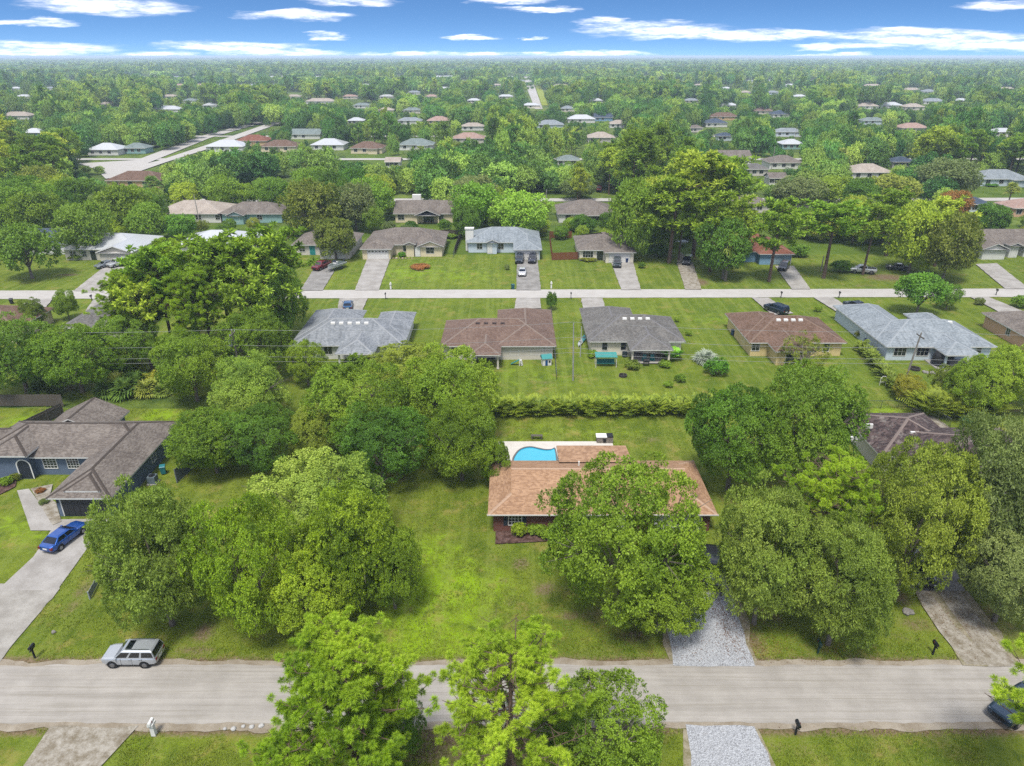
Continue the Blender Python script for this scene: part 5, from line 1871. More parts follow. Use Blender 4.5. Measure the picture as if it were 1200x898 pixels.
def grill(label, px, py):
    x, y = at(px, py)
    T = thing('barrel_grill', label, 'grill', (x, y, 0))
    b = MB()
    b.tube((-.45, 0, .9), (.45, 0, .9), .32, .32, 12)
    b.build('barrel', M['dark_metal'], T)
    for s in (-.4, .4):
        for d in (-.25, .25):
            l = MB()
            l.tube((s, d, 0), (s, d * .5, .7), .025)
            l.build('leg', M['dark_metal'], T)
    c = MB()
    c.tube((.3, 0, 1.1), (.3, 0, 1.6), .05)
    c.build('flue', M['dark_metal'], T)


grill('black barrel grill standing before the turquoise chairs', 757, 429)


def fire_pit(label, px, py, r=.6):
    x, y = at(px, py)
    T = thing('fire_pit', label, 'fire pit', (x, y, 0))
    for i in range(12):
        a = 2 * math.pi * i / 12
        b = MB()
        q = [(r * math.cos(a + da) * k_, r * math.sin(a + da) * k_) for da, k_ in ((-.22, .78), (.22, .78), (.22, 1.05), (-.22, 1.05))]
        b.loft([[(*p, 0) for p in q], [(*p, .3) for p in q]])
        b.build('stone', paint('#4b4540', .9, .3), T)
    b = MB()
    b.lathe([(r * .78, 0.02), (r * .3, .12), (.02, .14)], 12)
    b.build('ash', paint('#2b2826', .95, .3), T)


fire_pit('small round dark fire pit on the lawn below the charcoal roofed house', 730, 441)
fire_pit('black ring fire pit on the grass behind the pale blue house', 1072, 433, .75)


def dome_net():
    x, y = at(1101, 428)
    T = thing('netted_trampoline', 'black netted dome trampoline beside the patio of the pale blue house', 'trampoline', (x, y, 0))
    b = MB()
    prof = [(1.25, .5), (1.28, 1.2), (1.18, 1.8), (.9, 2.3), (.45, 2.6), (.05, 2.7)]
    b.lathe(prof, 16)
    b.build('net', paint('#2a2b2c', .8, .2), T)
    b = MB()
    b.lathe([(1.2, .48), (1.36, .5), (1.36, .6), (1.25, .62)], 16)
    b.build('rim_pad', paint('#1d2430', .7), T)
    for i in range(4):
        a = math.pi / 4 + i * math.pi / 2
        l = MB()
        l.tube((1.25 * math.cos(a), 1.25 * math.sin(a), 0), (1.25 * math.cos(a), 1.25 * math.sin(a), .5), .04)
        l.build('leg', M['chrome'], T)


dome_net()


def rocks(label, px, py, n, r, spread, name='stone_pile', col=('#8f8a82', '#bab5ac'), cat='stones', line=False, seed=1):
    x, y = at(px, py)
    rng = random.Random(seed)
    T = thing(name, label, cat, (x, y, 0))
    m = ground_mat('loose_stone', col, 2.0, fine=9)
    for i in range(n):
        cx, cy = ((i - n / 2) * spread * 2 / n, rng.uniform(-.15, .15)) if line else (rng.uniform(-spread, spread), rng.uniform(-spread, spread) * .7)
        rr = r * rng.uniform(.6, 1.3)
        b = MB()
        k_ = [rng.uniform(.75, 1.15) for _ in range(7)]
        ringf = lambda f, z: [(cx + rr * f * k_[j] * math.cos(2 * math.pi * j / 7), cy + rr * f * k_[j] * math.sin(2 * math.pi * j / 7), z) for j in range(7)]
        b.loft([ringf(.9, -.03), ringf(1, rr * .3), ringf(.75, rr * .65), ringf(.3, rr * .8)])
        b.build('stone', m, T)


rocks('heap of grey rubble on the grass by the black fire pit ring', 1089, 437, 12, .25, .8)
rocks('white stones lined up along the lower edge of the near road', 290, 853, 5, .22, 1.6, name='edging_stones', col=('#c9c7c2', '#e3e1dc'), line=True, seed=4)
rocks('pale flat stone on the turf beside the worn gravel drive', 1065, 719, 2, .4, .3, name='flat_stone', cat='stone', seed=6)
rocks('grey boulder on the grass between the shell drive and the silver SUV', 63, 741, 1, .3, .05, name='boulder', cat='stone', seed=9)
rocks('pale rocks around the cream house front bed', 470, 303, 9, .3, 3.4, name='edging_stones', col=('#bfa98c', '#d8c6aa'), line=True, seed=12)


def playhouse():
    x, y = at(640, 427)
    T = thing('playhouse', 'small white and teal plastic playhouse behind the house with the mauve-brown roof', 'playhouse', (x, y, 0), R(12))
    b = MB()
    b.box(-.7, -.6, 0, .7, .6, 1.2)
    b.build('wall', M['white'], T)
    b = MB()
    b.loft([[(-.85, -.75, 1.2), (.85, -.75, 1.2), (.85, .75, 1.2), (-.85, .75, 1.2)], [(-.85, -.03, 1.8), (.85, -.03, 1.8), (.85, .03, 1.8), (-.85, .03, 1.8)]])
    b.build('roof', M['teal'], T)
    b = MB()
    b.box(-.3, -.63, .05, .1, -.58, .95)
    b.build('door', M['blue_tub'], T)
    b = MB()
    b.box(.25, -.63, .5, .55, -.58, .85)
    b.build('window', M['glass'], T)


playhouse()


def slide():
    x, y = at(606, 428)
    T = thing('toddler_slide', 'small turquoise toddler slide on the grass behind the mauve-brown roof', 'slide', (x, y, 0), R(-15))
    b = MB()
    b.loft([[(-1.0, -.25, .05), (-1.0, .25, .05), (-1.0, .25, .15), (-1.0, -.25, .15)], [(.4, -.25, .95), (.4, .25, .95), (.4, .25, 1.05), (.4, -.25, 1.05)]])
    b.build('chute', M['teal'], T)
    b = MB()
    for i in range(4):
        b.box(.5 + i * .06, -.22, .85 - i * .25, .75 + i * .06, .22, .93 - i * .25)
    b.box(.4, -.25, 0, .5, -.2, 1.3)
    b.box(.4, .2, 0, .5, .25, 1.3)
    b.build('ladder', M['white'], T)


slide()


def kayak(label, px, py, deg, col):
    x, y = at(px, py)
    b = MB()
    rings = []
    for i in range(9):
        t = i / 8
        w = .36 * math.sin(math.pi * min(.98, max(.02, t))) ** .7 + .01
        xx = -1.6 + 3.2 * t
        rings.append([(xx, -w, .22), (xx, -w * .6, .04), (xx, w * .6, .04), (xx, w, .22), (xx, w * .5, .34), (xx, -w * .5, .34)])
    b.loft(rings)
    T = thing('kayak', label, 'kayak', (x, y, 0), R(deg))
    b.build('hull', paint(col, .4), T)
    c = MB()
    c.lathe([(.22, .33), (.25, .36), (.2, .38)], 12)
    c.build('cockpit', M['dark_metal'], T)


kayak('white kayak leaning in the clutter beside the charcoal roofed house', 680, 403, 75, '#d5dcdc')
kayak('teal kayak in the clutter beside the charcoal roofed house', 684, 398, 80, '#4b9aa0')


def tub(label, px, py, col, r=.9, h=.3, name='paddling_pool', cat='paddling pool'):
    x, y = at(px, py)
    T = thing(name, label, cat, (x, y, 0))
    b = MB()
    b.lathe([(r * .92, 0), (r, h * .4), (r, h), (r * .9, h), (r * .88, h * .5)], 18)
    b.build('rim', paint(col, .5), T)


tub('turquoise paddling pool on the grass below the bamboo hedge', 1134, 493, '#3fae93')
tub('teal tub beside the back door of the white house with the grey roof', 372, 420, '#2b8e95', .7, .6, 'garden_tub', 'tub')
tub('grey round tub near the turquoise swing seat', 732, 418, '#3c4a52', .45, .8, 'garden_tub', 'tub')


def goal():
    x, y = at(1034, 452)
    T = thing('garden_arch', 'small white hoop arch on the grass left of the croton hedge', 'garden arch', (x, y, 0))
    b = MB()
    b.path([(-.45, 0, 0), (-.45, 0, 1.2), (-.2, 0, 1.5), (.2, 0, 1.5), (.45, 0, 1.2), (.45, 0, 0)], [.035] * 6, 6)
    b.build('hoop', M['white'], T)
    b = MB()
    b.box(-.45, -.03, .55, .45, .03, .62)
    b.build('crossbar', M['white'], T)


goal()
for px, py, l in ((843, 496 - 8, 'x'),):
    pass


# ------------------------------------------------------------------ vegetation
FOL = {
    'bright': foliage('oak_leaves', '#4a651a', '#7c9a26', '#a2b636', .10),
    'pale': foliage('oak_leaves', '#527028', '#7c9a3a', '#9cb050', .10),
    'mid': foliage('oak_leaves', '#456418', '#6d8e28', '#94aa38', .14),
    'dark': foliage('oak_leaves', '#345418', '#527828', '#728f30', .16),
    'grey': foliage('oak_leaves', '#3a4a2c', '#596d42', '#758455', .12),
    'olive': foliage('oak_leaves', '#44531f', '#6a7c32', '#8b9640', .12),
    'pine': foliage('pine_needles', '#4a681c', '#76982c', '#94ac3a', .10, clump=.6),
    'pinenear': foliage('pine_needles', '#50701a', '#7d9f26', '#97b334', .05, clump=.6, patch=.12, patch_amt=.9, huev=.006),
    'pinefar': foliage('pine_needles', '#446420', '#6c8c2c', '#9aac3c', .18, clump=.5),
    'palm': foliage('palm_fronds', '#3f5a2a', '#62803a', '#93a04e', .12, clump=1.2),
    'areca': foliage('areca_fronds', '#4f6820', '#7e9230', '#a89e40', .12, clump=.8),
    'croton': foliage('croton_leaves', '#4b5a1e', '#6f802c', '#8d9036', .08, clump=.9),
    'rust': foliage('rusty_leaves', '#6b4a2c', '#92613c', '#a8784a', .1),
    'silver': foliage('silver_fronds', '#5f7371', '#7f908d', '#93a09c', .06),
    'lime': foliage('shrub_leaves', '#3f6a22', '#5f9230', '#7fae3c', .08),
    'forest': foliage('forest_leaves', '#2a4f24', '#4f7a34', '#86a044', .32, warmth=(1.06, 1.0, .86), trans=.22, clump=.10, patch=.004, patch_amt=.55),
    'forest_pine': foliage('forest_needles', '#345729', '#5a8238', '#94aa48', .28, warmth=(1.06, 1.0, .86), trans=.22, clump=.10, patch=.004, patch_amt=.6),
}


for _n, _c in dict(bright=('#4a651a', '#7c9a26', '#9db536'), pale=('#52702a', '#7f9c3e', '#98ad50'), mid=('#425f1a', '#688828', '#86a034'), dark=('#33531a', '#527a28', '#6a8a30'), grey=('#46562f', '#6b7e48', '#83925a'),
                   olive=('#46581f', '#6c8230', '#87983c'), feather=('#52672a', '#768f3c', '#93a44e')).items():
    FOL['near ' + _n] = foliage('oak_leaves', *_c, .05, huev=.01, patch=.08, patch_amt=.8)


def unit(v):
    return v / np.maximum(np.linalg.norm(v, axis=-1, keepdims=True), 1e-9)


def leaf_quads(p, axis, nrm, L, Wd):
    """diamond leaves: base p, along axis, facing nrm; returns verts (n*4,3), quads"""
    w = unit(np.cross(axis, nrm)) * (Wd / 2)[:, None]
    t = axis * L[:, None]
    lift = nrm * (L * .10)[:, None]
    V = np.stack([p, p + t * .5 + w + lift, p + t, p + t * .5 - w + lift], 1).reshape(-1, 3)
    Q = np.arange(len(V)).reshape(-1, 4)
    return V, Q


def crown_geo(seed, a=8.0, c=6.5, lobes=95, leaves=62000, leaf=.27, wid=.15, lobe_r=(.15, .25), low=-.82, rough=.12, droop=0.0, per=11, inner=.24, tuft=.55):
    g = np.random.default_rng(seed)
    i = np.arange(lobes)
    z = 1 - (1 - low) * (i + .5) / lobes
    ph = i * 2.39996 + g.uniform(-.3, .3, lobes)
    rr = np.sqrt(np.maximum(0, 1 - z * z))
    d = np.stack([rr * np.cos(ph), rr * np.sin(ph), z], 1)
    d = unit(d + g.normal(0, .12, d.shape))
    # uneven outline: a few broad bulges and dents
    bul = np.zeros(lobes)
    for _ in range(8):
        q = unit(g.normal(size=3))
        bul += g.uniform(-1, 1) * np.exp(-((1 - d @ q) / .22) ** 2)
    rho = g.uniform(.74, 1.0, lobes) + rough * bul
    lr = a * g.uniform(lobe_r[0], lobe_r[1], lobes)
    cen = d * rho[:, None] * np.array([a, a, c]) - d * (lr * .7)[:, None]
    w = lr ** 2 / np.sum(lr ** 2)
    nt = leaves // per
    li = g.choice(lobes, nt, p=w)
    u = unit(g.normal(size=(nt, 3)) + d[li] * .9 + np.array([0, 0, .35]))
    tip = cen[li] + u * (lr[li] * (.80 + .25 * g.random(nt)))[:, None] * np.array([1, 1, .80])
    tip[:, 2] -= droop * (np.linalg.norm(tip[:, :2], axis=1) / a) ** 2 * c
    ni = int(nt * inner)
    k_ = g.integers(0, nt, ni)
    tip[k_] *= g.uniform(.5, .9, (ni, 1))
    T = np.repeat(tip, per, 0)
    U = np.repeat(u, per, 0)
    n = len(T)
    off = unit(g.normal(size=(n, 3)))
    ax = unit(off + U * .35)
    nr = unit(U * .75 + np.repeat(d[li], per, 0) * .55 + np.array([0, 0, .35]) + g.normal(0, .42, (n, 3)))
    nr = unit(nr - ax * np.sum(nr * ax, 1, keepdims=True))
    L = leaf * g.uniform(.65, 1.25, n)
    return leaf_quads(T + off * (leaf * tuft * g.random(n))[:, None], ax, nr, L, L * wid / leaf)


def trunk_mb(seed, h=7.0, r=.35, spread=6.4, limbs=9, top=1.8):
    g = random.Random(seed)
    mb = MB()
    y = h * .42
    mb.path([(0, 0, -.2), (.05, .03, y * .5), (.12, -.05, y)], [r * 1.35, r, r * .85], 8)
    for i in range(limbs):
        a = 2 * math.pi * i / limbs + g.uniform(-.3, .3)
        s = spread * g.uniform(.6, 1.0)
        e = (s * math.cos(a), s * math.sin(a), h * g.uniform(.75, 1.15) + top)
        m1 = (e[0] * .35, e[1] * .35, y + (e[2] - y) * .45)
        m2 = (e[0] * .7 + g.uniform(-.4, .4), e[1] * .7 + g.uniform(-.4, .4), y + (e[2] - y) * .75)
        mb.path([(.1, -.03, y - .3), m1, m2, e], [r * .6, r * .42, r * .28, r * .08], 6)
        for q in range(4):
            f = (e[0] * g.uniform(.8, 1.3) + g.uniform(-1, 1), e[1] * g.uniform(.8, 1.3) + g.uniform(-1, 1), e[2] * g.uniform(.85, 1.15))
            mb.path([m2, tuple((x + y_) / 2 for x, y_ in zip(m2, f)), f], [r * .24, r * .14, r * .05], 5)
    return mb


def pine_geo(seed, h=18.0, spread=4.2, start=.5, branches=26, puffs_per=6, needles=150, nl=.38, nw=.045, puff=.42, dead=0.15, up=.35, twigs=0):
    """slash pine: bare trunk, whorls of limbs, needle tufts on the twig ends"""
    g = random.Random(seed)
    gn = np.random.default_rng(seed)
    wood = MB()
    lean = (g.uniform(-.5, .5), g.uniform(-.5, .5))
    tp = lambda t: Vector((lean[0] * t * t, lean[1] * t * t, h * t))
    wood.path([tp(t) + Vector((0, 0, -.2 if t == 0 else 0)) for t in (0, .3, .6, .85, .98)], [.26, .21, .16, .09, .03], 8)
    tips = []
    for b in range(branches):
        t = start + (1 - start) * (b + g.random()) / branches * .97
        a = b * 2.4 + g.uniform(-.4, .4)
        q = (t - start) / (1 - start)
        L = spread * (1.0 - .72 * q ** 1.7) * g.uniform(.65, 1.1) * (0.75 + .5 * min(1, q * 4))
        p0 = tp(t)
        dr = Vector((math.cos(a), math.sin(a), up * g.uniform(.2, 1.6)))
        p1 = p0 + dr * L * .5 + Vector((0, 0, -.1 * L))
        p2 = p0 + dr * L + Vector((g.uniform(-.3, .3), g.uniform(-.3, .3), .12 * L))
        wood.path([p0, p1, p2], [.065 * (1.3 - q), .045, .018], 5)
        isdead = g.random() < dead
        for _ in range(puffs_per):
            s = g.uniform(.4, 1.05)
            base = p1.lerp(p2, (s - .5) * 2) if s > .5 else p0.lerp(p1, s * 2)
            e = base + Vector((g.uniform(-1, 1), g.uniform(-1, 1), g.uniform(-.05, .7))) * (spread * .22)
            wood.path([base, base.lerp(e, .5) + Vector((0, 0, -.08)), e], [.028, .02, .01], 4)
            if not isdead:
                tips.append(e)
                for _k in range(twigs):
                    e2 = base.lerp(e, g.uniform(.5, 1.0)) + Vector((g.uniform(-1, 1), g.uniform(-1, 1), g.uniform(-.2, .8))) * (puff * 1.25)
                    wood.path([base.lerp(e, .6), e2], [.014, .008], 3)
                    tips.append(e2)
    tips.append(tp(1.0))
    tips = np.array([tuple(t) for t in tips])
    n = len(tips) * needles
    C_ = np.repeat(tips, needles, 0)
    d = unit(gn.normal(size=(n, 3)) + np.array([0, 0, .45]))
    r0 = puff * gn.uniform(.03, .16, n)
    p = C_ + d * r0[:, None]
    ax = unit(d + gn.normal(0, .22, (n, 3)))
    nr = unit(gn.normal(size=(n, 3)) + np.array([0, 0, .6]))
    nr = unit(nr - ax * np.sum(nr * ax, 1, keepdims=True))
    L = nl * gn.uniform(.7, 1.2, n)
    V, Q = leaf_quads(p, ax, nr, L, np.full(n, nw))
    return wood, V, Q


def fan_palm_geo(seed, h=6.0, fronds=34, fl=1.5, blades=9, spread=1.0, trunk=True):
    g = random.Random(seed)
    wood = MB()
    if trunk:
        wood.path([(0, 0, -.2), (.1, 0, h * .5), (.05, 0, h)], [.2, .17, .16], 8)
    V, Q = [], []
    for i in range(fronds):
        a = i * 2.4 + g.uniform(-.3, .3)
        el = g.uniform(-.7, 1.35) if trunk else g.uniform(.15, 1.3)
        d = Vector((math.cos(a) * math.cos(el), math.sin(a) * math.cos(el), math.sin(el)))
        o = Vector((.05, 0, h if trunk else .15))
        pl = fl * g.uniform(.55, .8)
        tip = o + d * pl + Vector((0, 0, -.12 * pl))
        wood.tube(o, tip, .03, .02, 4, 1)
        s = d.cross(Vector((0, 0, 1)))
        s = s.normalized() if s.length > .05 else Vector((1, 0, 0))
        up = s.cross(d).normalized()
        for b in range(blades):
            t = (b / (blades - 1) - .5) * 2.5
            bd = (d * math.cos(t) + s * math.sin(t)).normalized()
            L = fl * (1.0 - .22 * abs(t)) * g.uniform(.85, 1.1)
            e = tip + bd * L + Vector((0, 0, -.28 * L * g.uniform(.6, 1.3)))
            m = tip + bd * L * .5 + up * .05
            w = bd.cross(up).normalized() * (.075 * fl)
            k_ = len(V)
            V += [tuple(tip), tuple(m + w), tuple(e), tuple(m - w)]
            Q.append((k_, k_ + 1, k_ + 2, k_ + 3))
    return wood, np.array(V), np.array(Q)


def feather_geo(seed, n_fr, L0, area, h0=(0.1, .5), leaf=.42, lw=.05, pairs=13, el=(.7, 1.4), arch=.55):
    """feather fronds arching out of a clump; area is a function giving each frond's root"""
    g = random.Random(seed)
    V, Q = [], []
    for i in range(n_fr):
        ox, oy, oz = area(g)
        a = g.uniform(0, 2 * math.pi)
        e = g.uniform(*el)
        L = L0 * g.uniform(.7, 1.15)
        h = Vector((math.cos(a), math.sin(a), 0))
        P = []
        for s in range(6):
            t = s / 5
            P.append(Vector((ox, oy, oz)) + h * (L * t * math.cos(e) + arch * L * .35 * t * t) + Vector((0, 0, L * math.sin(e) * t - arch * L * .6 * t * t)))
        sd = h.cross(Vector((0, 0, 1)))
        for q in range(pairs):
            t = .12 + .88 * q / pairs
            s = t * 5
            i0 = min(4, int(s))
            c = P[i0].lerp(P[i0 + 1], s - i0)
            d = (P[i0 + 1] - P[i0]).normalized()
            ll = leaf * L / 2.2 * math.sin(math.pi * (.15 + .8 * t)) ** .6
            for sg in (-1, 1):
                e1 = c + (sd * sg * .85 + d * .5 + Vector((0, 0, -.18))).normalized() * ll
                m = c.lerp(e1, .5)
                w = d * lw * 1.3
                k_ = len(V)
                V += [tuple(c), tuple(m + w), tuple(e1), tuple(m - w)]
                Q.append((k_, k_ + 1, k_ + 2, k_ + 3))
    return np.array(V), np.array(Q)


def merge_mesh(name, V, Q, wood, leafm, barkm):
    """leaves and wood in one mesh (small trees whose parts cannot be told apart)"""
    nv = len(V)
    allv = np.concatenate([V, np.array(wood.v)]) if wood and wood.v else V
    mats = [leafm, barkm]
    quads = list(map(tuple, Q))
    idx = [0] * len(quads)
    me = bpy.data.meshes.new(name)
    faces = quads + [tuple(i + nv for i in f) for f in (wood.f if wood else [])]
    idx += [1] * (len(wood.f) if wood else 0)
    me.from_pydata([tuple(v) for v in allv], [], faces)
    for m in mats:
        me.materials.append(m)
    me.polygons.foreach_set('material_index', idx)
    me.update()
    return me


def box_fit(x0, x1, y0, y1, clear=.5):
    """ellipsoid crown (x, y, z of its centre, half width, half height) whose outline fills a photo box"""
    w, hpx, cx, cy = (x1 - x0) / 2, (y1 - y0) / 2, (x0 + x1) / 2, (y0 + y1) / 2
    c = 5.0
    for _ in range(12):
        zc = clear + c
        X_, Y_ = at(cx, cy, zc)
        s = FPX / (Y_ * math.cos(TILT) - (zc - CAM_H) * math.sin(TILT))
        a = w / s
        e = math.atan((CAM_H - zc) / Y_)
        q = (hpx / s) ** 2 - (a * math.sin(e)) ** 2
        c = math.sqrt(max(q, (.45 * a) ** 2)) / math.cos(e) if q > 0 else .45 * a
        c = min(c, 1.5 * a)
    return X_, Y_, clear + c, a, c


# near prototypes
NEAR = {}
for nm, sd, kw in (('a', 1, {}), ('b', 2, dict(lobes=70, lobe_r=(.19, .29), rough=.16)), ('c', 3, dict(lobes=130, lobe_r=(.12, .2), leaf=.25, wid=.13, leaves=66000)),
                   ('d', 4, dict(lobes=85, rough=.2)), ('f', 5, dict(lobes=110, leaf=.34, wid=.12, lobe_r=(.13, .26), droop=.12, leaves=64000, rough=.15)),
                   ('g', 6, dict(lobes=100, lobe_r=(.13, .23), rough=.2))):
    NEAR[nm] = crown_geo(sd, **kw)
NEAR['thin'] = crown_geo(8, leaves=5000, lobes=40, leaf=.5, wid=.25, lobe_r=(.14, .22), per=9)
MID = {nm: crown_geo(sd, leaves=9000, leaf=.70, wid=.40, lobes=46, lobe_r=(.2, .32), per=6, **kw) for nm, sd, kw in (('a', 11, {}), ('b', 12, dict(rough=.2)), ('c', 13, dict(low=-.6)), ('d', 14, dict(rough=.22)))}
_cm = {}


def crown_mesh(kind, proto, mat):
    key = (kind, proto, mat)
    if key not in _cm:
        V, Q = (NEAR if kind == 'near' else MID)[proto]
        _cm[key] = np_mesh('crown', V, Q, FOL.get('near ' + mat, FOL.get(mat)) if kind == 'near' else FOL[mat])
    return _cm[key]


TRUNKS = [trunk_mb(s).mesh('trunk', M['bark_oak']) for s in (1, 2, 3)]


def oak_at(x, y, zc, a, c, label, mat, proto='a', kind='near', name='oak_tree', group=None, rz=None):
    T = thing(name, label, 'tree', (x, y, 0), 0, group)
    cr = link('crown', crown_mesh(kind, proto, mat), T)
    cr.location = (0, 0, zc)
    f = a / 8.0 * .91
    cr.scale = (f, f, c / 6.5 * .93)
    cr.rotation_euler = (0, 0, RNG.uniform(0, 6.28) if rz is None else rz)
    tr = link('trunk', TRUNKS[len(label) % 3], T)
    tr.scale = (f, f, max(.2, (zc + c * .25) / 9.0))
    tr.rotation_euler = (0, 0, RNG.uniform(0, 6.28))
    return T


def oak(box, label, mat, proto='a', clear=.5, **kw):
    x, y, zc, a, c = box_fit(*box, clear=clear)
    TREEBOX.append((x, y, a))
    return oak_at(x, y, zc, a, c, label, mat, proto, **kw)


TREEBOX = []
# the clump at the left of the lot
oak((287, 465, 515, 655), 'pale green domed oak at the back of the front yard clump', 'pale', 'c')
oak((345, 478, 558, 715), 'bright yellow-green oak on the lawn side of the front yard clump', 'bright', 'b')
oak((418, 499, 602, 718), 'rounded darker oak jutting onto the lawn from the clump', 'mid', 'a')
oak((222, 352, 572, 748), 'leafy oak in the middle of the clump, lowest toward the road', 'bright', 'd')
oak((300, 420, 628, 750), 'small bushy oak at the front foot of the clump', 'bright', 'g')
oak((104, 258, 560, 742), 'feathery light green tree overhanging the left lot line', 'feather', 'f')
oak((95, 160, 615, 690), 'low shrubby tree drooping over the fence panel by the blue sedan', 'olive', 'f')
# before the brick house
oak((626, 838, 520, 738), 'big rounded dense oak hiding the right half of the brick house', 'mid', 'c')
oak((715, 838, 625, 748), 'lower green oak in front of the big rounded oak', 'mid', 'g')
# right of the drive
oak((832, 965, 553, 745), 'feathery light green tree right of the white gravel drive', 'feather', 'f')
oak((922, 1055, 600, 762), 'drooping light green tree at the right lot line near the road', 'feather', 'f', rz=2.0)
oak((800, 925, 440, 578), 'dark glossy green tree at the right back corner of the lawn', 'dark', 'a')
oak((872, 1018, 415, 572), 'tall dark green oak behind the feathery tree, beside the dark tile roof', 'dark', 'b')
oak((1000, 1152, 505, 702), 'olive green oak shading the worn gravel drive on the right', 'olive', 'c')
oak((1080, 1245, 478, 692), 'large grey-green oak at the right edge in front of the chain-link fence', 'grey', 'f')
oak((1125, 1250, 600, 735), 'low grey-green tree at the right edge above the road', 'grey', 'd')
oak((1000, 1075, 540, 620), 'small green tree against the dark tile roof', 'grey', 'g')
# back of the lot
oak((462, 592, 398, 520), 'wide oak standing high behind the lot, left of the palm hedge', 'mid', 'b')
oak((345, 480, 412, 530), 'oak with bare twigs showing at the back of the lot', 'mid', 'g')
oak((490, 590, 462, 565), 'low spreading tree beside the pool deck corner', 'mid', 'f')
oak((385, 505, 468, 572), 'shadowy oak between the clump and the back trees', 'dark', 'd')
oak((420, 530, 395, 470), 'bright topped oak reaching the grey roofed white house', 'olive', 'c')
oak((560, 602, 510, 570), 'small bush at the left corner of the brick house roof', 'mid', 'g')
oak((238, 345, 412, 505), 'grey twigged light green oak at the left rear corner of the lot', 'pale', 'f')
oak((193, 300, 468, 558), 'round green oak touching the roof of the slate blue house', 'mid', 'a')
oak((250, 350, 470, 555), 'dark oak behind the clump, right of the slate blue house', 'dark', 'd')
oak((330, 400, 470, 540), 'brownish half-bare tree among the back trees', 'olive', 'f')
oak((330, 385, 395, 450), 'young tree by the back wall of the white house with the pale grey roof', 'mid', 'g')
# scrub on the left behind the slate house
oak((-40, 75, 365, 462), 'dark oak at the left picture edge above the board fence', 'dark', 'b')
oak((30, 140, 372, 462), 'glossy dark oak in the left scrub above the swale', 'mid', 'a')
oak((100, 190, 362, 440), 'dark oak in the left scrub behind the palmettos', 'dark', 'c')
oak((175, 270, 380, 470), 'green tree in the left scrub before the transformer pole', 'mid', 'd')
oak((245, 345, 355, 445), 'oak below the pine stand, left of the pale grey roof', 'mid', 'a')
oak((280, 362, 300, 400), 'tall dark oak at the right end of the pine stand', 'dark', 'b')
oak((15, 55, 349, 382), 'small open tree on the verge at the left', 'olive', 'f')
oak((60, 92, 338, 372), 'twiggy young tree beside the far street on the left', 'mid', 'f')
# third row
oak((-10, 66, 258, 325), 'big round dark oak on the lawn at the left edge', 'dark', 'c', kind='mid')
oak((62, 132, 235, 298), 'dense dark oak left of the silver roofed house', 'dark', 'b', kind='mid')
oak((105, 182, 215, 275), 'broad oak right behind the silver roofed house', 'mid', 'c', kind='mid')
oak((190, 234, 248, 280), 'bright bushy tree in front of the pinkish beige roof', 'lime', 'a', kind='mid')
oak((362, 420, 252, 302), 'round olive tree half hiding the grey roofed house with the red truck', 'olive', 'a', kind='mid')
oak((330, 400, 210, 278), 'wide olive oak behind the grey roofed house', 'olive', 'b', kind='mid')
oak((385, 445, 212, 268), 'wide grey-green oak left of the porch house', 'grey', 'c', kind='mid')
oak((528, 590, 212, 268), 'vivid green tree right of the porch house', 'lime', 'b', kind='mid')
oak((572, 645, 222, 275), 'vivid green spreading tree behind the blue-white house', 'lime', 'd', kind='mid')
oak((712, 775, 205, 305), 'tall dark green tree between the rust red fence and the pines', 'dark', 'b', kind='mid')
oak((748, 800, 250, 295), 'dark understorey tree below the tall yellow pines', 'dark', 'a', kind='mid')
oak((668, 695, 250, 272), 'small round cypress left of the taupe hip roof back yard', 'dark', 'a', kind='mid', clear=.3)
oak((700, 722, 248, 272), 'small round cypress behind the white house with the taupe roof', 'dark', 'b', kind='mid', clear=.3)
oak((818, 885, 255, 325), 'dark leafy tree behind the cabbage palm', 'dark', 'd', kind='mid')
oak((1040, 1110, 235, 318), 'dense green tree shading the white pickup truck', 'mid', 'b', kind='mid')
oak((1080, 1150, 248, 328), 'loose green tree with bare limbs beside the white gabled house', 'olive', 'd', kind='mid')
oak((1138, 1187, 236, 276), 'dark round tree above the white gabled house', 'dark', 'a', kind='mid')
oak((1098, 1138, 222, 262), 'rust red tree above the right pines', 'rust', 'b', kind='mid')
oak((1050, 1112, 316, 362), 'light green feathery tree by the far street above the pale blue house', 'lime', 'c', kind='mid', clear=1.6)
oak((1098, 1128, 332, 360), 'small dark tree by the far street next to the feathery one', 'dark', 'b', kind='mid')
oak((1075, 1150, 185, 232), 'big grey-green oak left of the bright lawn', 'grey', 'b', kind='mid')
oak((902, 962, 206, 242), 'grey-green oak at the left end of the canopy below the beige roof', 'grey', 'd', kind='mid')
oak((948, 1008, 205, 240), 'grey-green oak in the middle of the canopy below the beige roof', 'mid', 'b', kind='mid')
oak((1000, 1082, 205, 238), 'rounded olive oak canopy before the navy roof', 'olive', 'c', kind='mid')
oak((912, 976, 388, 436), 'thin yellow-green tree in front of the yellow house back wall', 'croton', 'thin')
oak((655, 700, 205, 232), 'grey-green oak above the dark hip roof', 'grey', 'a', kind='mid')


# slash pines
def make_pine(name, seed, mat='pine', **kw):
    w, V, Q = pine_geo(seed, **kw)
    return w.mesh('trunk', M['bark_pine']), np_mesh('crown', V, Q, FOL[mat])


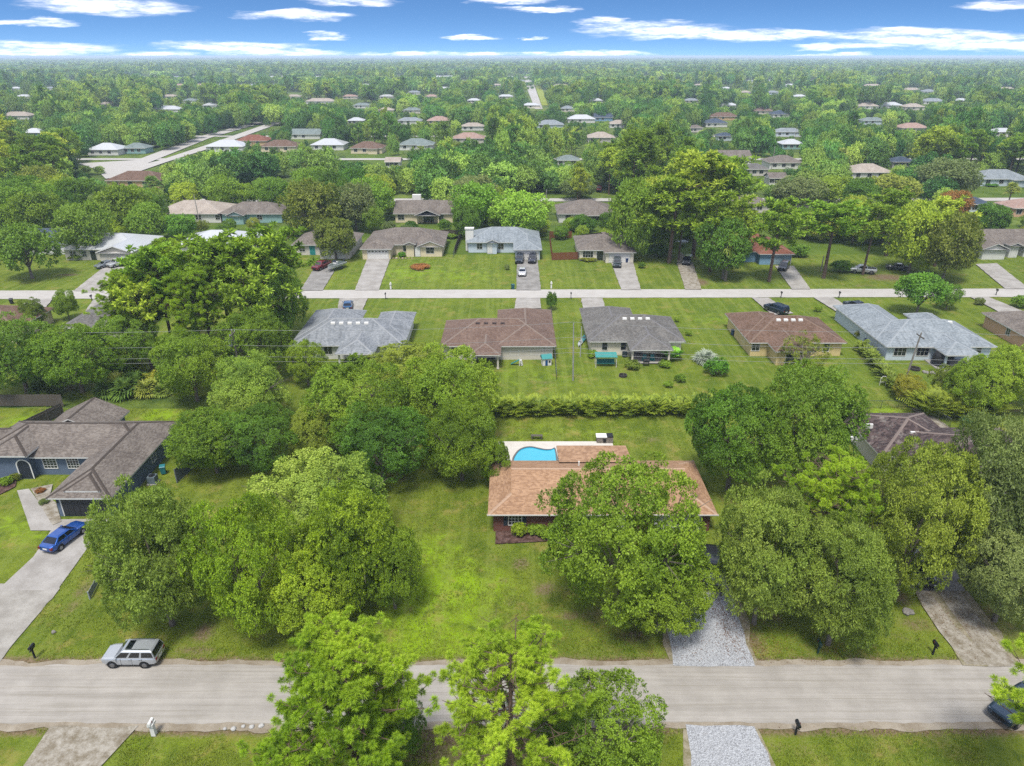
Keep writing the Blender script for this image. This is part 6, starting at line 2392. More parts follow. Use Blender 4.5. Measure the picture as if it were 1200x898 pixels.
PINE_N = [make_pine('p', 21, 'pinenear', h=17.0, spread=4.4, start=.38, branches=80, puffs_per=6, needles=170, nl=.30, nw=.026, puff=.44, dead=.03, twigs=2),
          make_pine('p', 22, 'pinenear', h=17.0, spread=4.6, start=.35, branches=72, puffs_per=6, needles=160, nl=.30, nw=.026, puff=.44, dead=.28, twigs=2),
          make_pine('p', 23, 'pinenear', h=17.0, spread=3.8, start=.5, branches=36, puffs_per=5, needles=170, nl=.30, nw=.026, puff=.44, dead=.15, twigs=2)]
PINE_M = [make_pine('p', 31 + i, h=17.0, spread=3.9, start=s_, branches=20, puffs_per=6, needles=26, nl=.85, nw=.26, puff=.7, dead=.08, up=.5) for i, s_ in enumerate((.5, .38, .6))]


def pine(x, y, h, label, protos, i, wide=1.0, group=None, rz=None, name='pine_tree'):
    T = thing(name, label, 'tree', (x, y, 0), RNG.uniform(0, 6.28) if rz is None else rz, group)
    f = h / 17.0
    for nm, me in zip(('trunk', 'crown'), protos[i % len(protos)]):
        o = link(nm, me, T)
        o.scale = (f * wide, f * wide, f)
    TREEBOX.append((x, y, 3.5))
    return T


def pine_px(px, pyb, pyt, label, protos=None, i=0, wide=1.0, **kw):
    x, y = at(px, pyb)
    h = CAM_H - y * math.tan(TILT - math.atan((449 - pyt) / FPX))
    return pine(x, y, max(5, h), label, protos or PINE_M, i, wide, **kw)


pine(-9.3, 29.6, 14.7, 'bushy bright green pine at the bottom left of centre, in front of the road', PINE_N, 0, 1.12, rz=.6)
pine(-.1, 29.6, 13.9, 'open pine with bare grey branches at the bottom centre', PINE_N, 1, 1.18, rz=2.2)
pine(32.4, 29.0, 14.6, 'pine reaching in from the right edge over the parked pickup truck', PINE_N, 2, 1.15, rz=1.3)
pine(-12.2, 26.8, 10.5, 'shorter pine filling the bottom edge below the bushy one', PINE_N, 2, 1.2, rz=4.0)
oak((618, 780, 778, 930), 'leafy oak at the bottom edge right of the open pine', 'mid', 'g', clear=.8)
oak((428, 500, 800, 900), 'dark shrub in the gap between the two near pines', 'dark', 'a', clear=.3)
pine(27.6, 52.0, 13.0, 'lime topped pine with bare grey limbs between the feathery tree and olive oak', PINE_N, 1, 1.15, rz=.3)
STAND = ['pine at the left end of the left pine stand', 'second pine from the left end of the left pine stand', 'shorter topped pine third from the left in the left stand', 'high pine left of the middle of the left stand',
         'pine at the middle of the left stand', 'highest pine in the middle of the left stand', 'pine just right of the highest one in the left stand', 'pine second from the right end of the left stand', 'pine at the right end of the left stand by the tall dark oak',
         'low crowned pine at the front of the left stand, nearest the transformer pole', 'low crowned pine at the front right of the left stand', 'low crowned pine at the front left of the left stand']
for i, (px, pyb, pyt, w) in enumerate(((166, 422, 322, 1.1), (186, 416, 308, 1.0), (206, 420, 300, 1.0), (222, 408, 290, 1.1), (250, 414, 294, 1.1), (272, 402, 284, 1.2), (292, 404, 290, 1.0), (318, 402, 284, 1.2), (338, 390, 276, 1.0), (240, 430, 322, 1.0), (300, 425, 320, 1.0), (178, 432, 338, 1.0))):
    pine_px(px, pyb, pyt, STAND[i], PINE_N if i % 3 == 0 else PINE_M, i, w * 1.15, group='pines of the stand on the left')
for px, pyb, pyt, w, l in ((784, 308, 213, 1.5, 'spreading flat topped pine left of the black SUV'), (812, 300, 188, 1.2, 'tallest yellow-green pine above the white boat'), (842, 296, 192, 1.2, 'yellow-green pine beside the tallest one'),
                           (832, 318, 228, 1.3, 'pine close behind the cabbage palm'), (862, 310, 232, 1.1, 'pine right above the cabbage palm'), (901, 330, 238, 1.2, 'pine in front of the rust roofed house'), (965, 326, 243, 1.5, 'round crowned pine on the lawn right of the rust roofed house'),
                           (1011, 322, 244, 1.1, 'slim pine behind the white pickup truck'), (1095, 312, 238, 1.4, 'leaning pine with grey limbs at the right pine group'), (795, 305, 240, 1.1, 'lower pine over the leaf-strewn drive'),
                           (1038, 300, 228, 1.3, 'bright crowned pine in the right pine group'), (1065, 305, 240, 1.2, 'broad pine near the middle of the right group'), (1120, 315, 258, 1.2, 'bushy pine at the right end of the group')):
    pine_px(px, pyb, pyt, l, PINE_M, int(px), w * 1.25)

# palms, palmettos and shrubs
PALM_ME = []
for s in (41, 42):
    w, V, Q = fan_palm_geo(s, h=5.2, fronds=40, fl=1.5)
    PALM_ME.append((w.mesh('trunk', [M['bark_oak'], FOL['palm']]), np_mesh('crown', V, Q, FOL['palm'])))
w, V, Q = fan_palm_geo(43, h=0, fronds=60, fl=1.25, trunk=False)
PALMETTO = (w.mesh('stem', [M['bark_oak'], FOL['palm']]), np_mesh('fronds', V, Q, FOL['palm']))


def palm(px, pyb, s, label, i=0, group=None, hs=1.0):
    x, y = at(px, pyb)
    T = thing('cabbage_palm', label, 'palm tree', (x, y, 0), px * .7, group)
    for nm, me in zip(('trunk', 'crown'), PALM_ME[i % 2]):
        o = link(nm, me, T)
        o.scale = (s, s, s * hs)
    TREEBOX.append((x, y, 2))


palm(850, 329, 1.5, 'shaggy cabbage palm leaning by the far street below the pines', 0)
palm(1091, 192, 1.6, 'tall yellowish palm beyond the beige roof', 1, hs=1.3)
palm(983, 204, 1.5, 'palm with yellow skirt left of the beige roof', 0)
palm(185, 245, 1.5, 'palm beside the pinkish beige roof', 1)
palm(1034, 202, 1.7, 'palm in front of the navy roof', 0)
palm(1180, 245, 1.2, 'slight palm by the pink walled house', 1)


def palmetto(px, py, s, label, group='palmettos along the swale'):
    x, y = at(px, py)
    T = thing('saw_palmetto', label, 'palmetto', (x, y, 0), px * 1.3, group)
    for nm, me in zip(('stem', 'fronds'), PALMETTO):
        o = link(nm, me, T)
        o.scale = (s, s, s * 1.05)


PMT = ['palmetto at the left front of the swale thicket', 'large palmetto at the left of the swale thicket', 'large palmetto at the front middle of the swale thicket', 'large palmetto at the centre of the swale thicket', 'palmetto at the right front of the swale thicket',
       'palmetto at the right of the swale thicket', 'tall palmetto at the back left of the swale thicket', 'tall palmetto at the back right of the swale thicket', 'small palmetto at the right end of the swale thicket', 'lone palmetto on the thin turf right of the thicket', 'small palmetto against the oak right of the thicket']
for i, (px, py, s) in enumerate(((128, 462, 1.3), (140, 456, 1.5), (150, 462, 1.5), (160, 455, 1.5), (172, 462, 1.2), (180, 458, 1.1), (143, 446, 1.6), (155, 440, 1.6), (190, 462, .9), (215, 455, 1.0), (225, 448, .8))):
    palmetto(px, py, s, PMT[i])
palmetto(52, 460, 1.2, 'single palmetto under the left oaks, near the board fence')
palmetto(62, 461, 1.0, 'smaller palmetto next to the single one under the left oaks')

NEAR['shrub'] = crown_geo(51, a=8, c=7, lobes=40, leaves=3000, leaf=1.5, wid=.8, lobe_r=(.25, .4), low=-.4)
SHRUBS = []


def shrub(px, py, r, h, label, mat='mid', group=None, name='shrub'):
    x, y = at(px, py)
    T = thing(name, label, 'shrub', (x, y, 0), px * .9, group)
    o = link('foliage', crown_mesh('near', 'shrub', mat), T)
    o.scale = (r / 8, r / 8, h / 14)
    o.location = (0, 0, h * .48)
    st = MB()
    for j in range(4):
        a = j * 1.6
        st.tube((0, 0, -.05), (r * .4 * math.cos(a), r * .4 * math.sin(a), h * .55), .03, .015, 5)
    st.build('stem', M['bark_oak'], T)


shrub(608, 627, .75, 1.5, 'round green shrub under the shuttered window of the brick house', 'bright')
shrub(628, 624, .9, 1.1, 'low green shrub in the mulch bed right of the round one', 'mid')
shrub(640, 630, .8, 1.2, 'shrub at the end of the mulch bed against the big oak', 'mid')
shrub(839, 438, 1.7, 2.6, 'bright green shrub beside the silvery palm', 'lime')
shrub(797, 447, .8, 1.2, 'small shrub on the lawn below the banana plant', 'mid')
shrub(783, 453, .7, .8, 'low weed clump on the lawn above the palm hedge', 'mid')
shrub(741, 432, 1.1, 1.4, 'leafy shrub before the patio of the charcoal roofed house', 'olive')
shrub(779, 430, .9, 1.1, 'shrub at the foot of the banana plant', 'mid')
shrub(694, 419, .8, 1.3, 'small shrub beside the left wall of the charcoal roofed house', 'mid')
shrub(646, 363, 1.0, 3.6, 'slim dark young tree by the drive of the mauve-brown roofed house', 'dark', name='young_tree')
shrub(793, 377, .5, .8, 'tiny round bush on the lawn right of the charcoal roof', 'mid')
shrub(807, 393, .6, .9, 'small bush on the lawn further right of the charcoal roof', 'mid')
shrub(958, 365, .7, 1.3, 'small bush on the strip between the yellow and pale blue houses', 'mid')
shrub(1006, 396, .7, 1.4, 'yellowish bush against the side wall of the pale blue house', 'croton')
shrub(1147, 357, .9, 1.4, 'grey bush beside the drive at the right end', 'grey')
shrub(1195, 360, 1.6, 2.4, 'rounded dark bush by the peach house', 'dark')
shrub(471, 301, .9, 1.2, 'round shrub in the bed of the cream house', 'lime')
shrub(492, 314, 2.2, .7, 'low reddish bed plants on the cream house lawn', 'rust')
shrub(526, 278, 2.6, 1.2, 'clipped dark hedge bush behind the cream house', 'mid')
shrub(594, 316, .6, 1.3, 'lone bush on the blue-white house lawn', 'grey')
shrub(690, 305, 2.0, .8, 'low flowering bed under the windows of the white house', 'croton')
shrub(752, 314, .8, 1.4, 'lone shrub on the lawn left of the tall pines', 'mid')
shrub(93, 303, 2.2, 1.4, 'dark foundation shrubs before the silver roofed house', 'mid')
shrub(20, 562, .6, .9, 'yellowish shrub in the left bed of the slate blue house', 'croton')
shrub(8, 568, .7, 1.0, 'green shrub in the left bed of the slate blue house', 'mid')
shrub(52, 590, .5, .5, 'low grey-green plant in the gravel bed of the slate blue house', 'grey')
shrub(48, 577, .5, .5, 'small reddish plant in the gravel bed near the arched entry', 'rust')
shrub(180, 452, 1.5, 2.2, 'yellow-green shrub among the palmettos', 'areca')
shrub(165, 262, 2.2, 3.2, 'bright yellow bush behind the silver roofed house', 'areca')
shrub(935, 300, 2.5, 3.0, 'dark shrub beside the blue garage door', 'dark')
shrub(1160, 210 + 8, 2.5, 1.0, 'clipped green hedge before the pale house with the blue garage door', 'lime')
shrub(985, 318, 2.2, 2.6, 'dark shrub under the right pines', 'dark')
shrub(770, 300, 2.6, 3.0, 'dark green shrub below the flat topped pine', 'dark')
for (px, py, h, l) in ((106, 303, 5.0, 'slim dark cypress left of the silver house entry'), (115.5, 303, 5.0, 'slim dark cypress right of the silver house entry')):
    shrub(px, py, .6, h, l, 'dark', group='pair of slim cypresses', name='cypress')

# banana, silver palm, hedges
V, Q = feather_geo(61, 16, 3.0, lambda g: (g.uniform(-.5, .5), g.uniform(-.4, .4), .1), leaf=.75, lw=.16, pairs=12, el=(.9, 1.4), arch=.7)
x, y = at(788, 420)
T = thing('banana_plant', 'bright yellow-green banana clump at the corner of the charcoal roofed house', 'plant', (x, y, 0))
link('leaf', np_mesh('leaf', V, Q, FOL['lime']), T)
st = MB()
for j in range(5):
    st.tube((.3 * math.cos(j * 1.3), .3 * math.sin(j * 1.3), -.05), (.35 * math.cos(j * 1.3), .35 * math.sin(j * 1.3), 1.5), .1, .06, 6)
st.build('stem', FOL['palm'], T)
w, V, Q = fan_palm_geo(62, h=0, fronds=46, fl=1.5, trunk=False)
x, y = at(826, 424)
T = thing('silver_palm', 'silvery blue fan palm on the lawn right of the charcoal roofed house', 'palm', (x, y, 0))
o = link('fronds', np_mesh('fronds', V, Q, FOL['silver']), T)
o = link('stem', w.mesh('stem', [M['bark_oak'], FOL['silver']]), T)


def hedge_feather(name, label, a, b, width, n, L0, mat, seed, **kw):
    (xa, ya), (xb, yb) = at(*a), at(*b)

    def area(g):
        t = g.random()
        return xa + (xb - xa) * t - xa, ya + (yb - ya) * t + g.uniform(-width, width) - ya, g.uniform(0, .9)
    V, Q = feather_geo(seed, n, L0, area, **kw)
    T = thing(name, label, 'hedge', (xa, ya, 0))
    link('foliage', np_mesh('foliage', V, Q, FOL[mat]), T)
    s = MB()
    g = random.Random(seed)
    for i in range(int(math.hypot(xb - xa, yb - ya) / .35)):
        q = area(g)
        s.tube((q[0], q[1], -.1), (q[0] + g.uniform(-.2, .2), q[1] + g.uniform(-.2, .2), 1.5), .05, .03, 5)
    o = s.build('stem', FOL['palm'], T)
    o['kind'] = 'stuff'


hedge_feather('palm_hedge', 'long yellow-green areca palm hedge behind the pool lawn', (572, 484), (836, 483), 1.0, 1500, 2.3, 'areca', 71, leaf=.55, lw=.055, pairs=11, el=(.65, 1.4))
hedge_feather('croton_hedge', 'yellowish croton hedge beside the pale blue house, by the pole', (1008, 408), (1052, 462), .8, 420, 1.7, 'croton', 72, leaf=.6, lw=.09, pairs=8, el=(.5, 1.3))
hedge_feather('bamboo_hedge', 'thick yellow-green bamboo hedge along the right back boundary', (1078, 484), (1160, 482), 1.5, 900, 3.4, 'areca', 73, leaf=.6, lw=.06, pairs=11, el=(.8, 1.45))
oak((1108, 1185, 410, 484), 'green bushy hedge tree behind the bamboo hedge', 'mid', 'g', clear=.3)
oak((1150, 1240, 395, 480), 'tall green hedge tree at the right edge above the bamboo', 'mid', 'a', clear=.3)
oak((1090, 1140, 425, 470), 'yellow-green bush in the bamboo hedge', 'croton', 'g', clear=.2)
oak((1045, 1085, 435, 470), 'olive bush beside the pole in the croton hedge', 'croton', 'b', clear=.2)

# ------------------------------------------------------------------ trees between and beyond the houses
_used = {}


def auto_label(kind, x, y, size):
    near = sorted(HOUSES, key=lambda h: (h[1] - x) ** 2 + (h[2] - y) ** 2)[:10]
    for sz in (size, ):
        for ph, hx, hy in near:
            dx, dy = x - hx, y - hy
            rel = ('just behind' if dy < 16 else 'further behind') if dy > abs(dx) * .8 else ('just in front of' if dy > -16 else 'further in front of') if dy < -abs(dx) * .8 else ('left of' if dx < 0 else 'right of') if abs(dx) < 22 else ('well left of' if dx < 0 else 'well right of')
            t = f'{sz} {kind} {rel} the {ph}'
            if len(t.split()) > 16:
                t = f'{kind} {rel} the {ph}'
            if t not in _used:
                _used[t] = 1
                return t
    _used[t] += 1
    return t


# many more roofs glimpsed in the woods beyond the canal road, strung along the farther streets
rh_ = random.Random(31)
XTRA = []
ex_ = [(f[0], f[1], f[2]) for f in FAR]
tries = 0
while len(XTRA) < 62 and tries < 4000:
    tries += 1
    yb_ = rh_.choice((92, 97, 102, 106, 111, 116, 121, 127, 133, 139, 146, 153, 160))
    xc_ = rh_.uniform(5, 1195)
    hw_ = rh_.uniform(6.5, 9.5) * at(600, 130)[1] / at(600, yb_)[1] * 1.25
    if any(abs(xc_ - (a_ + b_) / 2) < hw_ + (b_ - a_) / 2 + 3 and abs(yb_ - c_) < 10 for a_, b_, c_ in ex_) or 60 < xc_ < 330 and yb_ > 140:
        continue
    if mnoise.noise(Vector((xc_ * .012, yb_ * .06, 1.7))) < -.05:
        continue
    ex_.append((xc_ - hw_, xc_ + hw_, yb_))
    XTRA.append((xc_ - hw_, xc_ + hw_, yb_))
    rk_ = rh_.choice(('white', 'beige', 'beige', 'bluegrey', 'white', 'pink', 'white', 'sage', 'bluegrey'))
    (xa0, ya0), (xb0, _q) = at(xc_ - hw_, yb_), at(xc_ + hw_, yb_)
    Hx, _r = far_house(xc_ - hw_, xc_ + hw_, yb_, ROOF_WHITE if rk_ == 'white' else SH[rk_], WL[rh_.choice(('white', 'white', 'off', 'creamy', 'pale'))], auto_label({'bluegrey': 'blue-grey', 'sage': 'sage green'}.get(rk_, rk_) + ' roofed house', (xa0 + xb0) / 2, ya0, 'small'), f'far {rk_} roof', depth=9, nwin=2)
    Hx['group'] = 'houses glimpsed in the far woods'
FAR_ALL = FAR + [(a_, b_, c_) for a_, b_, c_ in XTRA]
PROT = [(x0, x1, y0, y1, at((x0 + x1) / 2, y1)[1]) for x0, x1, y0, y1 in [(f[0], f[1], f[2] - (13 if f[2] > 190 else 9 if f[2] > 150 else 5), f[2] - 1) for f in FAR_ALL]]
PROT += [(x0, x1, y0, y1, at(600, y1)[1]) for x0, x1, y0, y1 in (
    (458, 530, 228, 262), (462, 482, 222, 232), (652, 719, 228, 260), (273, 336, 230, 260), (190, 264, 232, 260), (430, 545, 262, 305), (547, 634, 264, 305), (670, 742, 268, 308), (880, 926, 268, 310), (1148, 1210, 268, 306),
    (88, 170, 272, 305), (207, 288, 272, 290), (344, 374, 272, 300), (50, 80, 266, 296), (412, 452, 176, 190), (455, 475, 184, 197), (1136, 1205, 210, 236), (640, 650, 232, 250), (690, 712, 215, 240), (1030, 1100, 228, 240), (850, 905, 229, 250),
    (1125, 1160, 232, 250), (100, 130, 186, 205), (130, 180, 184, 202), (170, 205, 172, 188), (200, 240, 160, 178), (240, 275, 152, 168), (275, 310, 143, 158), (1170, 1205, 240, 268), (60, 100, 255, 262),
    (612, 622, 84, 96), (614, 630, 96, 112), (618, 640, 112, 130), (624, 648, 126, 146), (270, 300, 262, 275), (410, 460, 264, 276), (640, 660, 262, 282), (890, 905, 205, 217), (325, 345, 240, 262), (1075, 1100, 232, 242))]


for P_, hw_, hh_ in (([(96, 190), (160, 187), (200, 175), (235, 160), (300, 144)], 9, 5), ([(120, 205), (185, 190), (240, 172), (325, 144)], 9, 5), ([(614, 84), (620, 100), (631, 128)], 6, 5), ([(632, 102), (640, 124)], 4, 5),
                     ([(405, 187), (468, 187)], 8, 4), ([(1136, 234), (1200, 235)], 10, 3), ([(600, 234), (650, 234)], 8, 3)):
    for (ax_, ay_), (bx_, by_) in zip(P_[:-1], P_[1:]):
        n_s = max(1, int(max(abs(bx_ - ax_) / hw_, abs(by_ - ay_) / hh_)))
        for j in range(n_s + 1):
            qx, qy = ax_ + (bx_ - ax_) * j / n_s, ay_ + (by_ - ay_) * j / n_s
            PROT.append((qx - hw_, qx + hw_, qy - hh_, qy + hh_ * .6, at(600, qy + hh_ * .6)[1]))


def fits(x, y, a, h):
    """would a crown of radius a and height h standing here hide something the photo shows?"""
    u, v0, f = pr(x, y, h)
    _, v1, _ = pr(x, y, h * .25)
    r = a * FPX / f
    for x0, x1, y0, y1, yy in PROT:
        if y < yy - .5 and u + r * .8 > x0 and u - r * .8 < x1 and v1 > y0 and v0 < y1 - (y1 - y0) * .25:
            return False
    return True


def free(x, y, a):
    for x0, y0, x1, y1 in FOOT:
        if x0 - a * .35 < x < x1 + a * .35 and y0 - a * .35 < y < y1 + a * .35:
            return False
    for s0, s1 in ((134, 146), (239, 250.5), (344, 355), (449.5, 460.5)):
        if s0 - a * .3 < y < s1 + a * .3:
            return False
    for tx, ty, ta in TREEBOX:
        if abs(tx - x) < ta + a and (tx - x) ** 2 + (ty - y) ** 2 < ((ta + a) * .55) ** 2:
            return False
    return True


MID_PINE_J, MID_OAK_J = [], []
w_ = trunk_mb(9, h=7.0, spread=4.5, limbs=5)
for mt in ('mid', 'dark', 'olive', 'grey'):
    for pt in ('a', 'b', 'd'):
        V, Q = MID[pt]
        tv = MB()
        tv.v = [(p[0], p[1], p[2] - 7.2) for p in w_.v]
        tv.f, tv.m = w_.f, w_.m
        MID_OAK_J.append((mt, merge_mesh('oak_tree', V, Q, tv, FOL[mt], M['bark_oak'])))
for i in range(3):
    wd, V, Q = pine_geo(81 + i, h=17.0, spread=3.9, start=(.45, .35, .55)[i], branches=20, puffs_per=5, needles=20, nl=.95, nw=.34, puff=.8, dead=.05, up=.5)
    MID_PINE_J.append(merge_mesh('pine_tree', V, Q, wd, FOL['pinefar'], M['bark_pine']))

ADJ = {'mid': 'rounded mid green', 'dark': 'dense dark green', 'olive': 'yellowish olive green', 'grey': 'dull grey-green'}
cand = []
rr_ = random.Random(5)
yy = 150.0
while yy < 305:
    half = .80 * yy + 14
    st_ = 6.6
    xx = -half
    while xx < half:
        cand.append((xx + rr_.uniform(-2.6, 2.6), yy + rr_.uniform(-2.6, 2.6)))
        xx += st_
    yy += st_
n_ind = n_oak = n_pine = 0
LATE = []
placed = []
for x, y in cand:
    u, v, f = pr(x, y, 0)
    if y < 183 and (-40 < u < 1240):          # front yards of the third row were set out one by one
        continue
    if not (-80 < u < 1280):
        continue
    dens = mnoise.noise(Vector((x * .018, y * .018, 9.1)))
    if dens < -.42:
        continue
    tone = mnoise.noise(Vector((x * .012, y * .012, 2.2)))
    pines = mnoise.noise(Vector((x * .011, y * .011, 5.5))) > .05 and rr_.random() < .75
    for a in ((6.6, 5.4, 4.2, 3.0, 2.0) if rr_.random() < .55 else (5.0, 4.0, 3.0, 2.0)):
        h = (a * 2.3 + 5 if pines else a * 1.55 + 2.2) * rr_.uniform(.9, 1.1)
        if a < 2.6:
            h = 3.4
        if free(x, y, a) and fits(x, y, a, h):
            break
    else:
        continue
    if (pines and a >= 3 and n_pine >= 110) or (not (pines and a >= 3) and n_oak >= 205):
        LATE.append((x, y, a, h, pines and a >= 3))
        TREEBOX.append((x, y, a))
        continue
    n_pine, n_oak = (n_pine + 1, n_oak) if pines and a >= 3 else (n_pine, n_oak + 1)
    size = 'tall broad' if a > 5.5 else 'medium' if a > 3.5 else 'small'
    if pines and a >= 3:
        me = MID_PINE_J[rr_.randrange(3)]
        o = link('pine_tree', me)
        o.location = (x, y, 0)
        fw = a / 4.1
        o.scale = (fw, fw, h / 17.0)
        kd, gp = 'pine', 'pines between the far houses'
    else:
        mt = ('dark' if tone < -.1 else 'mid') if rr_.random() < .6 else rr_.choice(('olive', 'grey', 'mid', 'dark'))
        me = [m for n_, m in MID_OAK_J if n_ == mt][rr_.randrange(3)]
        o = link('oak_tree', me)
        c = h / 2 * .92
        o.location = (x, y, h - c)
        o.scale = (a / 8.0, a / 8.0, c / 6.5)
        kd, gp = ADJ[mt] + ' oak', 'oaks between the far houses'
    o.rotation_euler = (0, 0, rr_.uniform(0, 6.28))
    prop(o, auto_label(kd, x, y, size), 'tree', gp)
    TREEBOX.append((x, y, a))
    n_ind += 1
print('individual trees', n_ind)

# the wood that runs on to the horizon: one mass, nobody could count it
FARP = []
for i in range(3):
    V, Q = crown_geo(190 + i, a=8, c=6.5, leaves=4600, leaf=.95, wid=.55, lobes=40, lobe_r=(.2, .33), rough=.2, per=6)
    V = V + np.array([0, 0, 7.2])
    FARP.append(np_mesh('far_crown', V, Q, FOL['forest']))
for i in range(2):
    wd, V, Q = pine_geo(195 + i, h=13.7, spread=4.2, start=(.4, .3)[i], branches=20, puffs_per=5, needles=18, nl=.95, nw=.36, puff=.8, dead=.03, up=.5)
    FARP.append(merge_mesh('far_crown', V, Q, wd, FOL['forest_pine'], M['bark_pine']))
for i in range(4):
    V, Q = crown_geo(90 + i, a=8, c=6.5, leaves=700, leaf=2.1, wid=1.3, lobes=26, lobe_r=(.26, .42), rough=.2, low=-.2, per=5)
    V = V + np.array([0, 0, 7.2])
    FARP.append(np_mesh('far_crown', V, Q, FOL['forest']))
for i in range(2):
    _, V, Q = pine_geo(95 + i, h=15.0, spread=4.2, start=.3, branches=12, puffs_per=4, needles=9, nl=1.7, nw=.8, puff=1.1, dead=0, up=.5)
    FARP.append(np_mesh('far_crown', V, Q, FOL['forest_pine']))
FARO = [bpy.data.objects.new('far_tree_source', me) for me in FARP]

pts, scl, idx, zsc = [], [], [], []
for x, y, a, h, pn in LATE:
    pts.append((x, y, 0))
    scl.append((a / 4.3, a / 4.3, h / 13.7) if pn else (a / 8.0, a / 8.0, h / 13.7))
    idx.append(rr_.choice((3, 4)) if pn else rr_.randrange(3))
bands = ((300, 520, 8.4, 5.4), (520, 800, 10.2, 6.2), (800, 1500, 13.5, 7.4), (1500, 3000, 21, 11.5), (3000, 6500, 42, 23), (6500, 14000, 90, 48))
for y0, y1, st_, a in bands:
    yy = y0
    while yy < y1:
        half = .78 * yy + 30
        xs = np.arange(-half, half, st_)
        for x in xs:
            X1, Y1 = x + rr_.uniform(-.45, .45) * st_, yy + rr_.uniform(-.45, .45) * st_
            dn = mnoise.noise(Vector((X1 * .006, Y1 * .006, 4.4)))
            if dn < -.48 and Y1 < 3000:
                continue
            aa = a * rr_.uniform(.65, 1.2)
            pn = mnoise.noise(Vector((X1 * .005, Y1 * .005, 8.4))) > .0
            hh = (11 + 3.5 * rr_.random() + (4 if pn else 0)) if a > 5 else 9
            if rr_.random() < .03:
                hh *= 1.25
            if Y1 < 1900:
                ok = False
                for q in (1, .6, .35):
                    if (Y1 > 560 or free(X1, Y1, aa * q * .6)) and fits(X1, Y1, aa * q, hh * max(q, .4)):
                        ok = True
                        break
                if not ok:
                    continue
                aa, hh = aa * q, hh * max(q, .4)
            pts.append((X1, Y1, 0))
            scl.append((aa / 8.0, aa / 8.0, hh / 13.7))
            near_ = Y1 < 900
            pn = pn and rr_.random() < .7
            idx.append(((rr_.choice((3, 4)) if near_ else rr_.choice((9, 10))) if pn else (rr_.randrange(3) if near_ else 5 + rr_.randrange(4))))
            if pn and near_:
                scl[-1] = (aa / 5.0, aa / 5.0, hh / 13.7)
        yy += st_
print('far trees', len(pts))
me = bpy.data.meshes.new('distant_woodland')
me.from_pydata(pts, [], [])
at_ = me.attributes.new('sc', 'FLOAT_VECTOR', 'POINT')
at_.data.foreach_set('vector', np.array(scl, dtype=np.float32).ravel())
at_ = me.attributes.new('ix', 'INT', 'POINT')
at_.data.foreach_set('value', np.array(idx, dtype=np.int32))
at_ = me.attributes.new('rot', 'FLOAT', 'POINT')
at_.data.foreach_set('value', RNG.uniform(0, 6.28, len(pts)).astype(np.float32))
wood_o = prop(link('distant_woodland', me), kind='stuff')
ng = bpy.data.node_groups.new('scatter_trees', 'GeometryNodeTree')
ng.interface.new_socket('Geometry', in_out='INPUT', socket_type='NodeSocketGeometry')
ng.interface.new_socket('Geometry', in_out='OUTPUT', socket_type='NodeSocketGeometry')
N, Lk = ng.nodes, ng.links
gi, go = N.new('NodeGroupInput'), N.new('NodeGroupOutput')
ip = N.new('GeometryNodeInstanceOnPoints')
jn = N.new('GeometryNodeJoinGeometry')
for o in reversed(FARO):
    oi = N.new('GeometryNodeObjectInfo')
    oi.inputs['Object'].default_value = o
    oi.inputs['As Instance'].default_value = True
    Lk.new(oi.outputs['Geometry'], jn.inputs[0])


def named(nm, tp):
    n = N.new('GeometryNodeInputNamedAttribute')
    n.data_type = tp
    n.inputs['Name'].default_value = nm
    return next(s for s in n.outputs if s.enabled and s.name == 'Attribute')


Lk.new(gi.outputs[0], ip.inputs['Points'])
Lk.new(jn.outputs[0], ip.inputs['Instance'])
ip.inputs['Pick Instance'].default_value = True
Lk.new(named('ix', 'INT'), ip.inputs['Instance Index'])
Lk.new(named('sc', 'FLOAT_VECTOR'), ip.inputs['Scale'])
cx_ = N.new('ShaderNodeCombineXYZ')
Lk.new(named('rot', 'FLOAT'), cx_.inputs[2])
Lk.new(cx_.outputs[0], ip.inputs['Rotation'])
Lk.new(ip.outputs[0], go.inputs[0])
md = wood_o.modifiers.new('scatter', 'NODES')
md.node_group = ng

# ------------------------------------------------------------------ tufts of grass on the near lawns
def in_poly(x, y, P):
    c = np.zeros(len(x), dtype=bool)
    j = len(P) - 1
    for i in range(len(P)):
        xi, yi, xj, yj = P[i][0], P[i][1], P[j][0], P[j][1]
        if yi != yj:
            c ^= ((yi > y) != (yj > y)) & (x < (xj - xi) * (y - yi) / (yj - yi) + xi)
        j = i
    return c


g = np.random.default_rng(77)
n = 150000
gy = 33 + 60 * g.random(n) ** 1.5
gxx = (g.random(n) * 2 - 1) * (gy * .62 + 12)
clump = np.array([mnoise.noise(Vector((float(a_) * .35, float(b_) * .35, 1.0))) for a_, b_ in zip(gxx, gy)])
keep = (clump > g.uniform(-.5, .45, n)) & ~((gy > 36.2) & (gy < 42.7))
for P in BARE:
    keep &= ~in_poly(gxx, gy, P)
for x0, y0, x1, y1 in ((-2, 59.5, 20.5, 69.6), (-1.8, 69, 12.8, 78.6), (-62, 70, -41.8, 82.7), (-48.6, 62, -41.8, 79), (-75, 68, -58, 78), (42, 63, 61, 82)):
    keep &= ~((gxx > x0) & (gxx < x1) & (gyy_ > y0) & (gyy_ < y1)) if False else ~((gxx > x0) & (gxx < x1) & (gy > y0) & (gy < y1))
gxx, gy = gxx[keep], gy[keep]
n = len(gxx)
base = np.stack([gxx, gy, np.full(n, -.06)], 1)
base = np.repeat(base, 3, 0)
nb = len(base)
base[:, :2] += g.normal(0, .06, (nb, 2))
an = g.uniform(0, 6.28, nb)
hb_ = g.uniform(.07, .2, nb)
w3 = np.stack([np.cos(an), np.sin(an), np.zeros(nb)], 1) * .028
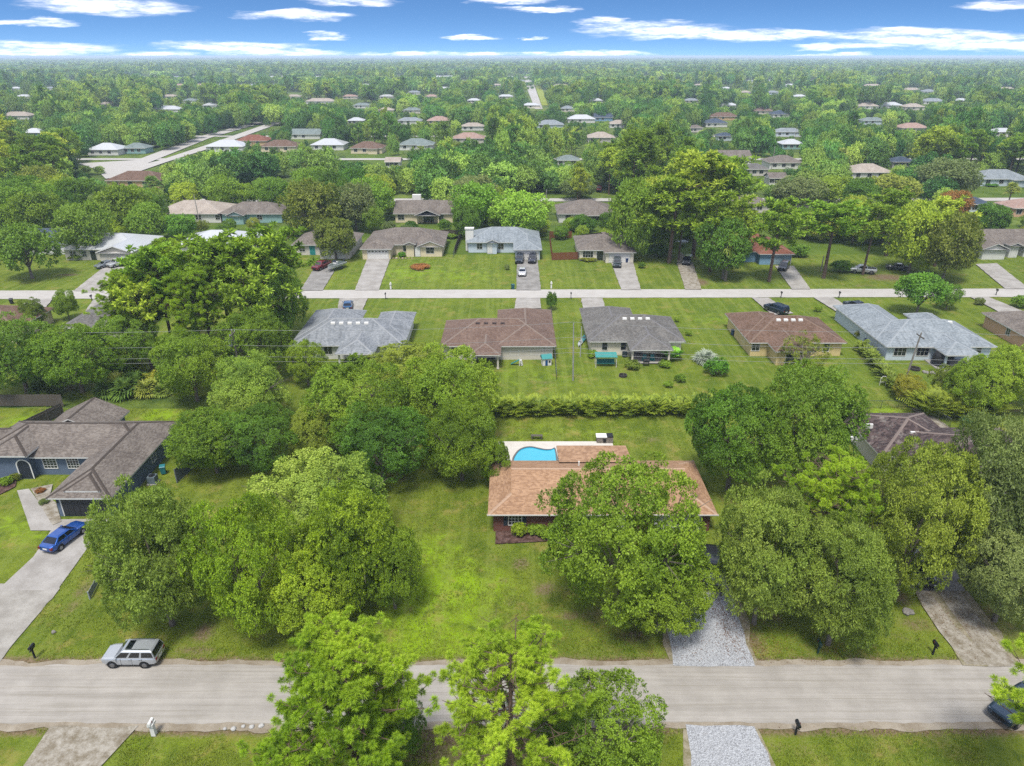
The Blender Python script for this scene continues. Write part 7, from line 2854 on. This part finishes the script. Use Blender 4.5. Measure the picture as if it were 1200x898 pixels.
ln = np.stack([np.cos(an + 1.57), np.sin(an + 1.57), np.zeros(nb)], 1) * (hb_ * g.uniform(.2, .9, nb))[:, None]
V = np.stack([base - w3, base + w3, base + ln + np.stack([np.zeros(nb), np.zeros(nb), hb_ + .03], 1)], 1).reshape(-1, 3)
prop(link('grass', np_mesh('grass', V, np.arange(len(V)).reshape(-1, 3), foliage('grass_blades', '#44591a', '#647a20', '#7c8436', 0, .3, clump=.5, patch=.15))), kind='stuff')
print('grass blades', nb)

# leaf litter blown over the gravel drives
Vl = []
for px0, py0, sx, sy, n_ in ((843, 705, .7, 4.0, 900), (848, 735, .5, 2.0, 260), (800, 760, 1.8, .8, 160), (1110, 715, 2.0, 2.5, 500), (690, 735, 4, 1.5, 500), (885, 745, 1.0, 4, 500), (960, 758, 5, 1.2, 500), (480, 610, 3, 1.5, 300), (1165, 715, 4, 4, 500)):
    cx_0, cy_0 = at(px0, py0)
    for _ in range(n_):
        x, y, a_, l_ = cx_0 + g.normal(0, sx), cy_0 + g.normal(0, sy), g.uniform(0, 6.28), g.uniform(.04, .09)
        if 36.4 < y < 42.4:
            continue
        dx, dy = math.cos(a_) * l_, math.sin(a_) * l_
        z = .075 + g.uniform(0, .03)
        Vl += [(x - dx, y - dy, z), (x + dy * .5, y - dx * .5, z + .015), (x + dx, y + dy, z)]
Vl = np.array(Vl)
prop(link('fallen_leaves', np_mesh('fallen_leaves', Vl, np.arange(len(Vl)).reshape(-1, 3), ground_mat('dry_leaves', ('#7a4f30', '#a87a52'), 3.0))), kind='stuff')

# ------------------------------------------------------------------ haze
HAZE = 0.00018
m = bpy.data.materials.new('haze_air')
m.use_nodes = True
m.node_tree.nodes.clear()
pv = m.node_tree.nodes.new('ShaderNodeVolumePrincipled')
pv.inputs['Color'].default_value = (0.66, 0.82, 1.0, 1)
pv.inputs['Density'].default_value = HAZE
mo = m.node_tree.nodes.new('ShaderNodeOutputMaterial')
m.node_tree.links.new(pv.outputs[0], mo.inputs['Volume'])
hb = MB()
hb.box(-23000, -400, -1.2, 23000, 27000, 46)
prop(hb.build('haze', m), kind='stuff')
